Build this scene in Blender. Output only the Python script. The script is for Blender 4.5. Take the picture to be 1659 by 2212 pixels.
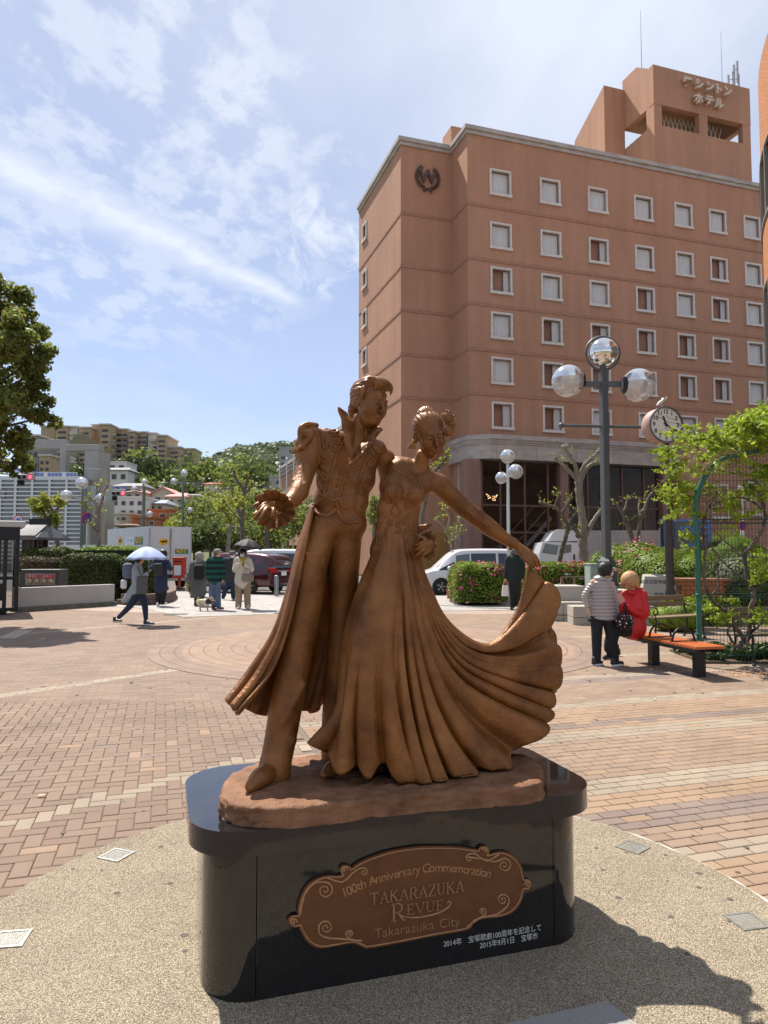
import bpy,bmesh,math,random
import numpy as np
from mathutils import Vector,Matrix
from mathutils.bvhtree import BVHTree
R = math.radians
rnd = random.Random(7)
sc = bpy.context.scene
for o in list(bpy.data.objects): bpy.data.objects.remove(o)
# ---------------------------------------------------------------- camera
FPX,CU,CV,HZ,CAMZ = 1534.0,829.5,1106.0,1195.0,1.68
PT = math.atan((HZ - CV) / FPX); SP,CP = math.sin(PT),math.cos(PT)
cd = bpy.data.cameras.new('camera'); cam = bpy.data.objects.new('camera',cd); sc.collection.objects.link(cam)
cam.location = (0,0,CAMZ); cam.rotation_euler = (math.pi/2 +PT,0,0)
cd.sensor_fit = 'VERTICAL'; cd.sensor_height = 36; cd.lens = FPX / 2212 *36; cd.clip_start = .05; cd.clip_end = 6000
sc.camera = cam
# ---------------------------------------------------------------- light
SUN_EL,SUN_AZ = 58.0,-36.0
sv = Vector((math.sin(R(SUN_AZ))*math.cos(R(SUN_EL)),math.cos(R(SUN_AZ))*math.cos(R(SUN_EL)),math.sin(R(SUN_EL))))
sl = bpy.data.lights.new('sun', 'SUN'); sl.energy = 5.0; sl.angle = R(.53); sl.color = (1,.93,.83)
so = bpy.data.objects.new('sun',sl); sc.collection.objects.link(so); so.rotation_euler = (-sv).to_track_quat('-Z', 'Y').to_euler(); so.location = sv*60
wd = bpy.data.worlds.new('World'); sc.world = wd; wd.use_nodes = True
sc.view_settings.view_transform = 'Standard'; sc.view_settings.look = 'None'; sc.view_settings.exposure = .74; sc.view_settings.gamma = 1
sc.render.film_transparent = False
try:
    sc.cycles.max_bounces = 8; sc.cycles.transparent_max_bounces = 12; sc.cycles.use_denoising = True
except Exception: pass
def Nn(nt,t,**kw):
    n = nt.nodes.new(t)
    for k,v in kw.items():
        if k.startswith('i_'):
            key = k[2:].replace('_', ' ')
            n.inputs[int(key) if key.isdigit() else key].default_value = v
        else: setattr(n,k,v)
    return n
def ray(u,v):
    x = (u - CU)/FPX; y = (CV - v)/FPX
    return Vector((x,CP - y*SP,SP +y*CP))
def W(u,v,Y):
    r = ray(u,v); return Vector((r.x/r.y*Y,Y,CAMZ +r.z/r.y*Y))
def G(u,v,z=0.0):
    r = ray(u,v); t = (z - CAMZ)/r.z; return Vector((r.x*t,r.y*t,z))
def ppm(Y): return FPX / Y
nt = wd.node_tree; nt.nodes.clear(); L = nt.links.new
out = Nn(nt, 'ShaderNodeOutputWorld'); bg = Nn(nt, 'ShaderNodeBackground'); bg.inputs[1].default_value = .076
sky = Nn(nt, 'ShaderNodeTexSky'); sky.sky_type = 'NISHITA'; sky.sun_disc = False
sky.sun_elevation = R(SUN_EL); sky.sun_rotation = R(SUN_AZ); sky.air_density = 1.0; sky.dust_density = .15; sky.ozone_density = 2.5
tc = Nn(nt, 'ShaderNodeTexCoord'); sep = Nn(nt, 'ShaderNodeSeparateXYZ'); L(tc.outputs['Generated'],sep.inputs[0])
def M(op,a,b=None,c=None,clamp=False,nt=nt):
    n = nt.nodes.new('ShaderNodeMath'); n.operation = op; n.use_clamp = clamp
    for i,x in enumerate((a,b,c)):
        if x is None: continue
        if hasattr(x, 'is_output'): nt.links.new(x,n.inputs[i])
        else: n.inputs[i].default_value = x
    return n.outputs[0]
zc = M('ADD',M('MAXIMUM',sep.outputs[2],0.0),.12)
px,py = M('DIVIDE',sep.outputs[0],zc),M('DIVIDE',sep.outputs[1],zc)
comb = Nn(nt, 'ShaderNodeCombineXYZ'); L(px,comb.inputs[0]); L(py,comb.inputs[1])
def noise(scale,detail,rough,dist=0.,sx=1,sy=1,rot=0,off=0):
    mp = Nn(nt, 'ShaderNodeMapping'); mp.inputs['Scale'].default_value = (sx,sy,1); mp.inputs['Rotation'].default_value = (0,0,rot); mp.inputs['Location'].default_value = (off,off*.7,off*.3)
    L(comb.outputs[0],mp.inputs[0])
    n = Nn(nt, 'ShaderNodeTexNoise'); n.inputs['Scale'].default_value = scale; n.inputs['Detail'].default_value = detail; n.inputs['Roughness'].default_value = rough; n.inputs['Distortion'].default_value = dist
    L(mp.outputs[0],n.inputs[0]); return n.outputs[0]
def sstep(x,a,b): 
    n = nt.nodes.new('ShaderNodeMapRange'); n.interpolation_type = 'SMOOTHSTEP'; L(x,n.inputs[0]); n.inputs[1].default_value = a; n.inputs[2].default_value = b; return n.outputs[0]
def dot(v):
    n = nt.nodes.new('ShaderNodeVectorMath'); n.operation = 'DOT_PRODUCT'; L(tc.outputs['Generated'],n.inputs[0]); n.inputs[1].default_value = v; return n.outputs['Value']
low = sstep(sep.outputs[2],.02,.22)
veil = sstep(noise(.8,5,.55,.4,1,1.0,.5,3.1),.36,.70)
wisp = sstep(noise(1.5,8,.62,.7,1,.34,1.05,8.2),.44,.74)
cell = sstep(noise(9.5,7,.62,.15,1,.72,.55,1.7),.43,.60)
d_c = ray(270,330).normalized()
cellm = M('MULTIPLY',sstep(dot(d_c),.955,.99),M('ADD',M('MULTIPLY',cell,.42),.14))
d_c2 = ray(440,430).normalized(); cellm = M('MAXIMUM',cellm,M('MULTIPLY',sstep(dot(d_c2),.97,.995),M('MULTIPLY',cell,.45)))
d_c3 = ray(690,525).normalized(); cellm = M('MAXIMUM',cellm,M('MULTIPLY',sstep(dot(d_c3),.9960,.9992),M('MULTIPLY',sstep(noise(9,7,.65,.5,1,.4,.9,5.2),.40,.66),.85)))
d1,d2 = ray(-60,322).normalized(),ray(615,640).normalized(); nrm = d1.cross(d2).normalized()
wob = M('MULTIPLY',M('SUBTRACT',noise(4,4,.6),.5),.03)
sdist = M('ABSOLUTE',M('ADD',dot(nrm),wob))
wid = M('MULTIPLY',sstep(dot(d1),.90,1.0),.028)
streak = M('SUBTRACT',1.0,M('DIVIDE',sdist,M('ADD',wid,.016)),clamp=True)
streak = M('MULTIPLY',M('MULTIPLY',streak,sstep(dot(ray(200,430).normalized()),.952,.972)),M('ADD',M('MULTIPLY',noise(14,6,.7),1.3),.30))
high = sstep(sep.outputs[2],.30,.66)
rightw = sstep(sep.outputs[0],-.40,.15)
f = M('MULTIPLY',veil,M('ADD',M('MULTIPLY',high,.30),.16))
f = M('ADD',f,M('MULTIPLY',M('MULTIPLY',wisp,low),.15))
f = M('MAXIMUM',f,cellm); f = M('MAXIMUM',f,streak)
f = M('ADD',f,M('MULTIPLY',M('MULTIPLY',high,M('ADD',rightw,.4)),.45))
hz = sstep(sep.outputs[2],.22,0.0)
f = M('ADD',f,M('MULTIPLY',hz,.30)); 
f = M('MINIMUM',M('ADD',M('MULTIPLY',f,.76),.22),.95)
mix = Nn(nt, 'ShaderNodeMix'); mix.data_type = 'RGBA'; L(f,mix.inputs[0])
skc = Nn(nt, 'ShaderNodeMix'); skc.data_type = 'RGBA'; skc.blend_type = 'MULTIPLY'; skc.inputs[0].default_value = 1; L(sky.outputs[0],skc.inputs[6]); skc.inputs[7].default_value = (1.12,1.02,1.06,1)
L(skc.outputs[2],mix.inputs[6]); mix.inputs[7].default_value = (6.8,7.3,8.3,1)
L(mix.outputs[2],bg.inputs[0]); L(bg.outputs[0],out.inputs[0])
# ---------------------------------------------------------------- materials
MATS = {}
def mat(name,col,rough=.6,metal=0.,var=0.,vscale=8.,col2=None,bump=0.,bscale=40.,spec=.5,coat=0.,emit=None,trans=0.,ior=1.45,alpha=1.,detail=4,stretch=None,dirt=0.,sub=0.,rv=0.):
    if name in MATS: return MATS[name]
    m = bpy.data.materials.new(name); m.use_nodes = True; n = m.node_tree; b = n.nodes['Principled BSDF']; l = n.links.new
    c = (*col,1)
    b.inputs['Base Color'].default_value = c; b.inputs['Roughness'].default_value = rough; b.inputs['Metallic'].default_value = metal
    b.inputs['Specular IOR Level'].default_value = spec; b.inputs['Coat Weight'].default_value = coat; b.inputs['Transmission Weight'].default_value = trans
    b.inputs['IOR'].default_value = ior; b.inputs['Alpha'].default_value = alpha
    if emit: b.inputs['Emission Color'].default_value = (*emit[:3],1); b.inputs['Emission Strength'].default_value = emit[3]
    t = n.nodes.new('ShaderNodeTexCoord'); src = t.outputs['Object']
    if stretch:
        mp = n.nodes.new('ShaderNodeMapping'); mp.inputs['Scale'].default_value = stretch; l(src,mp.inputs[0]); src = mp.outputs[0]
    if var or col2:
        ns = n.nodes.new('ShaderNodeTexNoise'); ns.inputs['Scale'].default_value = vscale; ns.inputs['Detail'].default_value = detail; ns.inputs['Roughness'].default_value = .62; l(src,ns.inputs[0])
        cr = n.nodes.new('ShaderNodeValToRGB'); cr.color_ramp.elements[0].position = .3; cr.color_ramp.elements[1].position = .7
        cr.color_ramp.elements[0].color = c if col2 else (*[x*(1-var) for x in col],1)
        cr.color_ramp.elements[1].color = (*col2,1) if col2 else (*[min(1,x*(1+var)) for x in col],1)
        l(ns.outputs[0],cr.inputs[0]); cs = cr.outputs[0]
        if rv:
            oi = n.nodes.new('ShaderNodeObjectInfo'); hs = n.nodes.new('ShaderNodeHueSaturation'); mr = n.nodes.new('ShaderNodeMapRange'); mr.inputs[3].default_value = 1-rv; mr.inputs[4].default_value = 1+rv
            l(oi.outputs['Random'],mr.inputs[0]); l(mr.outputs[0],hs.inputs['Value']); l(cs,hs.inputs['Color']); cs = hs.outputs[0]
        l(cs,b.inputs['Base Color'])
    if bump:
        nb = n.nodes.new('ShaderNodeTexNoise'); nb.inputs['Scale'].default_value = bscale; nb.inputs['Detail'].default_value = 5; nb.inputs['Roughness'].default_value = .65; l(src,nb.inputs[0])
        bp = n.nodes.new('ShaderNodeBump'); bp.inputs['Strength'].default_value = min(1,bump); bp.inputs['Distance'].default_value = .01 if bump <= 1 else .01*bump; l(nb.outputs[0],bp.inputs['Height']); l(bp.outputs[0],b.inputs['Normal'])
    MATS[name] = m; return m
def leafmat(name,c1,c2,sub=.35,vs=1.3):
    if name in MATS: return MATS[name]
    m = bpy.data.materials.new(name); m.use_nodes = True; n = m.node_tree; b = n.nodes['Principled BSDF']; l = n.links.new
    g = n.nodes.new('ShaderNodeNewGeometry'); cr = n.nodes.new('ShaderNodeValToRGB'); cr.color_ramp.elements[0].color = (*c1,1); cr.color_ramp.elements[1].color = (*c2,1)
    t = n.nodes.new('ShaderNodeTexCoord'); ns = n.nodes.new('ShaderNodeTexNoise'); ns.inputs['Scale'].default_value = vs; l(t.outputs['Object'],ns.inputs[0])
    ma = n.nodes.new('ShaderNodeMath'); ma.operation = 'MULTIPLY_ADD'; l(g.outputs['Random Per Island'],ma.inputs[0]); ma.inputs[1].default_value = .6; 
    mb = n.nodes.new('ShaderNodeMath'); mb.operation = 'MULTIPLY_ADD'; l(ns.outputs[0],mb.inputs[0]); mb.inputs[1].default_value = 1.6; mb.inputs[2].default_value = -.6
    l(mb.outputs[0],ma.inputs[2]); l(ma.outputs[0],cr.inputs[0]); l(cr.outputs[0],b.inputs['Base Color'])
    b.inputs['Roughness'].default_value = .55; b.inputs['Specular IOR Level'].default_value = .3
    tr = n.nodes.new('ShaderNodeBsdfTranslucent'); l(cr.outputs[0],tr.inputs[0]); mx = n.nodes.new('ShaderNodeMixShader'); mx.inputs[0].default_value = sub
    o = n.nodes['Material Output']; l(b.outputs[0],mx.inputs[1]); l(tr.outputs[0],mx.inputs[2]); l(mx.outputs[0],o.inputs[0])
    MATS[name] = m; return m
# ---------------------------------------------------------------- mesh helpers
class MB:
    def __init__(s): s.v = []; s.f = []; s.s = []
    def add(s,vs,fs,smooth=False,mx=None):
        o = len(s.v)
        if mx is not None: vs = [mx @ Vector(v) for v in vs]
        s.v += [tuple(v) for v in vs]; s.f += [tuple(i+o for i in f) for f in fs]; s.s += [smooth]*len(fs); return s
    def box(s,c,d,rz=0,mx=None,bev=0):
        x,y,z = d[0]/2,d[1]/2,d[2]/2
        m = Matrix.Translation(c) @ Matrix.Rotation(rz,4, 'Z')
        if mx is not None: m = mx @ m
        return s.add([(-x,-y,-z),(x,-y,-z),(x,y,-z),(-x,y,-z),(-x,-y,z),(x,-y,z),(x,y,z),(-x,y,z)],[(0,3,2,1),(4,5,6,7),(0,1,5,4),(1,2,6,5),(2,3,7,6),(3,0,4,7)],False,m)
    def prism(s,poly,z0,z1,mx=None,smooth=False,bev=0):
        n = len(poly); vs = [(x,y,z0) for x,y in poly] +[(x,y,z1) for x,y in poly]
        s.add(vs,[tuple(range(n-1,-1,-1)),tuple(range(n,2*n))],False,mx)
        return s.add(vs,[(i,(i+1)%n,n+(i+1)%n,n+i) for i in range(n)],smooth,mx)
    def tube(s,pts,rad,n=8,cap=True,smooth=True,mx=None,closed=False):
        pts = [Vector(p) for p in pts]; k = len(pts)
        if not hasattr(rad, '__len__'): rad = [rad]*k
        vs = []; up = None
        for i,p in enumerate(pts):
            a = pts[(i-1) % k] if (i > 0 or closed) else pts[i]; b = pts[(i+1) % k] if (i < k-1 or closed) else pts[i]
            t = (b-a); t = t.normalized() if t.length > 1e-9 else Vector((0,0,1))
            if up is None: up = t.orthogonal().normalized()
            up = (up - t*up.dot(t)); up = up.normalized() if up.length > 1e-6 else t.orthogonal().normalized()
            w = t.cross(up)
            vs += [p +(up*math.cos(2*math.pi*j/n) +w*math.sin(2*math.pi*j/n))*rad[i] for j in range(n)]
        fs = []
        for i in range(k if closed else k-1):
            i2 = (i+1) % k
            fs += [(i*n+j,i*n+(j+1)%n,i2*n+(j+1)%n,i2*n+j) for j in range(n)]
        s.add(vs,fs,smooth,mx)
        if cap and not closed: s.add(vs[:n],[tuple(range(n-1,-1,-1))],False,mx); s.add(vs[-n:],[tuple(range(n))],False,mx)
        return s
    def cyl(s,a,b,r,n=12,r2=None,smooth=True,mx=None): return s.tube([a,b],[r,r if r2 is None else r2],n,True,smooth,mx)
    def sphere(s,c,r,nu=16,nv=10,mx=None,zmin=-1,zmax=1):
        if not hasattr(r, '__len__'): r = (r,r,r)
        vs = []; c = Vector(c)
        a0,a1 = math.asin(zmin),math.asin(zmax)
        for j in range(nv+1):
            a = a0+(a1-a0)*j/nv
            vs += [c +Vector((r[0]*math.cos(a)*math.cos(2*math.pi*i/nu),r[1]*math.cos(a)*math.sin(2*math.pi*i/nu),r[2]*math.sin(a))) for i in range(nu)]
        return s.add(vs,[(j*nu+i,j*nu+(i+1)%nu,(j+1)*nu+(i+1)%nu,(j+1)*nu+i) for j in range(nv) for i in range(nu)],True,mx)
    def lathe(s,prof,c=(0,0,0),n=24,mx=None,smooth=True):
        c = Vector(c); vs = [c +Vector((r*math.cos(2*math.pi*i/n),r*math.sin(2*math.pi*i/n),z)) for r,z in prof for i in range(n)]
        return s.add(vs,[(j*n+i,j*n+(i+1)%n,(j+1)*n+(i+1)%n,(j+1)*n+i) for j in range(len(prof)-1) for i in range(n)],smooth,mx)
    def grid(s,P,smooth=True,wrap=False,mx=None):
        r,c = len(P),len(P[0]); vs = [p for row in P for p in row]
        cc = c if wrap else c-1
        return s.add(vs,[(i*c+j,i*c+(j+1)%c,(i+1)*c+(j+1)%c,(i+1)*c+j) for i in range(r-1) for j in range(cc)],smooth,mx)
    def quad(s,a,b,c,d): return s.add([a,b,c,d],[(0,1,2,3)])
    def poly3(s,pts): return s.add(pts,[tuple(range(len(pts)))])
    def mesh(s,name,m):
        me = bpy.data.meshes.new(name); me.from_pydata(s.v,[],s.f); 
        me.polygons.foreach_set('use_smooth',s.s); 
        if m: me.materials.append(m)
        me.update(); return me
    def build(s,name,m,parent=None,**kw): return link(name,s.mesh(name,m),parent,**kw)
COL = sc.collection
def link(name,data,parent=None,label=None,cat=None,group=None,kind=None,loc=None,rz=0):
    o = bpy.data.objects.new(name,data); COL.objects.link(o)
    if loc is not None: o.location = loc
    if rz: o.rotation_euler = (0,0,rz)
    if parent:
        o.parent = parent
        if loc is None and not inlocal(parent): o.matrix_parent_inverse = parent_mw(parent).inverted()
    return tag(o,label,cat,group,kind)
def inlocal(p):
    while p:
        if p.get('_local'): return True
        p = p.parent
    return False
def parent_mw(p):
    m = Matrix.Translation(p.location) @ p.rotation_euler.to_matrix().to_4x4()
    return (parent_mw(p.parent) @ p.matrix_parent_inverse @ m) if p.parent else m
def tag(o,label=None,cat=None,group=None,kind=None):
    if label: o['label'] = label
    if cat: o['category'] = cat
    if group: o['group'] = group
    if kind: o['kind'] = kind
    return o
LOCALS = []
def thing(name,label,cat,loc=(0,0,0),rz=0,group=None,local=False):
    """Empty at the base; local=True: children are modelled in its own frame."""
    o = bpy.data.objects.new(name,None); COL.objects.link(o); o.location = loc; o.rotation_euler = (0,0,rz); o.empty_display_size = .2
    if local: o['_local'] = 1; LOCALS.append(o)
    return tag(o,label,cat,group)
def copytree(src,loc,rz=0,label=None,group=None,parent=None,scale=None):
    c = src.copy(); COL.objects.link(c)
    if parent is not None: c.parent = parent
    else:
        c.location = loc; c.rotation_euler = (0,0,rz)
        if scale: c.scale = (scale,)*3
        if label: c['label'] = label
        if group: c['group'] = group
    for ch in src.children: copytree(ch,None,parent=c)
    return c
def crom(P,n):
    P = np.asarray(P,float); k = len(P); o = []
    for t in np.linspace(0,k-1,n):
        i = min(int(t),k-2); f = t-i
        p0 = P[i-1] if i > 0 else 2*P[0]-P[1]; p3 = P[i+2] if i+2 < k else 2*P[-1]-P[-2]; p1,p2 = P[i],P[i+1]
        o.append(.5*((2*p1)+(-p0+p2)*f+(2*p0-5*p1+4*p2-p3)*f*f+(-p0+3*p1-3*p2+p3)*f**3))
    return np.array(o)
def textmesh(txt,size,depth=.0,align='CENTER',spacing=1.,offset=0.,shear=0.,bevel=0.):
    cu = bpy.data.curves.new('t', 'FONT'); cu.body = txt; cu.size = size; cu.align_x = align; cu.align_y = 'CENTER'; cu.extrude = depth; cu.space_character = spacing; cu.offset = offset; cu.shear = shear; cu.bevel_depth = bevel; cu.resolution_u = 4
    o = bpy.data.objects.new('t',cu); COL.objects.link(o); bpy.context.view_layer.update()
    me = bpy.data.meshes.new_from_object(o.evaluated_get(bpy.context.evaluated_depsgraph_get())); bpy.data.objects.remove(o); bpy.data.curves.remove(cu); return me
def text(name,txt,size,m,mx,parent,depth=.002,**kw):
    me = textmesh(txt,size,depth,**kw); me.transform(mx); me.materials.clear(); me.materials.append(m); me.name = name
    return link(name,me,parent)
def frame(o,x,z):
    x = Vector(x).normalized(); z = Vector(z).normalized(); n = x.cross(z)
    return Matrix(((x[0],z[0],n[0],o[0]),(x[1],z[1],n[1],o[1]),(x[2],z[2],n[2],o[2]),(0,0,0,1)))
def bevel(o,w=.01,seg=2,ang=40):
    b = o.modifiers.new('bevel', 'BEVEL'); b.width = w; b.segments = seg; b.limit_method = 'ANGLE'; b.angle_limit = R(ang); return o
def solid(o,t,off=-1):
    b = o.modifiers.new('solid', 'SOLIDIFY'); b.thickness = t; b.offset = off; return o
# ---------------------------------------------------------------- implicit surfaces
class SDF:
    def __init__(s,lo,hi,h):
        s.lo = np.array(lo,float); s.h = h; n = np.ceil((np.array(hi)-s.lo)/h).astype(int)+1; s.n = n; s.d = np.full(n,.08,np.float32)
    def sub(s,lo,hi):
        a = np.clip(np.floor((np.array(lo)-s.lo)/s.h).astype(int),0,s.n-1); b = np.clip(np.ceil((np.array(hi)-s.lo)/s.h).astype(int)+1,1,s.n)
        if (b <= a).any(): return None
        g = [(s.lo[i]+np.arange(a[i],b[i])*s.h).astype(np.float32) for i in range(3)]
        return tuple(slice(a[i],b[i]) for i in range(3)),np.meshgrid(*g,indexing='ij',sparse=True)
    def op(s,fn,lo,hi,k,kind='u'):
        q = s.sub(lo,hi)
        if q is None: return s
        sl,(X,Y,Z) = q; d = fn(X,Y,Z); e = s.d[sl]
        if kind == 'u':
            hh = np.clip(.5+.5*(e-d)/max(k,1e-6),0,1); s.d[sl] = e*(1-hh)+d*hh-k*hh*(1-hh)
        else:
            d = -d; hh = np.clip(.5-.5*(e-d)/max(k,1e-6),0,1); s.d[sl] = e*(1-hh)+d*hh+k*hh*(1-hh)
        return s
    def cap(s,a,b,ra,rb=None,k=.01,sy=1.,kind='u'):
        rb = ra if rb is None else rb; a = np.array(a,float); b = np.array(b,float); pad = max(ra,rb)*max(1,sy)+k+.03
        A = a/(1,sy,1); B = b/(1,sy,1); D = B-A; dd = max((D*D).sum(),1e-9)
        def fn(X,Y,Z):
            x,y,z = X-A[0],Y/sy-A[1],Z-A[2]; t = np.clip((x*D[0]+y*D[1]+z*D[2])/dd,0,1)
            return (np.sqrt((x-t*D[0])**2+(y-t*D[1])**2+(z-t*D[2])**2)-(ra+(rb-ra)*t))*min(1,sy)
        return s.op(fn,np.minimum(a,b)-pad,np.maximum(a,b)+pad,k,kind)
    def chain(s,pts,k=.01,sy=1.,dense=True):
        P = crom(pts,(len(pts)-1)*5+1) if dense and len(pts) > 2 else np.array(pts,float); pad = P[:,3].max()*max(1,sy)+k+.03
        def fn(X,Y,Z):
            best = None
            for a,b in zip(P,P[1:]):
                A = a[:3]/(1,sy,1); D = b[:3]/(1,sy,1)-A; dd = max((D*D).sum(),1e-9)
                x,y,z = X-A[0],Y/sy-A[1],Z-A[2]; t = np.clip((x*D[0]+y*D[1]+z*D[2])/dd,0,1)
                d = np.sqrt((x-t*D[0])**2+(y-t*D[1])**2+(z-t*D[2])**2)-(a[3]+(b[3]-a[3])*t)
                best = d if best is None else np.minimum(best,d)
            return best*min(1,sy)
        return s.op(fn,P[:,:3].min(0)-pad,P[:,:3].max(0)+pad,k)
    def ell(s,c,r,k=.01,rot=None,kind='u',fn2=None):
        c = np.array(c,float); r = np.array(r,float); pad = r.max()+k+.03; Rm = np.eye(3) if rot is None else np.array(rot.transposed() if hasattr(rot, 'transposed') else rot)
        def fn(X,Y,Z):
            x,y,z = X-c[0],Y-c[1],Z-c[2]
            p = [(Rm[i][0]*x+Rm[i][1]*y+Rm[i][2]*z) for i in range(3)]
            k0 = np.sqrt(sum((p[i]/r[i])**2 for i in range(3))); k1 = np.sqrt(sum((p[i]/r[i]**2)**2 for i in range(3)))
            d = k0*(k0-1)/np.maximum(k1,1e-6)
            return d+fn2(p) if fn2 else d
        return s.op(fn,c-pad,c+pad,k,kind)
    def mesh(s,name,m,xf=None):
        d = s.d; nx,ny,nz = d.shape; ins = d < 0
        cs = [(i,j,k) for i in (0,1) for j in (0,1) for k in (0,1)]
        cnt = np.zeros((nx-1,ny-1,nz-1),np.int8)
        for i,j,k in cs: cnt += ins[i:nx-1+i,j:ny-1+j,k:nz-1+k]
        act = (cnt > 0) & (cnt < 8); ai = np.argwhere(act); idx = np.full(act.shape,-1,np.int32); idx[act] = np.arange(len(ai))
        V = np.stack([d[ai[:,0]+i,ai[:,1]+j,ai[:,2]+k] for i,j,k in cs],1); acc = np.zeros((len(ai),3)); w = np.zeros(len(ai))
        for a in range(8):
            for b in range(a+1,8):
                ca,cb = np.array(cs[a]),np.array(cs[b])
                if abs(ca-cb).sum() != 1: continue
                m_ = (V[:,a] < 0) != (V[:,b] < 0); t = np.where(m_,V[:,a]/np.where(m_,V[:,a]-V[:,b],1),0)
                acc += m_[:,None]*(ca+t[:,None]*(cb-ca)); w += m_
        P = s.lo+(ai+acc/w[:,None])*s.h
        F = []
        for ax in range(3):
            o1,o2 = [(1,2),(2,0),(0,1)][ax]
            sl0 = [slice(1,-1)]*3; sl1 = [slice(1,-1)]*3; sl0[ax] = slice(0,-1); sl1[ax] = slice(1,None)
            A,B = ins[tuple(sl0)],ins[tuple(sl1)]
            for flip,mm in ((False,A & ~B),(True,~A & B)):
                e = np.argwhere(mm); 
                if not len(e): continue
                e = e+1; e[:,ax] -= 1
                def c(d1,d2):
                    q = e.copy(); q[:,o1] += d1; q[:,o2] += d2; return idx[q[:,0],q[:,1],q[:,2]]
                f = np.stack([c(-1,-1),c(0,-1),c(0,0),c(-1,0)],1)
                F.append(f[:,::-1] if flip else f)
        F = np.concatenate(F); F = F[(F >= 0).all(1)]
        if xf is not None:
            Mx = np.array(xf); P = P @ Mx[:3,:3].T +Mx[:3,3]
        me = bpy.data.meshes.new(name); me.vertices.add(len(P)); me.vertices.foreach_set('co',P.astype(np.float32).ravel())
        me.loops.add(F.size); me.loops.foreach_set('vertex_index',F.astype(np.int32).ravel())
        me.polygons.add(len(F)); me.polygons.foreach_set('loop_start',np.arange(0,F.size,4,dtype=np.int32)); me.polygons.foreach_set('use_smooth',np.ones(len(F),bool))
        if m: me.materials.append(m)
        me.update(calc_edges=True); return me
# ================================================================ PLINTH + STATUE
LX,LY,LA = -.483,2.764,R(17.3)
LF = Matrix.Translation((LX,LY,0)) @ Matrix.Rotation(LA,4, 'Z'); LFi = LF.inverted()
def S3(u,v,back=.38):
    o = LFi @ Vector((0,0,CAMZ)); d = (LFi.to_3x3() @ ray(u,v)); t = (back-o.y)/d.y
    return (o.x+d.x*t,back,o.z+d.z*t)
def pxm(u,back=.38): 
    p = LF @ Vector(S3(u,1200,back)); return p.y/FPX
def q4(u,v,r,back): return (*S3(u,v,back),r*pxm(u,back))
def proj(p):
    x,y,z = p[0],p[1],p[2]-CAMZ; cz = y*CP+z*SP; cy = -y*SP+z*CP
    return CU+FPX*x/cz,CV-FPX*cy/cz
m_gran = mat('black_granite',(.012,.012,.013),rough=.05,spec=.6,var=.5,vscale=260,coat=.3,bump=.02,bscale=3)
m_gran_g = mat('granite_joint',(.004,.004,.004),rough=.5)
m_bronze = mat('terracotta_bronze',(.105,.036,.008),rough=.40,metal=.22,col2=(.29,.120,.033),vscale=6,bump=.5,bscale=55,spec=.4,detail=7)
m_bronze_s = mat('terracotta_bronze_smooth',(.120,.042,.009),rough=.36,metal=.22,col2=(.28,.118,.033),vscale=9,bump=.12,bscale=40,spec=.45,detail=6)
m_rock = mat('terracotta_rock',(.12,.055,.026),rough=.7,col2=(.27,.135,.072),vscale=9,bump=1,bscale=26,spec=.3,detail=9)
m_plq = mat('plaque_bronze',(.12,.045,.015),rough=.55,metal=.2,col2=(.165,.064,.022),vscale=14,bump=.15,bscale=90,detail=6)
m_plq2 = mat('plaque_relief',(.38,.20,.09),rough=.42,metal=.25,var=.15,vscale=30)
plinth = thing('plinth', 'polished black granite plinth with rounded ends and a bronze plaque, carrying the dancing couple', 'plinth',(LX,LY,0),LA,local=True)
def rrect(x0,y0,x1,y1,r,n=12):
    o = []
    for cx,cy,a in ((x1-r,y0+r,-90),(x1-r,y1-r,0),(x0+r,y1-r,90),(x0+r,y0+r,180)):
        o += [(cx+r*math.cos(R(a+90*i/n)),cy+r*math.sin(R(a+90*i/n))) for i in range(n+1)]
    return o
x0b,x1b = -.19,1.455
b = MB().prism([(0.004,0.02),(1.275,0.02),(1.275,.74),(0.004,.74)],-.03,.555).build('core',m_gran,plinth)
bevel(MB().box((.6395,.010,.2625),(1.273,.02,.585)).build('front_panel',m_gran,plinth),.002)
bevel(MB().box((.6395,.75,.2625),(1.273,.02,.585)).build('rear_panel',m_gran,plinth),.002)
for sx,xe in ((-1,x0b),(1,x1b)):
    r = .19; xi = 0.0 if sx < 0 else 1.279; pts = []
    if sx < 0: pts = [(xi,0.0)] +[(xe+r-r*math.sin(R(a)),r-r*math.cos(R(a))) for a in range(0,91,8)] +[(xe,.76-r)] +[(xe+r-r*math.cos(R(a)),.76-r+r*math.sin(R(a))) for a in range(8,91,8)] +[(xi,.76)]
    else: pts = [(xi,0.0)] +[(xe-r+r*math.sin(R(a)),r-r*math.cos(R(a))) for a in range(0,91,8)] +[(xe,.76-r)] +[(xe-r+r*math.cos(R(a)),.76-r+r*math.sin(R(a))) for a in range(8,91,8)] +[(xi,.76)]
    if sx < 0: pts = pts[::-1]
    o = MB().prism(pts,-.03,.555,smooth=True).build('rounded_end',m_gran,plinth)
    o.data.set_sharp_from_angle(angle=R(35))
o = MB().prism(rrect(-.245,-.055,1.51,.815,.225,16),.555,.647,smooth=True).build('cap_slab',m_gran,plinth); bevel(o,.005,3,50); o.data.set_sharp_from_angle(angle=R(35))
def PQ(cx,cy,back=-.012):
    x,y,z = S3((750+.99457*cx)/1.8517,(3100+.99457*cy)/1.8517,back); return (x,z)
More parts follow.
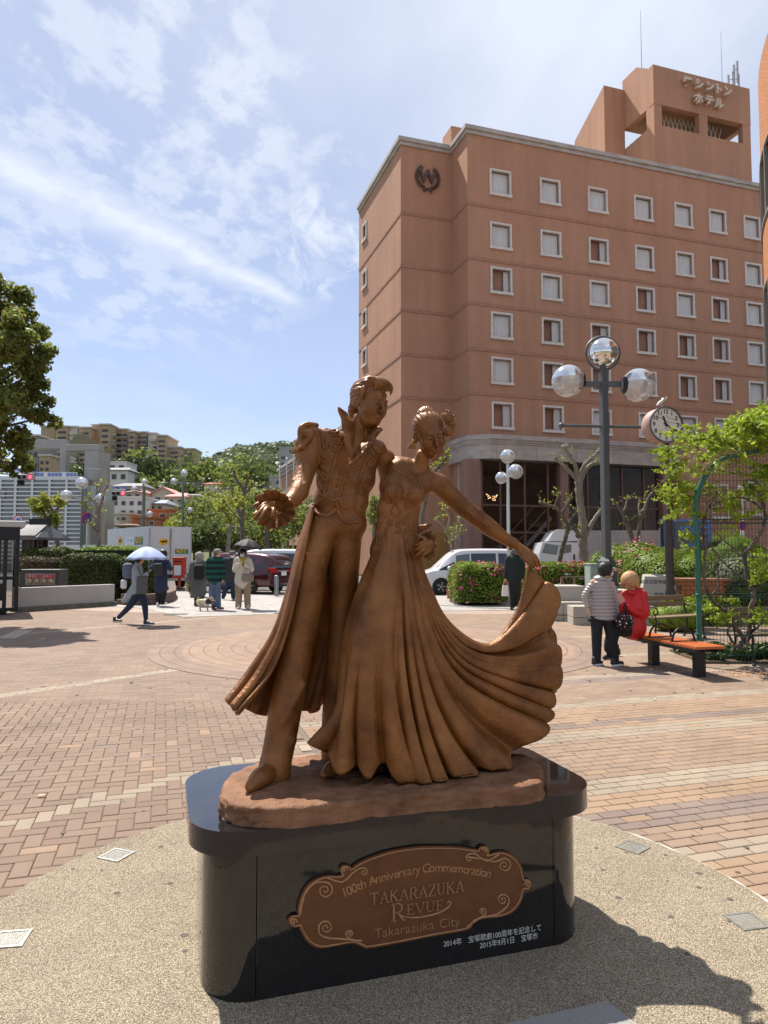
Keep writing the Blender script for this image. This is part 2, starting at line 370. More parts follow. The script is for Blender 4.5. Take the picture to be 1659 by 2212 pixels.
outl = [(408,598),(402,585),(414,569),(440,567),(441,540),(452,495),(478,447),(520,415),(565,404),(602,405),(622,396),(611,380),(622,363),(645,362),(655,375),(700,345),(800,308),(900,290),(1000,285),(1100,289),(1172,299),(1180,285),(1205,287),(1215,305),(1212,318),(1262,307),(1308,322),(1342,362),(1357,418),(1376,421),(1387,438),(1378,457),(1357,460),(1343,508),(1308,552),(1250,572),(1195,576),(1155,590),(1128,622),(1000,646),(870,672),(730,697),(700,690),(655,678),(585,690),(525,696),(482,672),(455,630),(444,606),(425,612)]
P2 = crom([PQ(*p) for p in outl+outl[:1]],180)[:-1]
if sum(P2[i-1][0]*P2[i][1]-P2[i][0]*P2[i-1][1] for i in range(len(P2))) < 0: P2 = P2[::-1]
FR = Matrix(((1,0,0,0),(0,0,-1,0),(0,1,0,0),(0,0,0,1)))
plq = MB().prism([tuple(p) for p in P2],.001,.014,mx=FR,smooth=False).build('plaque',m_plq,plinth,label='brown bronze plaque with scrolled border'); bevel(plq,.003,2,60)
sm = MB()
c0 = P2.mean(0); ins = [Vector((p[0]+(c0[0]-p[0])*.02,-.015,p[1]+(c0[1]-p[1])*.045)) for p in P2]
sm.tube(ins,.0032,6,closed=True)
def spiral(c,r0,a0,turns,sgn,tail=(),n=26):
    pts = [PQ(c[0]+r0*(1-.82*i/n)*math.cos(a0+sgn*turns*2*math.pi*i/n),c[1]-r0*(1-.82*i/n)*math.sin(a0+sgn*turns*2*math.pi*i/n)) for i in range(n+1)]
    pts = [PQ(*t) for t in tail]+pts; pts = crom(pts,len(pts)*2); k = len(pts)
    sm.tube([(p[0],-.0155,p[1]) for p in pts],[.0045*(1-.45*i/k) for i in range(k)],6)
    sm.sphere((pts[-1][0],-.0155,pts[-1][1]),.0052,8,6)
spiral((552,462),34,R(100),1.6,-1,[(452,560),(470,480),(510,432)])
spiral((1272,362),28,R(100),1.6,-1,[(1120,328),(1180,335),(1232,348)])
spiral((708,388),16,R(90),1.2,-1,[(560,410),(620,430),(660,395),(690,374)])
spiral((1132,332),16,R(90),1.2,1,[(1250,318),(1200,345),(1160,318),(1145,314)])
spiral((556,612),30,R(200),1.5,-1,[(722,690),(650,660),(570,655),(532,640)])
spiral((652,638),15,R(180),1.3,-1,[(700,665),(668,662),(640,650)])
spiral((1266,500),24,R(0),1.5,1,[(1120,612),(1170,575),(1240,560),(1285,525)])
spiral((1184,548),14,R(0),1.3,1,[(1150,590),(1175,572),(1195,560)])
spiral((628,378),13,R(0),1.2,1); spiral((1196,300),13,R(180),1.2,-1); spiral((425,590),15,R(0),1.2,1); spiral((1368,440),14,R(180),1.2,-1)
sm.build('scrollwork',m_plq2,plq)
def line_text(nm,txt,pA,pB,h,m,parent,back=-.0145,depth=.0018,sp=1.,off=0.,serif=True):
    a,b_ = PQ(*pA,back),PQ(*pB,back); A = Vector((a[0],back,a[1])); B = Vector((b_[0],back,b_[1])); me = textmesh(txt,h,depth,spacing=sp,offset=off)
    xs = [v.co.x for v in me.vertices]; wdt = max(xs)-min(xs); s = (B-A).length/wdt; cx = (max(xs)+min(xs))/2
    me.transform(Matrix.Translation((A+B)/2) @ frame((0,0,0),B-A,(0,0,1)).to_3x3().to_4x4() @ Matrix.Diagonal((s,1,1,1)) @ Matrix.Translation((-cx,0,0)))
    me.materials.clear(); me.materials.append(m); return link(nm,me,parent)
GL = {
 'T': (.80,[((.08,1),(.72,1),.07),((.4,1),(.4,0),.12),((.08,1),(.08,.84),.05),((.72,1),(.72,.84),.05),((.27,0),(.53,0),.05)]),
 'A': (.86,[((.43,1),(.12,0),.06),((.43,1),(.74,0),.12),((.22,.34),(.64,.34),.05),((.02,0),(.24,0),.05),((.62,0),(.86,0),.05)]),
 'K': (.84,[((.18,1),(.18,0),.12),((.18,.45),(.66,1),.06),((.34,.58),(.72,0),.12),((.06,1),(.3,1),.05),((.06,0),(.3,0),.05),((.54,1),(.78,1),.05),((.58,0),(.84,0),.05)]),
 'R': (.80,[((.18,1),(.18,0),.12),((.18,1),(.45,1),.06),((.45,1),(.60,.88),.09),((.60,.88),(.60,.62),.11),((.60,.62),(.45,.5),.09),((.45,.5),(.18,.5),.05),((.40,.5),(.70,0),.12),((.06,1),(.3,1),.05),((.06,0),(.3,0),.05),((.62,0),(.82,0),.05)]),
 'Z': (.74,[((.1,1),(.64,1),.06),((.64,1),(.08,0),.12),((.08,0),(.66,0),.06),((.1,1),(.1,.84),.05),((.66,0),(.66,.18),.05)]),
 'U': (.84,[((.18,1),(.18,.28),.12),((.18,.28),(.30,.04),.10),((.30,.04),(.50,.02),.07),((.50,.02),(.66,.26),.07),((.66,.26),(.66,1),.06),((.06,1),(.3,1),.05),((.54,1),(.78,1),.05)]),
 'E': (.70,[((.18,1),(.18,0),.12),((.06,1),(.60,1),.06),((.06,0),(.64,0),.06),((.18,.52),(.46,.52),.05),((.60,1),(.60,.82),.05),((.64,0),(.64,.18),.05),((.46,.62),(.46,.42),.04)]),
 'V': (.84,[((.12,1),(.43,0),.12),((.43,0),(.74,1),.06),((.02,1),(.26,1),.05),((.62,1),(.84,1),.05)]),
}
def serif_text(nm,txt,pA,pB,h,m,parent,back=-.0150):
    """strokes for capitals, laid between two photo points along the baseline"""
    a,b_ = PQ(*pA,back),PQ(*pB,back); A = Vector((a[0],back,a[1])); X = Vector((b_[0],back,b_[1]))-A; tot = sum(GL[c][0] for c in txt); mb = MB(); x = 0
    X = X/tot; Z = Vector((0,0,1))*h
    for c in txt:
        for (p,q,w) in GL[c][1]:
            P = A+X*(x+p[0])+Z*p[1]; Q = A+X*(x+q[0])+Z*q[1]; D = (Q-P); n = Vector((-D.z,0,D.x)).normalized()*w*h*.5; D = D.normalized()*h*.02
            c4 = [P-D-n,Q+D-n,Q+D+n,P-D+n]; o3 = Vector((0,-.004,0))
            mb.add([*c4,*[k+o3 for k in c4]],[(0,1,2,3),(7,6,5,4),(0,4,5,1),(1,5,6,2),(2,6,7,3),(3,7,4,0)])
        x += GL[c][0]
    return mb.build(nm,m,parent)
hA = (PQ(740,478)[1]-PQ(740,521)[1])
serif_text('lettering', 'TAKARAZUKA',(731,521),(1113,466),hA*1.05,m_plq2,plq)
serif_text('lettering', 'R',(815,590),(876,582),hA*1.65,m_plq2,plq)
serif_text('lettering', 'EVUE',(878,561),(1030,541),hA*.95,m_plq2,plq)
sm = MB(); pts = crom([PQ(*p) for p in ((850,560),(880,570),(930,571),(1000,556),(1045,532),(1058,512),(1048,508),(1044,516))],30)
sm.tube([(p[0],-.0150,p[1]) for p in pts],[.002+.0022*math.sin(math.pi*i/29) for i in range(30)],6); sm.build('lettering',m_plq2,plq)
line_text('lettering', 'Takarazuka',(752,640),(990,603),.052,m_plq2,plq,off=-.0006)
line_text('lettering', 'City',(1014,600),(1095,588),.052,m_plq2,plq,off=-.0006)
arc = crom([PQ(*p,-.0145) for p in ((622,480),(700,443),(800,408),(950,377),(1080,376),(1218,397))],200); seg = np.r_[0,np.cumsum(np.linalg.norm(np.diff(arc,axis=0),axis=1))]
txt = '100th Anniversary Commemoration'; adv = {' ':.32,'i':.26,'t':.34,'r':.38,'m':.90,'C':.72,'A':.70,'v':.52,'y':.52,'s':.48,'1':.42,'0':.60}
ws = [adv.get(c,.57) for c in txt]; tot = sum(ws); acc = 0
bmv = MB()
for c,w in zip(txt,ws):
    if c != ' ':
        sc_ = (acc+w/2)/tot*seg[-1]; i = min(np.searchsorted(seg,sc_),198); p = arc[i]; t = arc[min(i+4,199)]-arc[max(i-4,0)]
        me = textmesh(c,.050,.0018,offset=.0002); X = Vector((t[0],0,t[1])).normalized(); Zv = Vector((-X.z,0,X.x))
        mx = frame((p[0],-.0145,p[1]),X,Zv); bmv.add([v.co.copy() for v in me.vertices],[tuple(f.vertices) for f in me.polygons],False,mx)
    acc += w
bmv.build('lettering',m_plq2,plq)
m_ins = mat('inscription_paint',(.55,.55,.52),rough=.6)
line_text('inscription', '2014年　宝塚歌劇100周年を記念して',(1030,682),(1422,614),.030,m_ins,plinth,back=-.0015,depth=.0003)
line_text('inscription', '2015年9月1日　宝塚市',(1176,688),(1408,648),.030,m_ins,plinth,back=-.0015,depth=.0003)
# ---------------------------------------------------------------- statue
statue = thing('statue', 'life-size brown bronze statue of a dancing man and woman standing on the black plinth', 'statue',(LX,LY,.647),LA,local=True)
def sl_(o): 
    return o
def SB(name,me,parent=None):
    me.transform(Matrix.Translation((0,0,-.647))); return link(name,me,parent or statue)
n1,n2 = 96,9; rows = []
top = [(476,1716),(482,1690),(510,1664),(560,1645),(620,1636),(700,1628),(800,1622),(900,1618),(1000,1618),(1080,1622),(1140,1632),(1166,1650),(1172,1676),(1160,1692),(1100,1700),(1000,1706),(900,1714),(800,1724),(700,1738),(620,1745),(560,1743),(500,1736)]
tp = [LFi @ G(u,v,.722) for u,v in top]; tp = crom([(p.x,p.y) for p in tp+tp[:1]],n1+1)[:-1]; cen = tp.mean(0)
rr = np.random.RandomState(3)
for j in range(n2):
    f = j/(n2-1); row = []
    for i,p in enumerate(tp):
        d = (p-cen)/np.linalg.norm(p-cen); out = .004*f +.010*math.sin(i*1.9+j*2.3)*math.sin(i*.77-j) +rr.uniform(-.007,.007) - (.006 if j == 0 else 0)
        row.append((p[0]+d[0]*out,p[1]+d[1]*out,.722-.076*f+(.004*math.sin(i*.9) if j == 0 else 0)))
    rows.append(row)
mb = MB(); inner = []
for k in range(1,14):
    s_ = 1-k/14; inner.append([(cen[0]+(p[0]-cen[0])*s_,cen[1]+(p[1]-cen[1])*s_,.724+.004*math.sin(i*.5+k)*math.sin(k*1.3+i*.2)+rr.uniform(-.0015,.0015)) for i,p in enumerate(tp)])
mb.grid(inner[::-1]+rows,wrap=True)
o = SB('rock_base',mb.mesh('rock_base',m_rock)); sub = o.modifiers.new('s','SUBSURF'); sub.levels = sub.render_levels = 1
tx = bpy.data.textures.new('rock','CLOUDS'); tx.noise_scale = .032; tx.noise_depth = 4
dm = o.modifiers.new('d','DISPLACE'); dm.texture = tx; dm.strength = .024; dm.mid_level = .5
# ---- male dancer body
h = .0058
a_,b_ = S3(520,1750,.1),S3(880,790,.7)
lo = (S3(530,1700,.3)[0]-.03,.0,.70); hi = (S3(860,1700,.4)[0]+.03,.72,S3(700,880,.4)[2])
F = SDF(lo,hi,h)
def ch(pts,k=.012,sy=1.): F.chain([q4(*p) for p in pts],k,sy)
def cp(p,q,k=.02,sy=1.,kind='u'): P,Q = q4(*p),q4(*q); F.cap(P[:3],Q[:3],P[3],Q[3],k,sy,kind)
cp((722,984,40,.41),(783,988,38,.41),.02,.72); cp((720,1030,38,.41),(776,1034,36,.41),.03,.74)
cp((714,1080,36,.41),(764,1084,33,.41),.03,.78); cp((702,946,22,.42),(815,970,20,.40),.03,.9)
cp((708,1128,34,.42),(760,1132,33,.42),.03,.85)
cp((778,905,16,.37),(768,968,21,.40),.02)
ch([(694,1140,34,.41),(668,1230,38,.39),(662,1300,35,.385),(645,1396,33.5,.38),(623,1496,35.5,.36),(607,1590,34,.33),(595,1650,33,.30)],.02,.92)
cp((595,1648,34,.30),(592,1670,35.5,.295),.004,.92)
ch([(748,1140,35,.45),(742,1230,34,.47),(742,1300,30,.49),(733,1400,26,.50),(724,1500,25,.50),(720,1600,26,.50),(722,1662,26,.50)],.02,1.0)
for yy,uu,w in ((1193,660,24),(1208,664,20)):
    cp((uu,yy,3,.325),(uu+w,yy+8,2.4,.325),.02)
for p,q in (((655,1480,.31),(610,1560,.28)),((632,1600,.29),(580,1650,.27))): cp((p[0],p[1],5,p[2]),(q[0],q[1],4,q[2]),.03)
ch([(672,942,24,.41),(667,990,23,.38),(655,1032,21.5,.34),(646,1062,20,.29)],.015); ch([(646,1062,20,.29),(630,1082,18,.25),(606,1094,13,.20)],.012)
for k in range(3): cp((633+k*5,1038-k*3,4,.31),(653+k*4,1049-k*2,4,.27),.008)
ch([(654,960,19,.40),(652,985,15,.38)],.015)
ch([(832,992,22,.42),(842,1040,21,.50),(840,1100,18,.56),(872,1150,15,.52),(915,1165,13,.42)],.015)
pass
male = SB('male_dancer',F.mesh('male_dancer',m_bronze)); male['label'] = 'man in a tail coat with a high collar'
mbvh = BVHTree.FromPolygons([v.co.copy() for v in male.data.vertices],[tuple(p.vertices) for p in male.data.polygons])
OS = Vector((0,0,.647))
camL = (LFi @ Vector((0,0,CAMZ))) - OS
def hit(bvh,u,v,push=0.0):
    d = (LFi.to_3x3() @ ray(u,v)).normalized(); h_ = bvh.ray_cast(camL,d)
    return None if h_[0] is None else h_[0]+h_[1]*push
def seam(bvh,mb,pts,w,n=None,push=0.,taper=True):
    P = crom(pts,n or max(8,len(pts)*5)); H = [hit(bvh,u,v,push) for u,v in P]; H = [x for x in H if x is not None]
    if len(H) < 3: return
    for _ in range(2): H = [H[0]]+[(H[i-1]+H[i]*2+H[i+1])/4 for i in range(1,len(H)-1)]+[H[-1]]
    k = len(H); mb.tube(H,[2.0*w*pxm(750)*(1 if not taper else .35+.65*math.sin(math.pi*min(1,max(0,i/(k-1))))**.5) for i in range(k)],6)
Ac = lambda x,y: (540+x/4,788.5+y/4)
mb = MB()
def leaf(bvh,mb,p,q,w,wd=1.7):
    p,q = np.array(p,float),np.array(q,float); d = q-p; n = np.array((-d[1],d[0]))*w
    seam(bvh,mb,[p,p+d*.4+n*.7,p+d*.8+n,q+d*.08,p+d*.8-n*.9,p+d*.4-n*.2,p],wd,22)
def RL(p,q,w): mb = MB(); leaf(mbvh,mb,Ac(*p),Ac(*q),w); mb.build('relief_leaf',m_bronze_s,male)
for p,q in (((650,540),(775,520)),((670,570),(755,575)),((680,600),(790,630)),((690,640),(780,670)),((680,660),(745,740)),((640,600),(655,720))): RL(p,q,.17)
for p,q in (((615,750),(640,800)),((600,850),(675,915)),((600,900),(668,995)),((580,960),(610,1065)),((590,1010),(640,1130))): RL(p,q,.14)
for p,q in (((1060,690),(1120,755)),((1040,740),(1100,795)),((1120,800),(1030,860)),((1050,1060),(985,1050)),((1020,1130),(950,1100)),((985,1150),(975,1215))): RL(p,q,.16)
mb = MB()
for pts in ([(840,600),(760,760),(715,900),(690,1050),(655,1130),(545,1215)],[(1045,680),(990,850),(945,1000),(905,1200),(955,1300),(1000,1330)],[(835,920),(800,1040),(765,1140)],[(835,920),(900,905),(960,870)],[(655,1130),(720,1170),(765,1150),(800,1220),(905,1240)],[(560,1235),(600,1280),(660,1300),(740,1245),(800,1350),(930,1350)],[(560,560),(600,640),(600,800),(570,950),(560,1080)]):
    seam(mbvh,mb,[Ac(*p) for p in pts],1.6,40)
mb.build('coat_seam',m_bronze_s,male)
mb = MB()
for pts in ([(560,1260),(590,1285),(620,1295),(660,1300),(700,1285),(740,1250)],[(745,1200),(770,1260),(790,1320),(830,1355),(880,1355),(930,1350)]):
    P = crom([Ac(*p) for p in pts],26)
    for i,(u,v) in enumerate(P):
        q = hit(mbvh,u,v+1.5*(i % 2),.002)
        if q is not None: mb.sphere(q,(.007,.005,.008),7,5)
mb.build('lace_trim',m_bronze_s,male)
for (x,y) in ((785,935),(767,985),(751,1042),(736,1098),(842,955),(827,1008),(813,1064),(799,1116)):
    q = hit(mbvh,*Ac(x,y),.002)
    if q is not None: MB().sphere(q,(.0068,.0058,.0068),12,8).build('button',m_bronze_s,male)
F = SDF(np.array(S3(690,990,.3))-.12,np.array(S3(660,915,.5))+.10,.004)
P = q4(664,940,21,.40); F.ell(P[:3],(P[3],P[3]*1.15,P[3]*.75),.01)
for i in range(9):
    a = R(-100+i*28); p = q4(664+16*math.cos(a+1.2)-4,946+10*math.sin(a)+4,6,.40-.05*math.cos(a)); q = q4(652+16*math.cos(a+1.2)-4,962+14*math.sin(a)+2,4,.41-.07*math.cos(a)); F.cap(p[:3],q[:3],p[3],q[3],.006)
ch([(683,919,6,.40),(662,918,7,.39),(650,926,6.5,.38),(648,948,5,.37),(655,965,5,.35),(662,972,4,.35)],.006)
SB('shoulder_puff',F.mesh('shoulder_puff',m_bronze),male)
def loft(name,m,rails,nr,nc,parent,thick=.012,wave=None,off=0):
    """rails: lists of (u, v, back) top->bottom; columns interpolate across rails; wave(s, t) -> (normal, down, side) metres"""
    RR = [crom([S3(*p) for p in r],nr) for r in rails]; G_ = np.array([crom([RR[k][i] for k in range(len(rails))],nc) for i in range(nr)])
    if wave is not None:
        du = np.gradient(G_,axis=0); dv = np.gradient(G_,axis=1); du /= np.linalg.norm(du,axis=2,keepdims=True)+1e-9; dv /= np.linalg.norm(dv,axis=2,keepdims=True)+1e-9
        N_ = np.cross(dv,du); N_ /= np.linalg.norm(N_,axis=2,keepdims=True)+1e-9
        S_,T_ = np.meshgrid(np.linspace(0,1,nr),np.linspace(0,1,nc),indexing='ij'); wn,wdn,wsd = wave(S_,T_)
        G_ = G_ +N_*wn[...,None] +du*wdn[...,None] +dv*wsd[...,None]
    me = MB().grid([[tuple(p) for p in row] for row in G_]).mesh(name,m); o = SB(name,me,parent); solid(o,thick,off); return o,G_
# ---- tail coat
def wv(S_,T_):
    A = np.clip((S_-.25)/.75,0,1)**1.3; ph = T_*2*np.pi*6.5; return .020*A*np.cos(ph),.010*A*np.cos(ph*.5+1),.010*A*np.sin(2*ph)
loft('tail_coat',m_bronze,[
 [(678,1092,.33),(661,1180,.315),(643,1280,.31),(619,1380,.30),(585,1462,.29),(514,1546,.25)],
 [(675,1092,.36),(650,1180,.345),(629,1280,.33),(602,1374,.33),(558,1458,.32),(503,1532,.27)],
 [(673,1090,.41),(644,1178,.41),(621,1276,.41),(592,1366,.41),(545,1446,.40),(500,1514,.36)],
 [(676,1088,.48),(655,1178,.52),(642,1276,.54),(615,1366,.55),(578,1450,.54),(545,1538,.50)],
 [(705,1088,.52),(690,1178,.57),(680,1276,.60),(665,1380,.61),(640,1460,.61),(615,1540,.58)],
 [(745,1088,.52),(735,1178,.58),(728,1276,.62),(712,1380,.64),(695,1460,.63),(676,1535,.62)],
 [(785,1090,.50),(775,1178,.56),(765,1276,.60),(748,1380,.62),(730,1450,.62),(716,1500,.62)]],70,110,male,.010,wv)
# ---- collar
def wc(S_,T_): return .004*np.sin(S_*22),0*S_,.004*np.sin(S_*16+1)
loft('collar',m_bronze,[
 [(731,879,.30),(738,905,.31),(742,930,.30),(746,955,.28),(756,985,.27),(756,1003,.265)],
 [(737,884,.34),(748,908,.33),(752,930,.31),(757,955,.28),(762,980,.26),(757,1003,.262)],
 [(748,892,.40),(760,912,.37),(763,935,.345),(762,960,.31),(758,985,.28),(755,1002,.27)]],30,14,male,.010,wc)
loft('collar',m_bronze,[
 [(826,932,.30),(812,941,.28),(796,955,.27),(780,972,.26),(766,990,.26),(755,1004,.262)],
 [(822,926,.31),(810,932,.28),(806,950,.25),(797,964,.245),(778,985,.245),(754,1005,.258)],
 [(806,924,.37),(798,934,.34),(788,948,.32),(780,960,.30),(768,980,.28),(757,1000,.27)]],30,14,male,.011,wc)
loft('collar',m_bronze,[
 [(760,900,.47),(775,904,.50),(795,906,.50),(812,916,.47),(824,928,.40)],
 [(756,925,.47),(770,935,.50),(790,940,.49),(805,942,.45),(812,942,.38)],
 [(752,945,.46),(768,955,.49),(785,958,.47),(798,958,.43),(802,956,.36)]],20,12,male,.012)
# ---- ruffle cuffs
def ruffle(cu,cv,back,ru,rv,nrm,nfold,name,parent,inner=.35,amp=.012,seed=0):
    c = Vector(S3(cu,cv,back)); z = Vector(nrm).normalized(); x = Vector((0,0,1)).cross(z).normalized(); y = z.cross(x); s_ = pxm(cu,back); rows = []
    rs = random.Random(seed); phs = [rs.uniform(-.35,.35) for _ in range(nfold+1)]
    for j in range(9):
        f = inner+(1-inner)*j/8; row = []
        for i in range(120):
            a = 2*math.pi*i/120; ph = a*nfold+phs[int(i*nfold/120) % nfold]; rr_ = f*(1+.05*math.cos(ph)*f+.05*math.sin(a*3+seed))
            row.append(c +x*math.cos(a)*ru*s_*rr_ +y*math.sin(a)*rv*s_*rr_ +z*(amp*f*f*math.cos(ph)-.05*(1-f)))
        rows.append(row)
    o = SB(name,MB().grid(rows,wrap=True).mesh(name,m_bronze),parent); solid(o,.005,0); return o
ruffle(592,1101,.17,46,43,(-.45,-.85,-.15),13, 'ruffle_cuff',male,.3,.017,2)
ruffle(925,1178,.24,24,31,(.35,-.9,.1),10, 'ruffle_cuff',male,.3,.010,5)
# ---- hands: q = (u, v, r px, back)
def hand(name,chains,parent,m=None,hh=.0024,k=.004):
    pts = [q4(*p) for c in chains for p in c]; P = np.array([p[:3] for p in pts]); F2 = SDF(P.min(0)-.03,P.max(0)+.03,hh)
    for c in chains: F2.chain([q4(*p) for p in c],k)
    return SB(name,F2.mesh(name,m or m_bronze_s),parent)
hand('hand',[[(604,1092,11,.19),(584,1096,10,.15)],[(590,1090,8.5,.155),(578,1094,8,.14)],[(596,1104,8,.16),(582,1106,7,.14)],
 [(580,1093,6,.14),(571,1096,5.2,.11),(560,1107,4.2,.09),(549,1120,3.2,.08)],[(583,1097,6,.14),(577,1099,5.2,.10),(569,1109,4.2,.08),(561,1121,3.2,.07)],
 [(588,1101,6,.14),(591,1100,5,.10),(590,1108,4.4,.08),(586,1115,3.8,.08)],[(592,1107,5.5,.15),(597,1108,4.6,.12),(597,1114,3.8,.11),(594,1119,3.2,.11)],
 [(580,1088,6,.15),(572,1089,5,.13),(564,1095,4.2,.12),(558,1101,3.5,.12)]],male)
hand('hand',[[(928,1175,10,.235),(918,1178,9,.225)],[(924,1186,9,.235),(915,1184,8,.225)],
 [(920,1169,4.6,.22),(911,1172,4.2,.215),(904,1176,3.6,.225),(899,1178,3,.235)],[(919,1177,4.6,.215),(909,1181,4.2,.21),(902,1186,3.6,.22),(898,1188,3,.23)],
 [(919,1185,4.6,.215),(911,1190,4.2,.21),(905,1195,3.6,.22),(900,1199,3,.23)],[(922,1192,4.4,.22),(916,1197,3.9,.215),(911,1202,3.4,.225),(908,1206,2.9,.235)],
 [(922,1168,5,.225),(915,1162,4.2,.22),(909,1160,3.4,.225)]],male)
# ---- shoes
F = SDF((-.12,.0,.70),(.52,.5,.95),.005)
def shoe(toe,heel,w):
    t,g = toe,heel
    P = [q4(*toe),q4((toe[0]*.6+heel[0]*.4),(toe[1]*.6+heel[1]*.4)-9,w*1.25,toe[3]*.6+heel[3]*.4),q4(heel[0],heel[1]-22,w*1.15,heel[3])]
    F.chain([(p[0],p[1],max(p[2],.728+p[3]*.75),p[3]) for p in P],.02)
    hx = q4(heel[0]+4,heel[1]-6,w*.62,heel[3]+.02); F.cap((hx[0],hx[1],.735),(hx[0],hx[1],.79),hx[3],hx[3],.01)
shoe((541,1700,12,.155),(598,1682,12,.31),17)
SB('shoe',F.mesh('shoe',m_bronze_s),male)
F = SDF((-.12,.0,.70),(.62,.6,.98),.005)
shoe((700,1698,9,.22),(745,1672,9,.34),13); p = q4(735,1650,15,.33); F.cap(p[:3],q4(742,1620,15,.36)[:3],p[3],p[3],.02)
wshoe = SB('shoe',F.mesh('shoe',m_bronze_s))
# ---- heads
def head_sdf(fem):
    H = SDF((-.11,-.13,-.17),(.11,.15,.15),.0025)
    H.ell((0,-.014,.034),(.071,.090,.083),.01); H.ell((0,.026,-.030),(.060,.058,.082),.03)
    H.ell((0,.058,-.084),(.026,.022,.022),.030)
    H.cap((-.03,.020,-.085),(.03,.020,-.085),.026,.026,.03)
    H.cap((-.030,.078,.020),(.030,.078,.020),.009,.009,.020)
    for s_ in (-1,1):
        H.ell((s_*.033,.058,-.028),(.024,.026,.030),.025)
        H.ell((s_*.030,.101,.004),(.019,.016,.011),.014,kind='s')
        H.ell((s_*.030,.0745,.003),(.0165,.0145,.0115),.004)
        H.cap((s_*.014,.086,.009),(s_*.044,.074,.008),.0032,.0022,.003)
        H.cap((s_*.012,.090,.024),(s_*.045,.078,.025),.0040,.0025,.006)
        ear = Matrix.Rotation(s_*R(18),3, 'Z') @ Matrix.Rotation(R(-12),3, 'X')
        H.ell((s_*.073,-.010,-.006),(.008,.020,.033),.004,ear); H.ell((s_*.083,-.004,-.002),(.006,.010,.018),.006,ear,kind='s')
    H.cap((0,.086,.012),(0,.107,-.026),.006,.0085,.010); H.ell((0,.103,-.031),(.012,.012,.009),.006)
    for s_ in (-1,1): H.ell((s_*.010,.096,-.033),(.007,.009,.0065),.005)
    H.cap((-.015,.082,-.0535),(.015,.082,-.0535),.0045,.0045,.006); H.cap((0,.090,-.052),(0,.088,-.053),.006,.006,.006)
    H.cap((-.011,.083,-.0635),(.011,.083,-.0635),.0062,.0062,.006)
    H.cap((-.020,.091,-.0585),(.020,.091,-.0585),.0020,.0020,.003,kind='s')
    H.cap((0,.088,-.040),(0,.090,-.047),.003,.003,.004,kind='s')
    return H
def place_head(u,v,back,yaw,pitch,roll,scale):
    c = Vector(S3(u,v,back)); Rm = Matrix.Rotation(-LA,4, 'Z') @ Matrix.Rotation(R(180+yaw),4, 'Z') @ Matrix.Rotation(R(roll),4, 'Y') @ Matrix.Rotation(R(-pitch),4, 'X')
    return Matrix.Translation(c) @ Rm @ Matrix.Diagonal((scale,scale,scale,1))
HM = place_head(797,872,.37,48,12,-4,.97)
SB('head',head_sdf(False).mesh('head',m_bronze_s,HM),male)
def hairfn(seed,freq,amp,ax=0):
    def f(p):
        ang = np.arctan2(p[0],p[2]+.05)*freq; return amp*np.sin(ang+np.sin(p[1]*38+seed)*1.4+p[1]*14)+amp*.5*np.sin(ang*2.3+p[1]*30)
    return f
H = SDF((-.13,-.14,-.13),(.13,.17,.20),.0025); hf = hairfn(0,26,.0016)
H.ell((0,-.024,.042),(.078,.089,.083),.01,fn2=hf)
H.ell((0,.018,.096),(.066,.070,.034),.02,fn2=hf); H.ell((-.008,.052,.104),(.050,.032,.024),.015,fn2=hf)
H.ell((0,-.070,-.035),(.052,.036,.060),.02,fn2=hf)
for i in range(7):
    x = .055-.018*i; H.chain([(x,.030,.112,.013),(x-.006,.054,.108,.0115),(x-.010,.068,.088,.008),(x-.008,.070,.064+.005*(i%3),.004)],.004)
for s_ in (-1,1): H.chain([(s_*.072,.020,.06,.012),(s_*.075,.022,.03,.009),(s_*.074,.020,.004,.004)],.01)
H.ell((0,.115,.0),(.075,.055,.086),.006,kind='s'); H.ell((0,.06,-.10),(.09,.09,.085),.006,kind='s')
for s_ in (-1,1): H.ell((s_*.09,.0,-.012),(.022,.032,.036),.006,kind='s')
SB('hair',H.mesh('hair',m_bronze_s,HM),male)
# ---- female dancer
h = .0055
F = SDF((S3(800,1200,.3)[0]-.06,-.02,S3(900,1330,.3)[2]),(S3(1165,1200,.4)[0]+.05,.62,S3(900,950,.3)[2]),h)
cp((852,1052,34,.335),(892,1054,33,.335),.02,.68); cp((846,1100,33,.33),(878,1098,31,.33),.03,.72); cp((843,1142,33,.33),(873,1142,33,.33),.03,.74); cp((836,1190,38,.325),(876,1192,38,.325),.03,.76)
cp((832,1240,38,.32),(878,1240,40,.32),.03,.8)
cp((862,1008,17,.36),(948,1044,19,.35),.03); cp((838,998,16,.44),(880,1006,18,.37),.02); cp((862,1020,24,.36),(915,1035,22,.34),.03,.8)
for u_,v_ in ((850,1064),(898,1070)): p = q4(u_,v_,20,.285); F.ell(p[:3],(p[3]*1.05,p[3]*.9,p[3]),.03)
cp((913,984,15,.32),(904,1026,18,.355),.02); cp((904,1030,20,.35),(910,1046,22,.35),.03)
ch([(948,1046,22,.35),(975,1072,21.5,.35),(1003,1098,20,.35),(1028,1117,18.5,.35)],.02); ch([(1028,1117,18.5,.35),(1058,1140,18.5,.345),(1090,1163,13.5,.34),(1117,1179,9.5,.34)],.015)
for k in range(7): cp((1014+k*7-2,1090+k*5.4,2.6,.335),(1008+k*7,1108+k*5,2.2,.30),.006)
cp((1112,1166,4,.34),(1103,1186,4,.34),.006)
female = SB('female_dancer',F.mesh('female_dancer',m_bronze)); female['label'] = 'woman in a long gown lifting her skirt'
wshoe.parent = female
fbvh = BVHTree.FromPolygons([v.co.copy() for v in female.data.vertices],[tuple(p.vertices) for p in female.data.polygons])
Bc = lambda x,y: (810+x/4,864+y/4)
mb = MB()
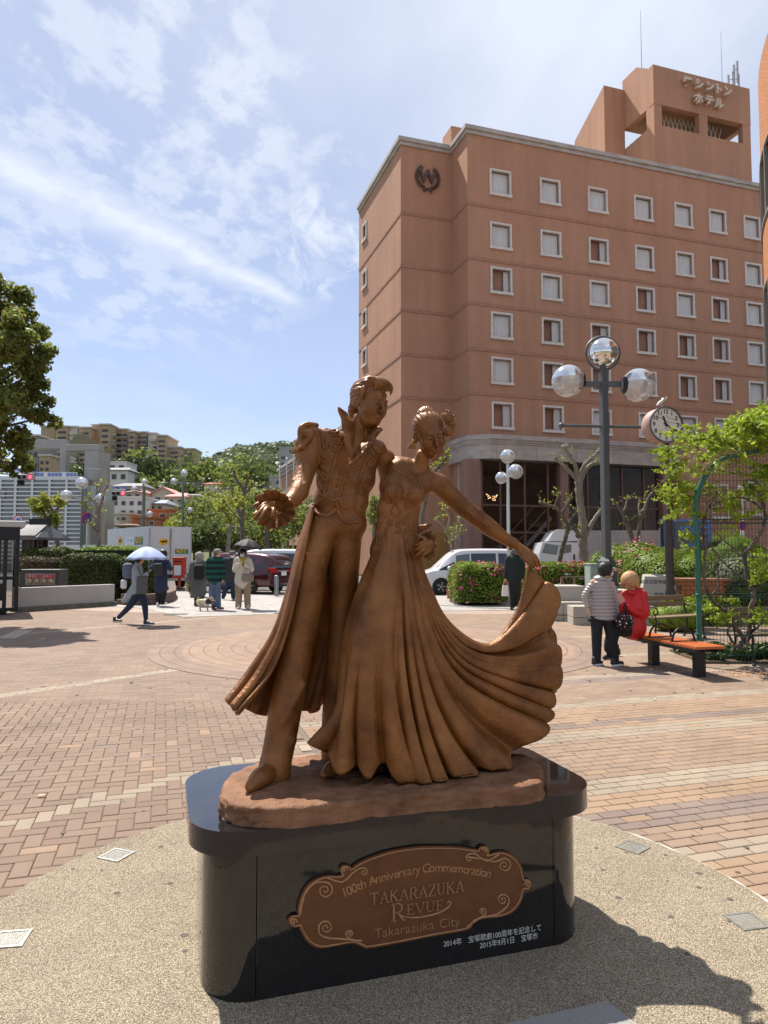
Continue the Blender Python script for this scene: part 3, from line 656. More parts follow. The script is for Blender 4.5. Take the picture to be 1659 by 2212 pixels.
for p,q,w in (((85,740),(135,880),.16),((190,740),(190,830),.18),((360,780),(250,835),.14),((400,845),(270,920),.2),((185,880),(185,1000),.36),((30,920),(85,1000),.14),((60,1020),(45,1060),.2),((120,1000),(135,1080),.18),((250,1010),(190,1090),.16),((325,970),(250,1060),.16),((320,1065),(265,1135),.2),((110,1080),(65,1300),.12),((225,1100),(160,1220),.10),((225,1130),(185,1330),.10),((300,1180),(255,1285),.2),((20,1120),(35,1250),.12)):
    mb = MB(); leaf(fbvh,mb,Bc(*p),Bc(*q),w,1.35); mb.build('relief_leaf',m_bronze_s,female)
mb = MB()
for pts in ([(130,560),(200,620),(300,655)],[(345,650),(400,740),(440,860)],[(250,520),(300,600),(350,640),(420,640),(470,600)],[(370,640),(470,625)]): seam(fbvh,mb,[Bc(*p) for p in pts],1.3,30)
mb.build('neckline_seam',m_bronze_s,female)
q = hit(fbvh,*Bc(314,678),.001); MB().sphere(q,(.013,.007,.013),16,8).sphere(q+Vector((0,-.006,0)),(.007,.006,.007),12,8).build('brooch',m_bronze_s,female)
HF = place_head(928,940,.30,14,20,10,.92)
SB('head',head_sdf(True).mesh('head',m_bronze_s,HF),female)
H = SDF((-.13,-.16,-.10),(.13,.15,.21),.0025); hf = hairfn(2,34,.0011)
H.ell((0,-.022,.042),(.078,.089,.083),.01,fn2=hf); H.ell((0,-.040,.112),(.044,.044,.026),.004,fn2=hf); H.ell((0,-.042,.126),(.030,.030,.016),.004,fn2=hf)
H.ell((0,.115,.004),(.066,.070,.080),.006,kind='s'); H.ell((0,.05,-.10),(.10,.11,.085),.006,kind='s')
for s_ in (-1,1): H.ell((s_*.09,.0,-.012),(.022,.034,.038),.006,kind='s')
SB('hair',H.mesh('hair',m_bronze_s,HF),female)
mb = MB(); c = Vector(S3(966,917,.235))
for i in range(9):
    a = R(-100+i*26); d = Vector((math.cos(a)*.6,-.25*math.sin(i*2),math.sin(a))); P0 = c; P1 = c+d*.043; P2 = c+d*.056
    for k in (-1,0,1): mb.tube([P0,P0+d*.018+Vector((k*.005,-.006,0)),P1+Vector((k*.008,-.002,0)),P2+Vector((k*.009,.004,0))],[.004,.008,.009,.003],6)
for k in range(4): p = c+Vector((-.004+.012*k,-.005,.062+.008*(k%2)-.010*k)); mb.tube([c,p],.0015,5); mb.sphere(p,.0055,8,6)
mb.sphere(c,.009,10,8); SB('flower_ornament',mb.mesh('flower_ornament',m_bronze_s),female)
for (u_,v_,bk,n_) in ((893,953,.25,5),(945,979,.22,4)):
    mb = MB(); p = Vector(S3(u_,v_,bk)); mb.sphere(p,.007,10,8)
    for k in range(n_): mb.tube([p,p+Vector((-.012+.006*k-.006,0,-.018)),p+Vector((-.018+.009*k-.01,0,-.036))],[.002,.0035,.0042],6)
    SB('earring',mb.mesh('earring',m_bronze_s),female)
hand('hand',[[(1112,1175,9,.34),(1128,1187,9.5,.33),(1140,1196,10,.32)],[(1122,1190,8,.33),(1136,1202,7.5,.32)],
 [(1140,1192,6,.32),(1152,1199,5,.31),(1160,1208,4,.305),(1166,1221,2.8,.31)],[(1140,1198,6,.31),(1151,1204,5,.30),(1157,1213,4.2,.295),(1159,1223,3,.30)],
 [(1136,1202,5.5,.31),(1145,1209,4.8,.295),(1151,1217,4,.29),(1153,1226,3,.30)],[(1130,1204,5,.31),(1138,1212,4.4,.30),(1145,1220,3.8,.295),(1148,1228,2.8,.30)],
 [(1126,1196,5.5,.34),(1134,1208,4.6,.345),(1142,1214,4,.34),(1150,1219,3,.33)]],female)
# ---- gown: rows of streamlines, one per fold crest
ROW = [[(807,1138),(792,1215),(752,1335),(733,1430),(724,1530),(664,1606)],[(820,1140),(806,1230),(775,1345),(760,1450),(749,1560),(745,1660)],
 [(836,1142),(826,1240),(806,1355),(797,1460),(797,1565),(800,1664)],[(850,1143),(846,1250),(836,1370),(838,1480),(850,1585),(874,1684)],
 [(862,1143),(862,1255),(862,1380),(870,1490),(887,1597),(911,1692)],[(873,1143),(876,1260),(885,1385),(901,1495),(925,1597),(955,1686)],
 [(882,1142),(888,1262),(904,1390),(930,1500),(968,1595),(1017,1674)],[(890,1141),(898,1262),(921,1385),(960,1488),(1018,1575),(1094,1650)],
 [(897,1140),(906,1262),(934,1378),(982,1470),(1060,1535),(1163,1592)],[(903,1139),(912,1260),(942,1370),(996,1450),(1082,1502),(1184,1547)],
 [(907,1138),(916,1258),(949,1362),(1006,1434),(1096,1476),(1196,1512)],[(910,1137),(919,1256),(954,1355),(1014,1422),(1105,1450),(1205,1457)],
 [(912,1136),(921,1254),(958,1350),(1022,1411),(1112,1425),(1206,1406)],[(913,1135),(922,1250),(962,1345),(1032,1402),(1115,1392),(1194,1342)],
 [(914,1134),(923,1246),(966,1342),(1042,1396),(1114,1362),(1203,1282)],[(915,1133),(924,1243),(968,1340),(1052,1391),(1114,1322),(1143,1224)]]
HB = [.20,.115,.085,.055,.045,.045,.06,.11,.20,.25,.26,.265,.27,.28,.29,.335]
WB = [.34,.285,.255,.24,.235,.235,.24,.25,.265,.28,.29,.30,.31,.325,.335,.34]
def gown_rows(flip):
    o = []
    for k,r in enumerate(ROW):
        row = []
        for j,(u,v) in enumerate(r):
            s_ = j/5; b = WB[k]*(1-s_)+HB[k]*s_ +(-.05*math.sin(math.pi*s_) if 1 <= k <= 3 else -.02*math.sin(math.pi*s_))
            if k == 0: b = [.33,.29,.25,.25,.23,.20][j]
            if k == 15: b = .335
            if flip: b = .335+(.335-b)*1.15 if k > 0 else b+.01
            row.append(S3(u,v,b))
        o.append(crom(row,90))
    return np.array(o)
def gown_sheet(flip,nc=420):
    A = gown_rows(flip); t = np.linspace(0,15,nc); G_ = np.array([crom(A[:,i],nc) for i in range(90)])
    S_ = np.linspace(0,1,90)[:,None]*np.ones((1,nc)); T_ = np.ones((90,1))*t[None,:]
    du = np.gradient(G_,axis=0); dv = np.gradient(G_,axis=1); du /= np.linalg.norm(du,axis=2,keepdims=True)+1e-9; dv /= np.linalg.norm(dv,axis=2,keepdims=True)+1e-9
    N_ = np.cross(du,dv); N_ /= np.linalg.norm(N_,axis=2,keepdims=True)+1e-9
    if N_[45,nc//2][1] > 0 and not flip: N_ = -N_
    if N_[45,nc//2][1] < 0 and flip: N_ = -N_
    s0_ = np.interp(T_,[0,1,3,5,9,15],[.55,.45,.30,.16,.12,.14]); ramp = np.clip((S_-s0_)/(1-s0_),0,1)**1.2
    var = 1+.38*np.sin(T_*1.7+.6)+.22*np.sin(T_*3.1); edge = np.clip(np.minimum(T_,15-T_)/.8,0,1)
    start = np.clip(1.0-np.abs(T_-1.5)/2.2,0,1)*.0
    A_ = (.040 if not flip else .025)*ramp*var*edge*np.interp(T_,[0,8,11,13.5,15],[1,1,.8,.55,.4]); ph = 2*np.pi*(T_+.15*np.sin(T_*1.3)+.08*np.sin(T_*2.7+1)*ramp)
    crease = np.cos(ph)-.16*np.cos(2*ph)+.10*np.sin(3*ph+T_); wn = A_*(crease-.45)-.05*np.clip(1-S_/.28,0,1)**1.3; wd_ = (.014*ramp**2+.020*ramp**5)*np.interp(T_,[0,6,9,15],[.8,.8,.45,.35])*(np.cos(ph)-.2+.35*np.cos(2*ph+.6))*edge*(1+.3*np.sin(T_*2.9+1))
    curl = ramp**2.2*edge*(1+.5*np.sin(T_*2.3+.5))*np.clip((T_-.5)/1.5,.3,1)
    side = (.023+.009*np.sin(T_*1.9))*curl*np.sin(ph) +.006*curl*np.sin(2*ph+1)
    fine = 0
    mid = .006*np.sin(np.pi*np.clip(S_/.45,0,1))*np.cos(ph*.5+1.0)*edge
    return G_ +N_*(wn+fine+mid)[...,None] +du*wd_[...,None] +dv*side[...,None]
gf,gb = gown_sheet(False),gown_sheet(True)
G_ = np.concatenate([gf,gb[:,-2:0:-1]],1)
G_[:,:,2] = np.maximum(G_[:,:,2],.735)
me = MB().grid([[tuple(p) for p in row] for row in G_],wrap=True).mesh('gown',m_bronze)
gown = SB('gown',me,female); solid(gown,.009,0)
gown['label'] = 'long flowing gown with deep folds, its hem fanned out to the side'
# ================================================================ GROUND
def shader(name,rough=.8):
    m = bpy.data.materials.new(name); m.use_nodes = True; MATS[name] = m; b = m.node_tree.nodes['Principled BSDF']; b.inputs['Roughness'].default_value = rough
    b.inputs['Specular IOR Level'].default_value = .25; return m,m.node_tree,b
def pavemat(name,c1,c2,speck=.25,rv=.14):
    """single brick: fine exposed aggregate, colour differs from brick to brick"""
    m,n,b = shader(name,.85); l = n.links.new; t = Nn(n,'ShaderNodeTexCoord'); g = Nn(n,'ShaderNodeNewGeometry'); oi = Nn(n,'ShaderNodeObjectInfo')
    ad = M('FRACT',M('ADD',g.outputs['Random Per Island'],oi.outputs['Random'],nt=n),nt=n)
    mx = Nn(n,'ShaderNodeMix'); mx.data_type = 'RGBA'; mx.inputs[6].default_value = (*c1,1); mx.inputs[7].default_value = (*c2,1); l(ad,mx.inputs[0])
    ns = Nn(n,'ShaderNodeTexNoise'); ns.inputs['Scale'].default_value = 160; ns.inputs['Detail'].default_value = 4; ns.inputs['Roughness'].default_value = .8; l(g.outputs['Position'],ns.inputs[0])
    ns2 = Nn(n,'ShaderNodeTexNoise'); ns2.inputs['Scale'].default_value = 1.1; ns2.inputs['Detail'].default_value = 5; l(g.outputs['Position'],ns2.inputs[0])
    mr = Nn(n,'ShaderNodeMapRange'); mr.inputs[1].default_value = .3; mr.inputs[2].default_value = .7; mr.inputs[3].default_value = 1-speck; mr.inputs[4].default_value = 1+speck; l(ns.outputs[0],mr.inputs[0])
    mr2 = Nn(n,'ShaderNodeMapRange'); mr2.inputs[1].default_value = .3; mr2.inputs[2].default_value = .7; mr2.inputs[3].default_value = .86; mr2.inputs[4].default_value = 1.12; l(ns2.outputs[0],mr2.inputs[0])
    v = M('MULTIPLY',mr.outputs[0],mr2.outputs[0],nt=n); hs = Nn(n,'ShaderNodeHueSaturation'); l(v,hs.inputs['Value']); l(mx.outputs[2],hs.inputs['Color']); l(hs.outputs[0],b.inputs['Base Color'])
    bp = Nn(n,'ShaderNodeBump'); bp.inputs['Strength'].default_value = .5; bp.inputs['Distance'].default_value = .003; l(ns.outputs[0],bp.inputs['Height']); l(bp.outputs[0],b.inputs['Normal']); return m
P_ROSE = pavemat('paver_rose',(0.189,0.134,0.101),(0.220,0.156,0.117)); P_OR = pavemat('paver_orange',(0.260,0.180,0.123),(0.290,0.202,0.136))
P_PUR = pavemat('paver_plum',(0.189,0.145,0.123),(0.211,0.161,0.136)); P_CR = pavemat('paver_cream',(0.262,0.214,0.162),(0.292,0.238,0.180)); P_BR = pavemat('paver_brown',(0.231,0.164,0.120),(0.264,0.188,0.136))
STR = [(-9,'o'),(.48,'c'),(.68,'b'),(1.0,'p'),(1.32,'o'),(1.62,'c'),(1.95,'b'),(2.9,'c'),(3.2,'o'),(3.32,'p'),(3.55,'o'),(4.1,'c'),(4.35,'b'),(5.3,'p'),(5.6,'c'),(5.85,'b'),(7.2,'c'),(7.5,'b'),(8.4,'p'),(8.8,'b'),(9.6,'c'),(9.9,'b')]
def stripe(y):
    c = 'b'
    for y0,k in STR:
        if y >= y0: c = k
    return c
PM = dict(c=P_CR,o=P_OR,p=P_PUR,b=P_BR,r=P_ROSE)
DC,DR = Vector((0,3.2)),1.88
bands = [((-1.331,2.165),(.557,3.310)),((-6.6,3.75),(-1.2,7.35))]
def bdist(x,y,k):
    (x0,y0),(x1,y1) = bands[k]; dx,dy = x1-x0,y1-y0; return abs((x-x0)*dy-(y-y0)*dx)/math.hypot(dx,dy)
ZS = .95
NEAR = 8.3
bricks = []
def addb(cx,cy,hx,hy,col):
    p = LF @ Vector((cx,cy,0)); 
    if p.y > NEAR or p.y < 1.55 or (p.xy-DC).length < DR-.06: return
    if abs(p.x) > .545*p.y+.5: return
    bricks.append((p.y,cx,cy,hx,hy,col))
for j in range(-22,62):
    y = (j+.5)*.1
    for i in range(-2,40):
        x = ZS+.1+i*.2+(.1 if j % 2 else 0)
        if x-.1 < ZS-.01: continue
        addb(x,y,.1,.05,stripe(y) if rnd.random() > .05 else rnd.choice('bo'))
    if j % 2: addb(ZS+.05,y,.05,.05,stripe(y))
for r_ in range(-30,70):
    for c_ in range(-60,12):
        kk = (c_-r_) % 4
        if kk == 0: cx,cy,hx,hy = (c_+1)*.1,(r_+.5)*.1,.1,.05
        elif kk == 3: cx,cy,hx,hy = (c_+.5)*.1,(r_+1)*.1,.05,.1
        else: continue
        if cx+hx > ZS+.001: continue
        d = bdist(cx,cy,0); d2 = bdist(cx,cy,1)
        addb(cx,cy,hx,hy, 'c' if min(d,d2) < .085 else ('r' if rnd.random() < .965 else rnd.choice('obbp')))
bricks.sort(key=lambda b: b[0])
def brickmesh(mb,cx,cy,hx,hy,dz=0.):
    g = .0035; q = .006; a,b_ = hx-g,hy-g; z = dz
    mb.add([(cx-a,cy-b_,-.012),(cx+a,cy-b_,-.012),(cx+a,cy+b_,-.012),(cx-a,cy+b_,-.012),(cx-a,cy-b_,z-.003),(cx+a,cy-b_,z-.003),(cx+a,cy+b_,z-.003),(cx-a,cy+b_,z-.003),(cx-a+q,cy-b_+q,z),(cx+a-q,cy-b_+q,z),(cx+a-q,cy+b_-q,z),(cx-a+q,cy+b_-q,z)],
      [(8,9,10,11),(0,1,5,4),(1,2,6,5),(2,3,7,6),(3,0,4,7),(4,5,9,8),(5,6,10,9),(6,7,11,10),(7,4,8,11)])
m_joint = mat('paving_joint_sand',(.15,.115,.09),rough=.95,var=.3,vscale=30)
ground_near = MB().quad((-7,.5,-.0095),(7,.5,-.0095),(7,8.6,-.0095),(-7,8.6,-.0095)).build('pavement',m_joint,kind='structure')
seenb = [b for b in bricks if abs((LF@Vector((b[1],b[2],0))).x) < .56*b[0]+.1 and b[0] > 2.45]
rest = [b for b in bricks if b not in set(seenb[:290])]
protos = {}
for b in seenb[:290]:
    key = (b[3] > b[4],b[3] == b[4],b[5],rnd.randrange(2))
    if key not in protos:
        mb = MB(); brickmesh(mb,0,0,b[3],b[4],rnd.uniform(-.0012,.0012)); protos[key] = mb.mesh('brick',PM[b[5]])
    p = LF @ Vector((b[1],b[2],0)); o = bpy.data.objects.new('brick',protos[key]); COL.objects.link(o); o.parent = ground_near; o.location = (p.x,p.y,0); o.rotation_euler = (rnd.uniform(-.004,.004),rnd.uniform(-.004,.004),LA+rnd.uniform(-.006,.006))
for c in 'copbr':
    mb = MB()
    for b in rest:
        if b[5] == c: brickmesh(mb,b[1],b[2],b[3],b[4],rnd.uniform(-.0012,.0012))
    if mb.v:
        me = mb.mesh('brick_field',PM[c]); me.transform(LF); link('brick_field',me,ground_near,kind='stuff')
def farpave(name,left):
    m,n,b = shader(name,.85); l = n.links.new; t = Nn(n,'ShaderNodeTexCoord'); br = Nn(n,'ShaderNodeTexBrick')
    br.inputs['Scale'].default_value = 1; br.inputs['Brick Width'].default_value = .2; br.inputs['Row Height'].default_value = .1; br.inputs['Mortar Size'].default_value = .006; br.inputs['Mortar Smooth'].default_value = .2; br.inputs['Bias'].default_value = 0
    l(t.outputs['Object'],br.inputs[0]); sp = Nn(n,'ShaderNodeSeparateXYZ'); l(t.outputs['Object'],sp.inputs[0])
    C = dict(c=(0.286,0.238,0.183),o=(0.268,0.187,0.129),p=(0.198,0.151,0.132),b=(0.242,0.173,0.126),r=(0.216,0.155,0.117))
    if not left:
        cr = Nn(n,'ShaderNodeValToRGB'); cr.color_ramp.interpolation = 'CONSTANT'; el = cr.color_ramp.elements
        ss = [s_ for s_ in STR if s_[0] > 3]; el[0].position = 0; el[0].color = (*C['o'],1); el[1].position = .99; el[1].color = (*C['b'],1)
        for y0,k in ss[1:]:
            e = el.new(min(.98,y0/12)); e.color = (*C[k],1)
        l(M('DIVIDE',sp.outputs[1],12.,nt=n),cr.inputs[0]); base = cr.outputs[0]
    else:
        mx = Nn(n,'ShaderNodeMix'); mx.data_type = 'RGBA'; mx.inputs[6].default_value = (*C['r'],1); mx.inputs[7].default_value = (*C['c'],1)
        (x0,y0),(x1,y1) = bands[1]; dx,dy = x1-x0,y1-y0; q = math.hypot(dx,dy)
        d = M('ABSOLUTE',M('SUBTRACT',M('MULTIPLY',M('SUBTRACT',sp.outputs[0],x0,nt=n),dy/q,nt=n),M('MULTIPLY',M('SUBTRACT',sp.outputs[1],y0,nt=n),dx/q,nt=n),nt=n),nt=n)
        d = M('PINGPONG',d,3.2,nt=n); l(M('LESS_THAN',d,.11,nt=n),mx.inputs[0]); base = mx.outputs[2]
    vn = Nn(n,'ShaderNodeTexWhiteNoise'); fl = Nn(n,'ShaderNodeVectorMath'); fl.operation = 'FLOOR'; ml = Nn(n,'ShaderNodeVectorMath'); ml.operation = 'MULTIPLY'; ml.inputs[1].default_value = (5,10,0); l(t.outputs['Object'],ml.inputs[0]); l(ml.outputs[0],fl.inputs[0]); l(fl.outputs[0],vn.inputs[0])
    ns = Nn(n,'ShaderNodeTexNoise'); ns.inputs['Scale'].default_value = .8; ns.inputs['Detail'].default_value = 6; l(t.outputs['Object'],ns.inputs[0])
    v = M('ADD',M('MULTIPLY',vn.outputs[0],.28,nt=n),M('MULTIPLY',ns.outputs[0],.5,nt=n),nt=n); v = M('ADD',v,.60,nt=n)
    hs = Nn(n,'ShaderNodeHueSaturation'); l(v,hs.inputs['Value']); l(base,hs.inputs['Color'])
    l(hs.outputs[0],br.inputs['Color1']); l(hs.outputs[0],br.inputs['Color2']); br.inputs['Mortar'].default_value = (.16,.12,.095,1)
    l(br.outputs[0],b.inputs['Base Color']); return m
def gpoly(name,pts,z,m,kind='structure',parent=None):
    P = [LFi @ Vector((p[0],p[1],z)) for p in pts]; o = link(name,MB().poly3([tuple(p) for p in P]).mesh(name,m),parent); o.location = (LX,LY,0); o.rotation_euler = (0,0,LA)
    if parent: o.matrix_parent_inverse = Matrix.Identity(4)
    else: tag(o,kind=kind)
    return o
zx = lambda Y: (LX+ZS*math.cos(LA)-math.sin(LA)*((Y-LY-ZS*math.sin(LA))/math.cos(LA)))
gpoly('pavement',[(-16,8.1),(zx(8.1),8.1),(zx(19.5),19.5),(-16,24)],-.0035,farpave('brick_paving_left',True))
gpoly('pavement',[(zx(8.1),8.1),(22,8.1),(22,21),(zx(19.5),19.5)],-.0035,farpave('brick_paving_right',False))
gpoly('pavement',[(6.8,.5),(22,.5),(22,8.3),(6.8,8.3)],-.0007,MATS['brick_paving_right']); gpoly('pavement',[(-16,.5),(-6.8,.5),(-6.8,8.3),(-16,8.3)],-.0007,MATS['brick_paving_left'])
def ringmat():
    m,n,b = shader('ring_paving',.85); l = n.links.new; t = Nn(n,'ShaderNodeTexCoord'); sp = Nn(n,'ShaderNodeSeparateXYZ'); l(t.outputs['Object'],sp.inputs[0])
    r_ = M('SQRT',M('ADD',M('POWER',sp.outputs[0],2.,nt=n),M('POWER',sp.outputs[1],2.,nt=n),nt=n),nt=n); an = M('ARCTAN2',sp.outputs[1],sp.outputs[0],nt=n)
    fr = M('FRACT',M('DIVIDE',r_,.24,nt=n),nt=n); jr = M('LESS_THAN',fr,.07,nt=n); fa = M('FRACT',M('MULTIPLY',an,26.,nt=n),nt=n); ja = M('LESS_THAN',fa,.05,nt=n)
    cr = Nn(n,'ShaderNodeValToRGB'); cr.color_ramp.interpolation = 'CONSTANT'; el = cr.color_ramp.elements; el[0].color = (.30,.22,.165,1); el[1].position = .28; el[1].color = (.27,.19,.14,1)
    for p,c in ((.42,(.29,.215,.16,1)),(.52,(.255,.18,.135,1)),(.70,(.27,.19,.14,1)),(.86,(.225,.165,.13,1))): e = el.new(p); e.color = c
    l(M('DIVIDE',r_,4.05,nt=n),cr.inputs[0]); ns = Nn(n,'ShaderNodeTexNoise'); ns.inputs['Scale'].default_value = 3; ns.inputs['Detail'].default_value = 8; l(t.outputs['Object'],ns.inputs[0])
    hs = Nn(n,'ShaderNodeHueSaturation'); l(M('ADD',M('MULTIPLY',ns.outputs[0],.8,nt=n),.6,nt=n),hs.inputs['Value']); l(cr.outputs[0],hs.inputs['Color'])
    mx = Nn(n,'ShaderNodeMix'); mx.data_type = 'RGBA'; l(M('MAXIMUM',jr,ja,nt=n),mx.inputs[0]); l(hs.outputs[0],mx.inputs[6]); mx.inputs[7].default_value = (.13,.09,.075,1); l(mx.outputs[2],b.inputs['Base Color']); return m
o = MB().prism([(4.05*math.cos(R(a*4)),4.05*math.sin(R(a*4))) for a in range(90)],-.01,.0035).build('pavement',ringmat(),kind='structure'); o.location = (-.1,13.2,0)
m,n,b = shader('aggregate',.9); l = n.links.new; g = Nn(n,'ShaderNodeNewGeometry'); vo = Nn(n,'ShaderNodeTexVoronoi'); vo.inputs['Scale'].default_value = 190; l(g.outputs['Position'],vo.inputs[0])
cr = Nn(n,'ShaderNodeValToRGB'); el = cr.color_ramp.elements; el[0].color = (.24,.19,.13,1); el[1].color = (.54,.455,.34,1); e = el.new(.5); e.color = (.385,.32,.23,1); sp = Nn(n,'ShaderNodeSeparateColor'); l(vo.outputs['Color'],sp.inputs[0]); l(sp.outputs[0],cr.inputs[0])
dk = Nn(n,'ShaderNodeMapRange'); dk.inputs[1].default_value = .25; dk.inputs[2].default_value = .6; dk.inputs[3].default_value = 1.05; dk.inputs[4].default_value = .42; l(vo.outputs['Distance'],dk.inputs[0])
ns = Nn(n,'ShaderNodeTexNoise'); ns.inputs['Scale'].default_value = 2.2; ns.inputs['Detail'].default_value = 5; l(g.outputs['Position'],ns.inputs[0])
ps = Nn(n,'ShaderNodeSeparateXYZ'); l(g.outputs['Position'],ps.inputs[0])
hs = Nn(n,'ShaderNodeHueSaturation'); l(M('MULTIPLY',dk.outputs[0],M('ADD',M('MULTIPLY',ns.outputs[0],.5,nt=n),.75,nt=n),nt=n),hs.inputs['Value']); l(cr.outputs[0],hs.inputs['Color']); l(hs.outputs[0],b.inputs['Base Color'])
bp = Nn(n,'ShaderNodeBump'); bp.inputs['Strength'].default_value = .7; bp.inputs['Distance'].default_value = .004; bp.invert = True; l(vo.outputs['Distance'],bp.inputs['Height']); l(bp.outputs[0],b.inputs['Normal'])
disc = MB().prism([(DR*math.cos(R(a*2)),DR*math.sin(R(a*2))) for a in range(180)],-.01,.0035).build('path',MATS['aggregate'],kind='structure'); disc.location = (DC.x,DC.y,0)
mb = MB()
for i in range(260):
    a = R(8+i*.21); w = .006*max(0,math.sin(i*.13)*math.sin(i*.071+1)+.25)+.0008
    p = [(DR+k)*1 for k in (-w,w)]; a2 = a+R(.21)
    mb.quad((p[0]*math.cos(a),p[0]*math.sin(a),.0045),(p[1]*math.cos(a),p[1]*math.sin(a),.0045),(p[1]*math.cos(a2),p[1]*math.sin(a2),.0045),(p[0]*math.cos(a2),p[0]*math.sin(a2),.0045))
o = mb.build('cement_edge',mat('old_cement',(.55,.50,.44),rough=.9,var=.2,vscale=60),kind='stuff'); o.location = (DC.x,DC.y,0)
m_steel = mat('steel_frame',(.38,.37,.34),rough=.4,metal=.7,var=.2,vscale=40); m_lens = mat('light_lens',(.26,.25,.21),rough=.25,spec=.6,var=.2,vscale=120,bump=.4,bscale=150)
for i,(u,v,lb) in enumerate(((251,1849,'square ground light left of the plinth, near the brick edge'),(22,2031,'square ground light at the left border of the beige disc'),(1367,1832,'square ground light behind the right end of the plinth'),(1613,1992,'square ground light in front right of the plinth, by the brick edge'))):
    p = G(u,v); t = thing('ground_light',lb, 'ground light',(p.x,p.y,.0036),math.atan2(p.y-DC.y,p.x-DC.x)+R(8), 'lights set flush in the disc',local=True); s_ = .064
    mb = MB()
    for a,b_ in (((0,s_),(2*s_+.016,.014)),((0,-s_),(2*s_+.016,.014)),((s_,0),(.014,2*s_-.0145)),((-s_,0),(.014,2*s_-.0145))): mb.box((a[0],a[1],.002),(b_[0],b_[1],.006))
    mb.build('frame',m_steel,t); MB().box((0,0,.0012),(2*s_-.016,2*s_-.016,.003)).build('lens',m_lens,t)
    mb = MB()
    for k in range(-4,5): mb.box((k*.011,0,.0032),(.003,.085,.001))
    tag(mb.build('ribs',m_steel,t),kind='stuff')
pl = [G(1050,2222,.0045),G(1312,2163,.0045),G(1385,2222,.0045)]; pl = [pl[0],G(1180,2300,.0045),G(1480,2300,.0045),pl[2],pl[1]]
bevel(MB().prism([(p.x,p.y) for p in pl],-.005,.0075).build('stone_slab',mat('grey_granite_slab',(.25,.245,.235),rough=.7,var=.25,vscale=120),label='flat grey granite slab set in the beige paving at the bottom edge',cat='paving slab'),.002)
m_leafd = mat('dry_leaf',(.55,.42,.28),rough=.8)
for i,(u,v,lb) in enumerate(((90,3189/1.8517,'pale dry leaf lying on the brick paving left of the plinth'),(1413,2800/1.8517,'small dry leaf on the paving right of the gown'))):
    p = G(u,v); mb = MB(); mb.grid([[(-.03+.06*j/4,(i2-1)*.018*math.sin(math.pi*(j+.3)/4.6),.008+.006*abs(i2-1)+.004*math.sin(j)) for j in range(5)] for i2 in range(3)])
    o = mb.build('leaf',m_leafd,label=lb,cat='leaf'); o.location = p; o.rotation_euler = (0,0,.6+i)
def tilemat(name,c1,c2,w,h_):
    m,n,b = shader(name,.7); l = n.links.new; t = Nn(n,'ShaderNodeTexCoord'); br = Nn(n,'ShaderNodeTexBrick'); br.inputs['Scale'].default_value = 1; br.inputs['Brick Width'].default_value = w; br.inputs['Row Height'].default_value = h_; br.inputs['Mortar Size'].default_value = .008; br.inputs['Color1'].default_value = (*c1,1); br.inputs['Color2'].default_value = (*c2,1); br.inputs['Mortar'].default_value = (c1[0]*.55,c1[1]*.55,c1[2]*.55,1); l(t.outputs['Object'],br.inputs[0])
    ns = Nn(n,'ShaderNodeTexNoise'); ns.inputs['Scale'].default_value = 1.4; ns.inputs['Detail'].default_value = 7; l(t.outputs['Object'],ns.inputs[0]); hs = Nn(n,'ShaderNodeHueSaturation'); l(M('ADD',M('MULTIPLY',ns.outputs[0],.6,nt=n),.7,nt=n),hs.inputs['Value']); l(br.outputs[0],hs.inputs['Color']); l(hs.outputs[0],b.inputs['Base Color']); return m
def Gp(*a): return [(G(u,v).x,G(u,v).y) for u,v in a]
gpoly('pavement',[(-30,19.0),(40,16),(40,31.2),(-30,31.2)],-.0045,tilemat('plaza_slabs',(.30,.235,.19),(.34,.26,.21),.6,.3))
gpoly('pavement',[*Gp((300,1313),(397,1333),(594,1326.5),(800,1321),(1130,1318),(1290,1316)),(24,20.6),(24,31.0),(-13.0,31.0),(-11.5,24)],.0035,tilemat('pale_granite_paving',(.30,.28,.265),(.36,.335,.315),.6,.3))
m_dark = mat('iron_grate',(.05,.05,.05),rough=.6)
for (u0,u1,v,lb) in ((366,385,1329,'dark drain grate in the pale paving, left one in front of the small dog'),(590,640,1326,'dark drain grate at the edge of the pale paving below the cream jacket')):
    p,q = G(u0,v),G(u1,v); MB().box(((p.x+q.x)/2,p.y+.25,.006),(max(.6,q.x-p.x),.4,.006)).build('drain_grate',m_dark,label=lb,cat='drain')
p = G(1350,1370); o = MB().lathe([(0,.006),(.30,.006),(.31,.008),(.335,.008),(.335,0)],(0,0,0),32).build('manhole_cover',mat('cast_iron',(.22,.20,.17),rough=.5,metal=.4,var=.4,vscale=30),label='round patterned manhole cover in the paving by the stone steps',cat='manhole cover'); o.location = (G(1350,1342).x,G(1350,1342).y,0)
m_asph = mat('asphalt',(.105,.10,.098),rough=.9,var=.25,vscale=3,bump=.3,bscale=60,detail=8)
gpoly('road',[(-80,31.2),(90,31.2),(90,62),(-80,62)],-.12,m_asph)
m_kerb = mat('kerb_stone',(.42,.40,.37),rough=.8,var=.2,vscale=6)
kb = MB().box((0,31.3,-.06),(140,.2,.125)).build('kerb',m_kerb,kind='structure')
MB().box((0,62.1,-.06),(160,.2,.14)).build('kerb',m_kerb,kind='structure')
mb = MB()
for k in range(-12,14): mb.box((k*5,46.5,-.115),(2.5,.12,.004))
tag(mb.build('road_marking',mat('road_paint',(.75,.75,.72),rough=.7,var=.1),kind='structure'),kind='structure')
m_far = mat('far_ground',(.13,.12,.10),rough=.95,col2=(.10,.12,.06),vscale=.08)
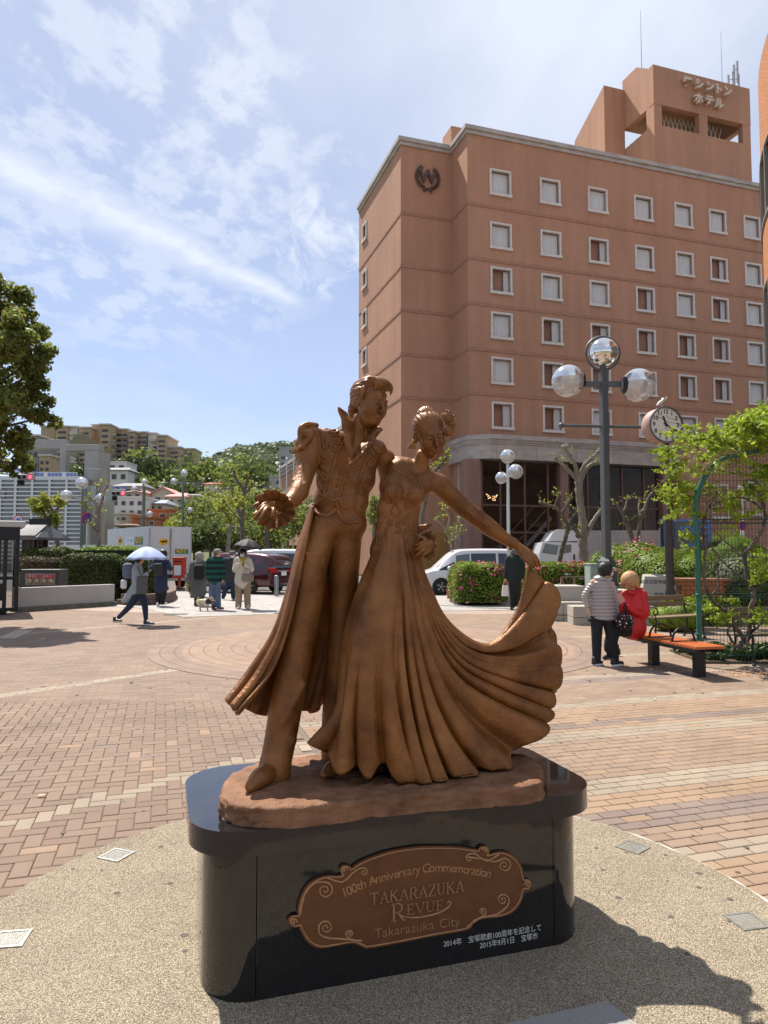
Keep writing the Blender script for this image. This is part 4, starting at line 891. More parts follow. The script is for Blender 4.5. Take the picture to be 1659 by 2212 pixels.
gpoly('ground',[(-3000,62.2),(3000,62.2),(3000,4000),(-3000,4000)],-.05,m_far); gpoly('ground',[(-3000,-300),(3000,-300),(3000,62.2),(-3000,62.2)],-.16,m_far)
gpoly('pavement',[(-30,-6),(40,-6),(40,.5),(-30,.5)],-.002,MATS['brick_paving_right'])
gpoly('pavement',[(-60,.5),(-16,.5),(-16,31.2),(-60,31.2)],-.006,MATS['plaza_slabs']); gpoly('pavement',[(22,.5),(60,.5),(60,31.2),(40,31.2),(40,16),(22,18)],-.006,MATS['plaza_slabs'])
mb = MB(); a,c = G(0,1397),G(60,1366); 
for k in range(5):
    d = Vector((k*.075*1.0,0,0)); mb.add([tuple(G(-6,1380)+d+Vector((0,0,.006))),tuple(G(-6,1380)+d+Vector((.04,0,.006))),tuple(G(36,1362)+d+Vector((.04,0,.006))),tuple(G(36,1362)+d+Vector((0,0,.006)))],[(0,1,2,3)])
tag(mb.build('road_marking',mat('tactile_yellow',(.55,.50,.40),rough=.8),kind='structure'),kind='structure')
mb = MB(); rq = random.Random(12)
for i in range(230):
    y = rq.uniform(3,11); x = rq.uniform(-.5,.5)*y; r_ = rq.uniform(.006,.019)*(1+.5*(y > 7)); mb.add([(x+r_*math.cos(k*.7)*rq.uniform(.8,1.1),y+r_*math.sin(k*.7)*rq.uniform(.8,1.1),.0046 if (Vector((x,y))-DC).length < DR else .0012) for k in range(9)],[tuple(range(9))])
tag(mb.build('stains',mat('gum_spots',(.085,.07,.06),rough=.8),kind='stuff'), 'small dark spots trodden into the paving', 'stains')
# ================================================================ HOTEL
HA = R(18.0); AV = Vector((math.cos(HA),math.sin(HA),0)); BV = Vector((-math.sin(HA),math.cos(HA),0))
class PL:
    def __init__(s,o,a): s.o = Vector(o); s.a = Vector(a); s.n = Vector((-s.a.y,s.a.x,0))
    def hit(s,u,v):
        d = ray(u,v); t = (s.o-Vector((0,0,CAMZ))).dot(s.n)/d.dot(s.n); p = Vector((0,0,CAMZ))+d*t; return (p-s.o).dot(s.a),p.z
    def pt(s,x,z,out=0.): q = s.o+s.a*x-s.n*out; return Vector((q.x,q.y,z))
H0 = Vector((5.5,45.5,0)); FR_ = PL(H0,AV)
ztop = FR_.hit(1015,272)[1]
hotel = thing('hotel', 'tall orange-brown brick hotel with small white-framed windows and a roof tower with Japanese lettering', 'hotel',H0,HA,local=True)
def hb(x,y): p = H0+AV*x+BV*y; return p
def brickwall(name,c1,c2,cm,bw=.24,rh=.075,mort=.012):
    m,n,b = shader(name,.8); l = n.links.new; t = Nn(n,'ShaderNodeTexCoord'); g = Nn(n,'ShaderNodeNewGeometry'); sp = Nn(n,'ShaderNodeSeparateXYZ'); l(t.outputs['Object'],sp.inputs[0]); cb = Nn(n,'ShaderNodeCombineXYZ')
    l(M('ADD',sp.outputs[0],sp.outputs[1],nt=n),cb.inputs[0]); l(sp.outputs[2],cb.inputs[1])
    br = Nn(n,'ShaderNodeTexBrick'); br.inputs['Scale'].default_value = 1; br.inputs['Brick Width'].default_value = bw; br.inputs['Row Height'].default_value = rh; br.inputs['Mortar Size'].default_value = mort; br.inputs['Color1'].default_value = (*c1,1); br.inputs['Color2'].default_value = (*c2,1); br.inputs['Mortar'].default_value = (*cm,1); l(cb.outputs[0],br.inputs[0])
    ns = Nn(n,'ShaderNodeTexNoise'); ns.inputs['Scale'].default_value = .35; ns.inputs['Detail'].default_value = 8; mp = Nn(n,'ShaderNodeMapping'); mp.inputs['Scale'].default_value = (1,1,.35); l(t.outputs['Object'],mp.inputs[0]); l(mp.outputs[0],ns.inputs[0])
    n3 = Nn(n,'ShaderNodeTexNoise'); n3.inputs['Scale'].default_value = 1.6; n3.inputs['Detail'].default_value = 6; mp3 = Nn(n,'ShaderNodeMapping'); mp3.inputs['Scale'].default_value = (1,1,.07); l(t.outputs['Object'],mp3.inputs[0]); l(mp3.outputs[0],n3.inputs[0])
    hs = Nn(n,'ShaderNodeHueSaturation'); l(M('ADD',M('ADD',M('MULTIPLY',ns.outputs[0],.45,nt=n),M('MULTIPLY',n3.outputs[0],.35,nt=n),nt=n),.60,nt=n),hs.inputs['Value']); l(br.outputs[0],hs.inputs['Color']); l(hs.outputs[0],b.inputs['Base Color'])
    bp = Nn(n,'ShaderNodeBump'); bp.inputs['Strength'].default_value = .3; bp.inputs['Distance'].default_value = .01; l(br.outputs['Fac'],bp.inputs['Height']); bp.invert = True; l(bp.outputs[0],b.inputs['Normal']); return m
m_hb = brickwall('hotel_brick',(.465,.250,.158),(.42,.225,.140),(.40,.225,.15))
m_belt = mat('belt_course_brick',(.36,.19,.122),rough=.85,var=.3,vscale=3,stretch=(1,1,6))
m_corn = mat('cornice_concrete',(.42,.38,.345),rough=.85,var=.22,vscale=1.2,stretch=(1,1,3),detail=8)
m_win = mat('window_frame_stone',(.64,.59,.54),rough=.7,var=.15,vscale=6); m_sash = mat('window_sash',(.33,.25,.20),rough=.5)
m_glass = mat('window_glass',(.02,.022,.025),rough=.04,spec=.5,alpha=.16); m_glass.node_tree.nodes['Principled BSDF'].inputs['Specular IOR Level'].default_value = .8
m_cur = mat('curtain_white',(.80,.80,.78),rough=.9,var=.15,vscale=4,stretch=(9,9,.3)); m_int = mat('room_dark',(.035,.028,.025),rough=.9)
def wallholes(x0,x1,z0,z1,holes,plane,name,m,parent,xs=None):
    X = sorted({x0,x1,*[h[0] for h in holes],*[h[1] for h in holes]}); Z = sorted({z0,z1,*[h[2] for h in holes],*[h[3] for h in holes]}); mb = MB()
    for a,b_ in zip(X,X[1:]):
        for c,d in zip(Z,Z[1:]):
            mx_,mz = (a+b_)/2,(c+d)/2
            if not any(h[0] < mx_ < h[1] and h[2] < mz < h[3] for h in holes): mb.quad(plane(a,c,0),plane(b_,c,0),plane(b_,d,0),plane(a,d,0))
    for h in holes:
        for p,q in (((h[0],h[2]),(h[0],h[3])),((h[0],h[3]),(h[1],h[3])),((h[1],h[3]),(h[1],h[2])),((h[1],h[2]),(h[0],h[2]))): mb.quad(plane(*p,0),plane(*q,0),plane(*q,.35),plane(*p,.35))
        mb.quad(plane(h[0],h[2],.35),plane(h[1],h[2],.35),plane(h[1],h[3],.35),plane(h[0],h[3],.35))
    return mb.build(name,m,parent)
rows_c = [474,685,862,1041,1220,1398]; cols_c = [565,766,958,1142,1303,1440,1578]
CC = lambda x,y: ((1400+x*1.0078)/1.8517,(200+y*1.0078)/1.8517)
colx = [FR_.hit(*CC(c,1398))[0] for c in cols_c]; colx = [colx[0]+(FR_.hit(*CC(c,1100))[0]-FR_.hit(*CC(565,1100))[0]) for c in cols_c]
rowz = [FR_.hit(*CC(565,r))[1] for r in rows_c]
WW,WH = 1.60,1.86
fp = lambda x,z,d: (x,d,z)
XE = 34.0; ZB = FR_.hit(1015,945)[1]
colx = [c-.07 for c in colx]; rowz = [z+.05 for z in rowz]; cols_x = colx +[colx[-1]+3.5*i for i in range(1,4)]
holes = [(x+.12,x+WW-.12,z-WH+.22,z-.12) for x in cols_x for z in rowz]
wallholes(-1e-3,XE,ZB-.2,ztop-.4,holes,fp, 'wall',m_hb,hotel)
MB().box((XE/2,6,ztop/2-.3),(XE-.1,11,ztop-1.0)).build('core_wall',m_int,hotel) if 0 else None
mode = ['wwwwwwwwww','twdwtdwwdw','dwwdwdwdww','wdddddwwdd','wdddddwdww','ddwwwwdddw']
rw = random.Random(5)
def window(parent,plane,x,z,w,h_,md,sill=True):
    """frame (part) with sash, pane, curtain, sill as its pieces"""
    mb = MB(); t = .13
    def bx(x0,x1,z0,z1,d0,d1):
        vs = [plane(a,c,e) for e in (d0,d1) for a,c in ((x0,z0),(x1,z0),(x1,z1),(x0,z1))]; mb.add(vs,[(0,1,2,3),(7,6,5,4),(0,4,5,1),(1,5,6,2),(2,6,7,3),(3,7,4,0)])
    bx(x,x+w,z-t,z,-.07,.05); bx(x,x+t,z-h_+.2,z-t,-.07,.05); bx(x+w-t,x+w,z-h_+.2,z-t,-.07,.05)
    f = mb.build('window',m_win,parent)
    mb = MB(); bx(x-.04,x+w+.04,z-h_+.02,z-h_+.2,-.13,.04); mb.build('sill',m_win,f)
    mb = MB(); s_ = .055; a0,a1,c0,c1 = x+t,x+w-t,z-h_+.2,z-t
    bx(a0,a1,c1-s_,c1,.0,.10); bx(a0,a1,c0,c0+s_,.0,.10); bx(a0,a0+s_,c0+s_,c1-s_,.0,.10); bx(a1-s_,a1,c0+s_,c1-s_,.0,.10); mb.build('sash',m_sash,f)
    MB().quad(plane(a0+s_,c0+s_,.06),plane(a1-s_,c0+s_,.06),plane(a1-s_,c1-s_,.06),plane(a0+s_,c1-s_,.06)).build('pane',m_glass,f)
    def cur(u0,u1):
        n_ = 24; P = []
        for zz in (c0+s_,c1-s_): P.append([plane(u0+(u1-u0)*i/n_,zz,.17+.025*math.sin(i*1.9+x)) for i in range(n_+1)])
        mb = MB(); mb.grid(P); mb.build('curtain',m_cur,f)
    if md == 'w': cur(a0+.03,a1-.03)
    elif md == 't': cur(a0+.03,a1-.03)
    else: cur(a0+(a1-a0)*rw.uniform(.55,.72),a1-.03)
    return f
def hplane(x,z,d): return (x,d,z)
for r,z in enumerate(rowz):
    for c,x in enumerate(cols_x[:8]): window(hotel,hplane,x,z,WW,WH,mode[r][c])
pf = FR_
belt = [FR_.hit(*CC(478,y))[1] for y in (603,818,998,1178,1354)]
XN,YN,XW,YW = 0,2.62,-3.735,12.9
mb = MB()
for z in belt:
    mb = MB(); mb.box((XE/2,-.012,z-.1),(XE,.05,.22)); mb.build('belt_course',m_belt,hotel)
    mb = MB(); mb.box((-.012,YN/2,z-.1),(.05,YN,.22)); mb.box(((XW)/2,YN-.012,z-.1),(-XW,.05,.22)); mb.box((XW-.012,YN+5.1,z-.1),(.05,10.3,.22)); mb.build('belt_course',m_belt,hotel)
sp_ = lambda y,z,d: (d,y,z)
MB().quad((0,YN,0),(0,0,0),(0,0,ztop-.4),(0,YN,ztop-.4)).build('wall',m_hb,hotel)
MB().quad((XW,YN,0),(0,YN,0),(0,YN,ztop-.4),(XW,YN,ztop-.4)).build('wall',m_hb,hotel)
PLf = PL(hb(XW,YN),BV)
lw = []
for (u,v) in ((796,481),(796,583),(796,668),(796,751)):
    x,z = PLf.hit(u-8,v); lw.append((x,z))
lpl = lambda y,z,d: (XW+d,YN+10.3-y,z)
hl = [(10.3-(x+.62)+.0,10.3-(x-.62),z-1.55,z-.05) for x,z in lw]
wallholes(0,10.3,0,ztop-.4,[(a+.1,b_-.1,c+.1,d-.1) for a,b_,c,d in hl],lpl, 'wall',m_hb,hotel)
for (a,b_,c,d) in hl: window(hotel,lpl,a,d,b_-a,d-c, 'w')
MB().quad((XE,0,ZB),(XE,12,ZB),(XE,12,ztop-.4),(XE,0,ztop-.4)).quad((XE,12.9,0),(XW,12.9,0),(XW,12.9,ztop-.4),(XE,12.9,ztop-.4)).build('wall',m_hb,hotel)
MB().poly3([(0,0,ztop-.45),(XE,0,ztop-.45),(XE,12.9,ztop-.45),(XW,12.9,ztop-.45),(XW,YN,ztop-.45),(0,YN,ztop-.45)]).build('roof',m_corn,hotel)
def band(name,pts,z0,z1,out,m,closed=False):
    """vertical band of given thickness following an outline (list of xy), on its outer (right-hand) side"""
    n_ = len(pts); P = [Vector((*p,0)) for p in pts]; off = []
    for i in range(n_):
        d0 = (P[i]-P[i-1]).normalized() if i else (P[1]-P[0]).normalized(); d1 = (P[i+1]-P[i]).normalized() if i < n_-1 else d0
        n0,n1_ = Vector((d0.y,-d0.x,0)),Vector((d1.y,-d1.x,0)); q = (n0+n1_); q = q/ max(.3,q.dot(n0)) if i not in (0,n_-1) else (n1_ if i == 0 else n0); off.append(P[i]+q*out)
    mb = MB()
    for i in range(n_-1):
        a,b_,c,d = P[i],P[i+1],off[i+1],off[i]
        vs = [(k.x,k.y,z) for z in (z0,z1) for k in (a,b_,c,d)]; mb.add(vs,[(0,1,2,3),(7,6,5,4),(2,3,7,6),(0,1,5,4)] +([(3,0,4,7)] if i == 0 else []) +([(1,2,6,5)] if i == n_-2 else []))
    return mb.build(name,m,hotel)
OUT = [(XW,12.9),(XW,YN),(0,YN),(0,0),(XE,0)]
band('roof_cornice',OUT,ztop-.55,ztop-.30,.10,m_corn); band('roof_cornice',OUT,ztop-.30,ztop-.02,.22,m_corn); band('parapet',OUT,ztop-.02,ztop+.03,.12,mat('cornice_light',(.62,.58,.54),rough=.7,var=.2,vscale=2))
MB().box((1.2,4.2,ztop+.9),(1.7,1.6,2.3)).build('roof_block',m_hb,hotel)
ZL = FR_.hit(1015,995)[1]; xb0,yb0 = -.02,.0
BO = [(0.0,2.6),(0.0,-.25),(1.0,-1.1),(XE,-1.1)]
OB = [(-.25,2.6),(-.25,-.45),(.8,-1.35),(15.2,-1.35)]
band('base_cornice',OB,ZL,ZB-.55,.10,m_corn)
for i,(z0,z1,o_) in enumerate(((ZB-.55,ZB-.42,.16),(ZB-.42,ZB-.28,.22),(ZB-.28,ZB-.12,.30),(ZB-.12,ZB+.02,.24))): band('base_cornice',OB,z0,z1,o_,m_corn)
MB().poly3([(-.25,2.6,ZB),(-.25,-.45,ZB),(.8,-1.35,ZB),(15.2,-1.35,ZB),(15.2,.3,ZB),(0,.3,ZB),(0,2.6,ZB)]).build('ledge',m_corn,hotel)
MB().poly3([(-.25,2.6,ZL),(-.25,-.45,ZL),(.8,-1.35,ZL),(15.2,-1.35,ZL),(15.2,3,ZL),(0,3,ZL)]).build('soffit',m_corn,hotel)
mb = MB(); k = 0
x = 1.2
while x < 15:
    mb = MB(); mb.box((x,-1.455,(ZL+ZB-.55)/2),(.035,.012,ZB-.55-ZL)); mb.build('joint',m_sash,hotel); x += 2.9
m_col = mat('column_plum',(.255,.145,.120),rough=.6,var=.12,vscale=2,stretch=(1,1,.2)); m_mul = mat('mullion_brown',(.135,.075,.055),rough=.5); m_shop = mat('shop_glass',(.012,.012,.013),rough=.03,spec=.8,alpha=.30)
def hx(u,y): return PL(hb(0,y),AV).hit(u,1150)[0]
yg = -.6
for (u0,u1) in ((1005,1040),(1211,1229),(1432,1450)):
    a,b_ = hx(u0,yg-.3),hx(u1,yg-.3); o = MB().box(((a+b_)/2,yg,ZL/2),(b_-a,.8,ZL-.004)).build('column',m_col,hotel); bevel(o,.12,4)
MB().box((.12,1.6,ZL/2),(.34,.3,ZL-.01)).build('downpipe_panel',m_corn,hotel)
xs_ = [hx(u,yg) for u in (1041,1081,1134,1184,1211,1229,1270,1300,1345,1392,1432)]
zs_ = [ZL-.02,PL(hb(0,yg),AV).hit(1100,1092)[1],PL(hb(0,yg),AV).hit(1100,1150)[1],.1]
for xx in xs_: MB().box((xx,yg,ZL/2),(.13,.12,ZL-.02)).build('mullion',m_mul,hotel)
for zz in zs_[1:]: MB().box(((xs_[0]+xs_[-1])/2,yg,zz),(xs_[-1]-xs_[0]-.14,.10,.12)).build('transom',m_mul,hotel)
for a,b_ in zip(xs_,xs_[1:]):
    if abs(a-hx(1211,yg)) < .1: continue
    for z1,z0 in zip(zs_,zs_[1:]): MB().quad((a+.07,yg+.03,z0+.06),(b_-.07,yg+.03,z0+.06),(b_-.07,yg+.03,z1-.06),(a+.07,yg+.03,z1-.06)).build('pane',m_shop,hotel)
xa,xb_ = xs_[0]-.3,xs_[-1]+.6
m_inw = mat('lobby_wall',(.30,.19,.13),rough=.8,var=.2,vscale=1); 
MB().quad((xa,7.5,0),(xb_,7.5,0),(xb_,7.5,ZL),(xa,7.5,ZL)).quad((xa,yg+.3,ZL-.02),(xb_,yg+.3,ZL-.02),(xb_,7.5,ZL-.02),(xa,7.5,ZL-.02)).quad((xa,yg,.02),(xb_,yg,.02),(xb_,7.5,.02),(xa,7.5,.02)).quad((xa,yg+.3,0),(xa,7.5,0),(xa,7.5,ZL),(xa,yg+.3,ZL)).build('lobby',m_inw,hotel)
MB().box(((xa+xb_)/2+3,5.5,3.75),(xb_-xa-6.5,3,.35)).build('gallery',mat('gallery_front',(.30,.17,.08),rough=.6),hotel)
m_rail = mat('pale_rail',(.45,.40,.36),rough=.5)
a,b_ = Vector((hx(1100,1.2),1.2,.9)),Vector((hx(1190,1.2),1.2,4.1))
MB().tube([a,b_],.17,4,smooth=False).tube([a+Vector((0,0,.9)),b_+Vector((0,0,.9))],.035,6).tube([a+Vector((-.6,.9,1.0)),b_+Vector((-.6,.9,1.0))],.035,6).build('stair',m_rail,hotel)
m_bulb = mat('chandelier_bulb',(1,.85,.55),emit=(1,.60,.30,1.6))
ch_c = Vector((hx(1066,2.0),2.0,PL(hb(0,2.0),AV).hit(1066,1068)[1])); cl = MB(); cl.tube([ch_c+Vector((0,0,ZL-ch_c.z-.1)),ch_c+Vector((0,0,-.2))],.02,5)
for i in range(22):
    a = i*2.4; r_ = .12+.46*((i*7)%5)/5; q = ch_c+Vector((r_*math.cos(a),r_*math.sin(a),-.45+.35*((i*3)%4)/4+r_*.4)); cl.tube([ch_c,q],.008,4); 
cl.build('chandelier',m_mul,hotel)
mb = MB()
for i in range(22):
    a = i*2.4; r_ = .12+.46*((i*7)%5)/5; mb.sphere(ch_c+Vector((r_*math.cos(a),r_*math.sin(a),-.45+.35*((i*3)%4)/4+r_*.4)),.035,8,6)
tag(mb.build('bulbs',m_bulb,hotel),kind='stuff')
MB().box((hx(1053,1.0),1.0,1.1),(1.1,.05,1.3)).build('poster',mat('yellow_poster',(.55,.50,.05),rough=.5),hotel)
PN = PL(hb(0,YN-.05),AV)
x0,z0 = PN.hit(925,1150); x1,z1 = PN.hit(963,1150); MB().box(((x0+x1)/2-1,YN-.06,z0/2),(x1-x0+2,.1,z0)).build('panel',mat('ochre_panel',(.36,.20,.06),rough=.6,var=.15,vscale=2),hotel)
MB().box((24.6,1.0,ZB/2-.1),(18.6,1.9,ZB+.15)).build('wall',m_hb,hotel)
MB().quad((15.2,-1.3,0),(15.2,.2,0),(15.2,.2,ZL),(15.2,-1.3,ZL)).build('wall',m_hb,hotel)
for u,v in ((1535,1045),(1610,1040)):
    x,z = PL(hb(0,.05),AV).hit(u,v); window(hotel,hplane,x,z,1.5,2.6, 'w')
# ---- roof tower
TN = 2.2; PT_ = PL(hb(0,TN),AV); C5 = lambda x,y: (1244.3+x/4,108+y/4)
def T(x,y): return PT_.hit(*C5(x,y))
xl,zt = T(665,125); xr,_ = T(1500,450); zt_r = T(1490,330)[1]; zo1 = T(672,460)[1]; zo0 = T(683,640)[1]
hmm = [T(740,480)[0],T(1065,560)[0],T(1135,570)[0],T(1440,640)[0]]
TD = 8.0; zb_ = ztop-.5
def tb(name,x0,x1,y0,y1,z0,z1,m=None): return MB().box(((x0+x1)/2,(y0+y1)/2,(z0+z1)/2),(x1-x0,y1-y0,z1-z0)).build(name,m or m_hb,hotel)
wt = .5
tb('tower_wall',xl,xr,TN,TN+wt,zb_,zo0)
for a,b_ in ((xl,hmm[0]),(hmm[1],hmm[2]),(hmm[3],xr)): tb('tower_pillar',a,b_,TN,TN+wt,zo0,zo1)
tb('tower_wall',xl-.02,xr+.02,TN-.02,TN+wt,zo1,zt)
tb('tower_wall',xr-wt,xr,TN+wt+.003,TN+TD,zb_,zo0); tb('tower_wall',xr-wt,xr,TN+wt+.003,TN+TD,zo1,zt)
PSd = PL(hb(xl,TN),BV)
def sd(x,y): return PSd.hit(*C5(x,y))
def sprism(name,pts,t=.5,m=None,x=None):
    x = xl if x is None else x; mb = MB(); n_ = len(pts); vs = [(x,p[0],p[1]) for p in pts]+[(x+t,p[0],p[1]) for p in pts]
    if sum(pts[i-1][0]*pts[i][1]-pts[i][0]*pts[i-1][1] for i in range(n_)) > 0: vs = [(x,p[0],p[1]) for p in pts[::-1]]+[(x+t,p[0],p[1]) for p in pts[::-1]]
    mb.add(vs,[tuple(range(n_)),tuple(range(2*n_-1,n_-1,-1))]+[((i+1)%n_,i,n_+i,n_+(i+1)%n_) for i in range(n_)]); return mb.build(name,m or m_hb,hotel)
yq = sd(520,150); yf = sd(415,345)[0]
o0,o1 = sd(620,520),sd(345,770)
sprism('tower_wall',[(TN+.503,zo1),(TN+.503,zt),(TN+yq[0],yq[1]),(TN+yf+.2,yq[1]),(TN+yf+.2,zo1)])
sprism('tower_wall',[(TN+.503,zb_),(TN+.503,zo0),(TN+yf+.2,zo0),(TN+yf+.2,zb_)])
sprism('tower_pillar',[(TN+.503,zo0),(TN+.503,zo1),(TN+.9,zo1),(TN+.9,zo0)])
yF = TN+yf; PFn = PL(hb(0,yF),AV); fx0,fz = PFn.hit(*C5(240,305)); 
tb('tower_wall',fx0,xl+.0,yF,yF+wt,zb_,zo0-.9) if 0 else None
PFl = PL(hb(fx0,yF),BV); e0 = PFl.hit(*C5(-10,785))
sprism('tower_fin',[(yF,zb_),(yF,fz),(yF+e0[0],e0[1]),(yF+e0[0]+1.5,zb_)],t=xl-fx0-.004,x=fx0)
MB().quad((xl+.3,TN+TD,zb_),(xr,TN+TD,zb_),(xr,TN+TD,zo0+.6),(xl+.3,TN+TD,zo0+.6)).build('tower_rear',mat('tank_grey',(.12,.11,.105),rough=.7,var=.2,vscale=2,stretch=(6,1,1)),hotel)
MB().quad((xl,TN,zt-.01),(xr,TN,zt-.01),(xr,TN+TD,zt-.01),(xl,TN+TD,zt-.01)).build('tower_roof',m_hb,hotel)
tb('tank',(hmm[0]+hmm[1])/2+.3,hmm[3]-1.0,TN+2.5,TN+4.5,zb_,zo1+.2,MATS['tank_grey'])
m_lat = mat('lattice_white',(.6,.58,.55),rough=.6); mb = MB()
for i in range(16):
    x = xl+.6+i*.42; mb.tube([(x,TN+1.3,zo0-.5),(x+.9,TN+1.4,zo1+.3)],.045,4,smooth=False); mb.tube([(x+.9,TN+1.5,zo0-.5),(x,TN+1.4,zo1+.3)],.045,4,smooth=False)
tag(mb.build('lattice',m_lat,hotel),kind='stuff')
m_let = mat('sign_letter',(.62,.50,.40),rough=.5)
def sign(txt,cs,size):
    a = [T(*c) for c in cs]
    for ch_,(x,z) in zip(txt,a):
        z -= .28
        me = textmesh(ch_,size,.12,offset=.035); me.transform(frame((x,TN-.30,z),(1,0,0),(0,0,1))); me.materials.clear(); me.materials.append(m_let); link('sign_letter',me,hotel)
sz = (T(940,230)[1]-T(940,315)[1])*1.05
sign('ワシントン',[(940,272),(1035,297),(1125,315),(1200,340),(1278,357)],sz); sign('ホテル',[(1030,420),(1122,435),(1205,462)],sz)
PB = PL(hb(XW,YN-.10),AV); ex,ez = PB.hit(924,383); m_emb = mat('emblem_dark',(.10,.06,.045),rough=.45,metal=.3); mb = MB(); rr_ = .78
ex += XW
for s_ in (-1,1):
    for i in range(9):
        a = R(-92+s_*(12+i*15)); p = Vector((ex+rr_*math.cos(a)*s_*s_,YN-.12,ez+rr_*math.sin(a))); t = Vector((-math.sin(a)*s_,0,math.cos(a)*s_)); o_ = Vector((math.cos(a),0,math.sin(a)))
        for k in (-1,1): mb.tube([p,p+t*.14+o_*k*.07,p+t*.30+o_*k*.10],[.03,.065,.01],6)
    mb.tube([(ex,YN-.12,ez-.78),(ex+s_*.3,YN-.12,ez-1.0)],[.06,.09],6)
emb = mb.build('emblem',m_emb,hotel)
text('emblem_letter', 'W',1.25,m_emb,frame((ex,YN-.14,ez),(1,0,0),(0,0,1)),emb,depth=.06,offset=.04)
PW = PL(hb(XW,YN),BV); yw = 46.0
wz = PW.hit(640,1012)[1]
MB().box((XW+4,YN+10.3+18,wz/2+1.3),(8.2,36,wz-2.6)).build('low_wing',m_hb,hotel)
for k in range(3): MB().box((XW+4,YN+10.3+18,wz+.18+.36*k),(8.5+.35*k,36.3+.2*k,.34)).build('wing_cornice',m_corn,hotel)
MB().box((XW+4.3,YN+10.3+18,1.3),(7.4,35.6,2.6)).build('low_wing_base',m_int,hotel)
m_ant = mat('antenna_metal',(.35,.36,.38),rough=.4,metal=.6)
def spike(nm,u,v0,v1,y,lb,r=.035):
    pl_ = PL(hb(0,y),AV); x,z1 = pl_.hit(u,v1); x0,z0 = pl_.hit(u,v0); p = pl_.pt(x0,min(z0,zt) if z0 > 0 else 0)
    return MB().tube([(p.x,p.y,zt-.02),(p.x,p.y,z1)],[r,r*.35],6).build(nm,m_ant,label=lb,cat='antenna',group='thin masts on the hotel roof')
spike('antenna',1386,140,22,TN+2.0, 'thin mast on the hotel roof tower, the taller left one'); spike('antenna',1560,175,68,TN+3.5, 'thin mast on the hotel roof tower, right of the lettering')
p = PL(hb(0,TN+1.0),AV); x,z = p.hit(1582,150); q = p.pt(x,0); t = thing('cell_antenna', 'mobile phone antenna cluster with three upright panels at the right end of the hotel tower', 'antenna',(q.x,q.y,zt-.01),HA,local=True)
MB().tube([(0,0,0),(0,0,2.0)],.05,6).build('mast',m_ant,t)
for dx,z0,z1 in ((-.45,.2,1.6),(.15,.9,2.6),(.5,1.2,3.0),(.6,.6,1.9)): MB().box((dx,0,(z0+z1)/2),(.16,.12,z1-z0)).build('panel',m_ant,t); 
MB().tube([(-.45,0,1.2),(.6,0,1.5)],.03,5).tube([(0,0,1.9),(.5,0,2.4)],.03,5).build('bracket',m_ant,t)
# ---- round brick tower at the right edge
cx,cy,RR_ = 26.75,18.3,14.7; rt = thing('round_brick_building', 'round orange brick building with dark curved window bands at the right edge', 'building',(cx,cy,0),0,local=True)
def brickround(name):
    m,n,b = shader(name,.8); l = n.links.new; t_ = Nn(n,'ShaderNodeTexCoord'); sp = Nn(n,'ShaderNodeSeparateXYZ'); l(t_.outputs['Object'],sp.inputs[0]); cb = Nn(n,'ShaderNodeCombineXYZ')
    l(M('MULTIPLY',M('ARCTAN2',sp.outputs[1],sp.outputs[0],nt=n),RR_,nt=n),cb.inputs[0]); l(sp.outputs[2],cb.inputs[1])
    br = Nn(n,'ShaderNodeTexBrick'); br.inputs['Scale'].default_value = 1; br.inputs['Brick Width'].default_value = .24; br.inputs['Row Height'].default_value = .08; br.inputs['Mortar Size'].default_value = .008; br.inputs['Color1'].default_value = (.50,.20,.075,1); br.inputs['Color2'].default_value = (.42,.165,.065,1); br.inputs['Mortar'].default_value = (.16,.09,.06,1); l(cb.outputs[0],br.inputs[0]); l(br.outputs[0],b.inputs['Base Color'])
    bp = Nn(n,'ShaderNodeBump'); bp.inputs['Strength'].default_value = .5; bp.inputs['Distance'].default_value = .01; bp.invert = True; l(br.outputs['Fac'],bp.inputs['Height']); l(bp.outputs[0],b.inputs['Normal']); return m
m_rb = brickround('round_brick'); m_rw = mat('curved_window',(.06,.055,.05),rough=.12,spec=.8,coat=.3); m_rm = mat('window_mullion',(.22,.19,.16),rough=.5)
def zat(u,v):
    d = ray(u,v); a = d.x**2+d.y**2; bb = -2*(cx*d.x+cy*d.y); cc = cx*cx+cy*cy-RR_**2; D = bb*bb-4*a*cc; t_ = (-bb-math.sqrt(max(D,0)))/(2*a); return CAMZ+d.z*t_
zr = zat(1656,78); lev = [zr,zat(1656,300),zat(1656,470),zat(1650,640),zat(1650,880),0]
for i,(z1,z0) in enumerate(zip(lev,lev[1:])):
    isw = i in (1,3); r_ = RR_-(.12 if isw else 0) if i < 4 else RR_-3; MB().lathe([(r_,z0),(r_,z1)],n=160).build('window_band' if isw else 'brick_band',m_rw if isw else m_rb,rt)
    if isw:
        for zz in (z0+.06,z1-.06): MB().lathe([(RR_-.02,zz-.06),(RR_+.05,zz-.06),(RR_+.05,zz+.06),(RR_-.02,zz+.06)],n=160).build('ledge',m_rm,rt)
        for a in range(150,250,5): MB().box((RR_*math.cos(R(a)),RR_*math.sin(R(a)),(z0+z1)/2),(.12,.12,z1-z0-.24),R(a)).build('mullion',m_rm,rt)
MB().poly3([(RR_*math.cos(R(a)),RR_*math.sin(R(a)),zr) for a in range(0,360,3)]).build('roof',m_rb,rt)
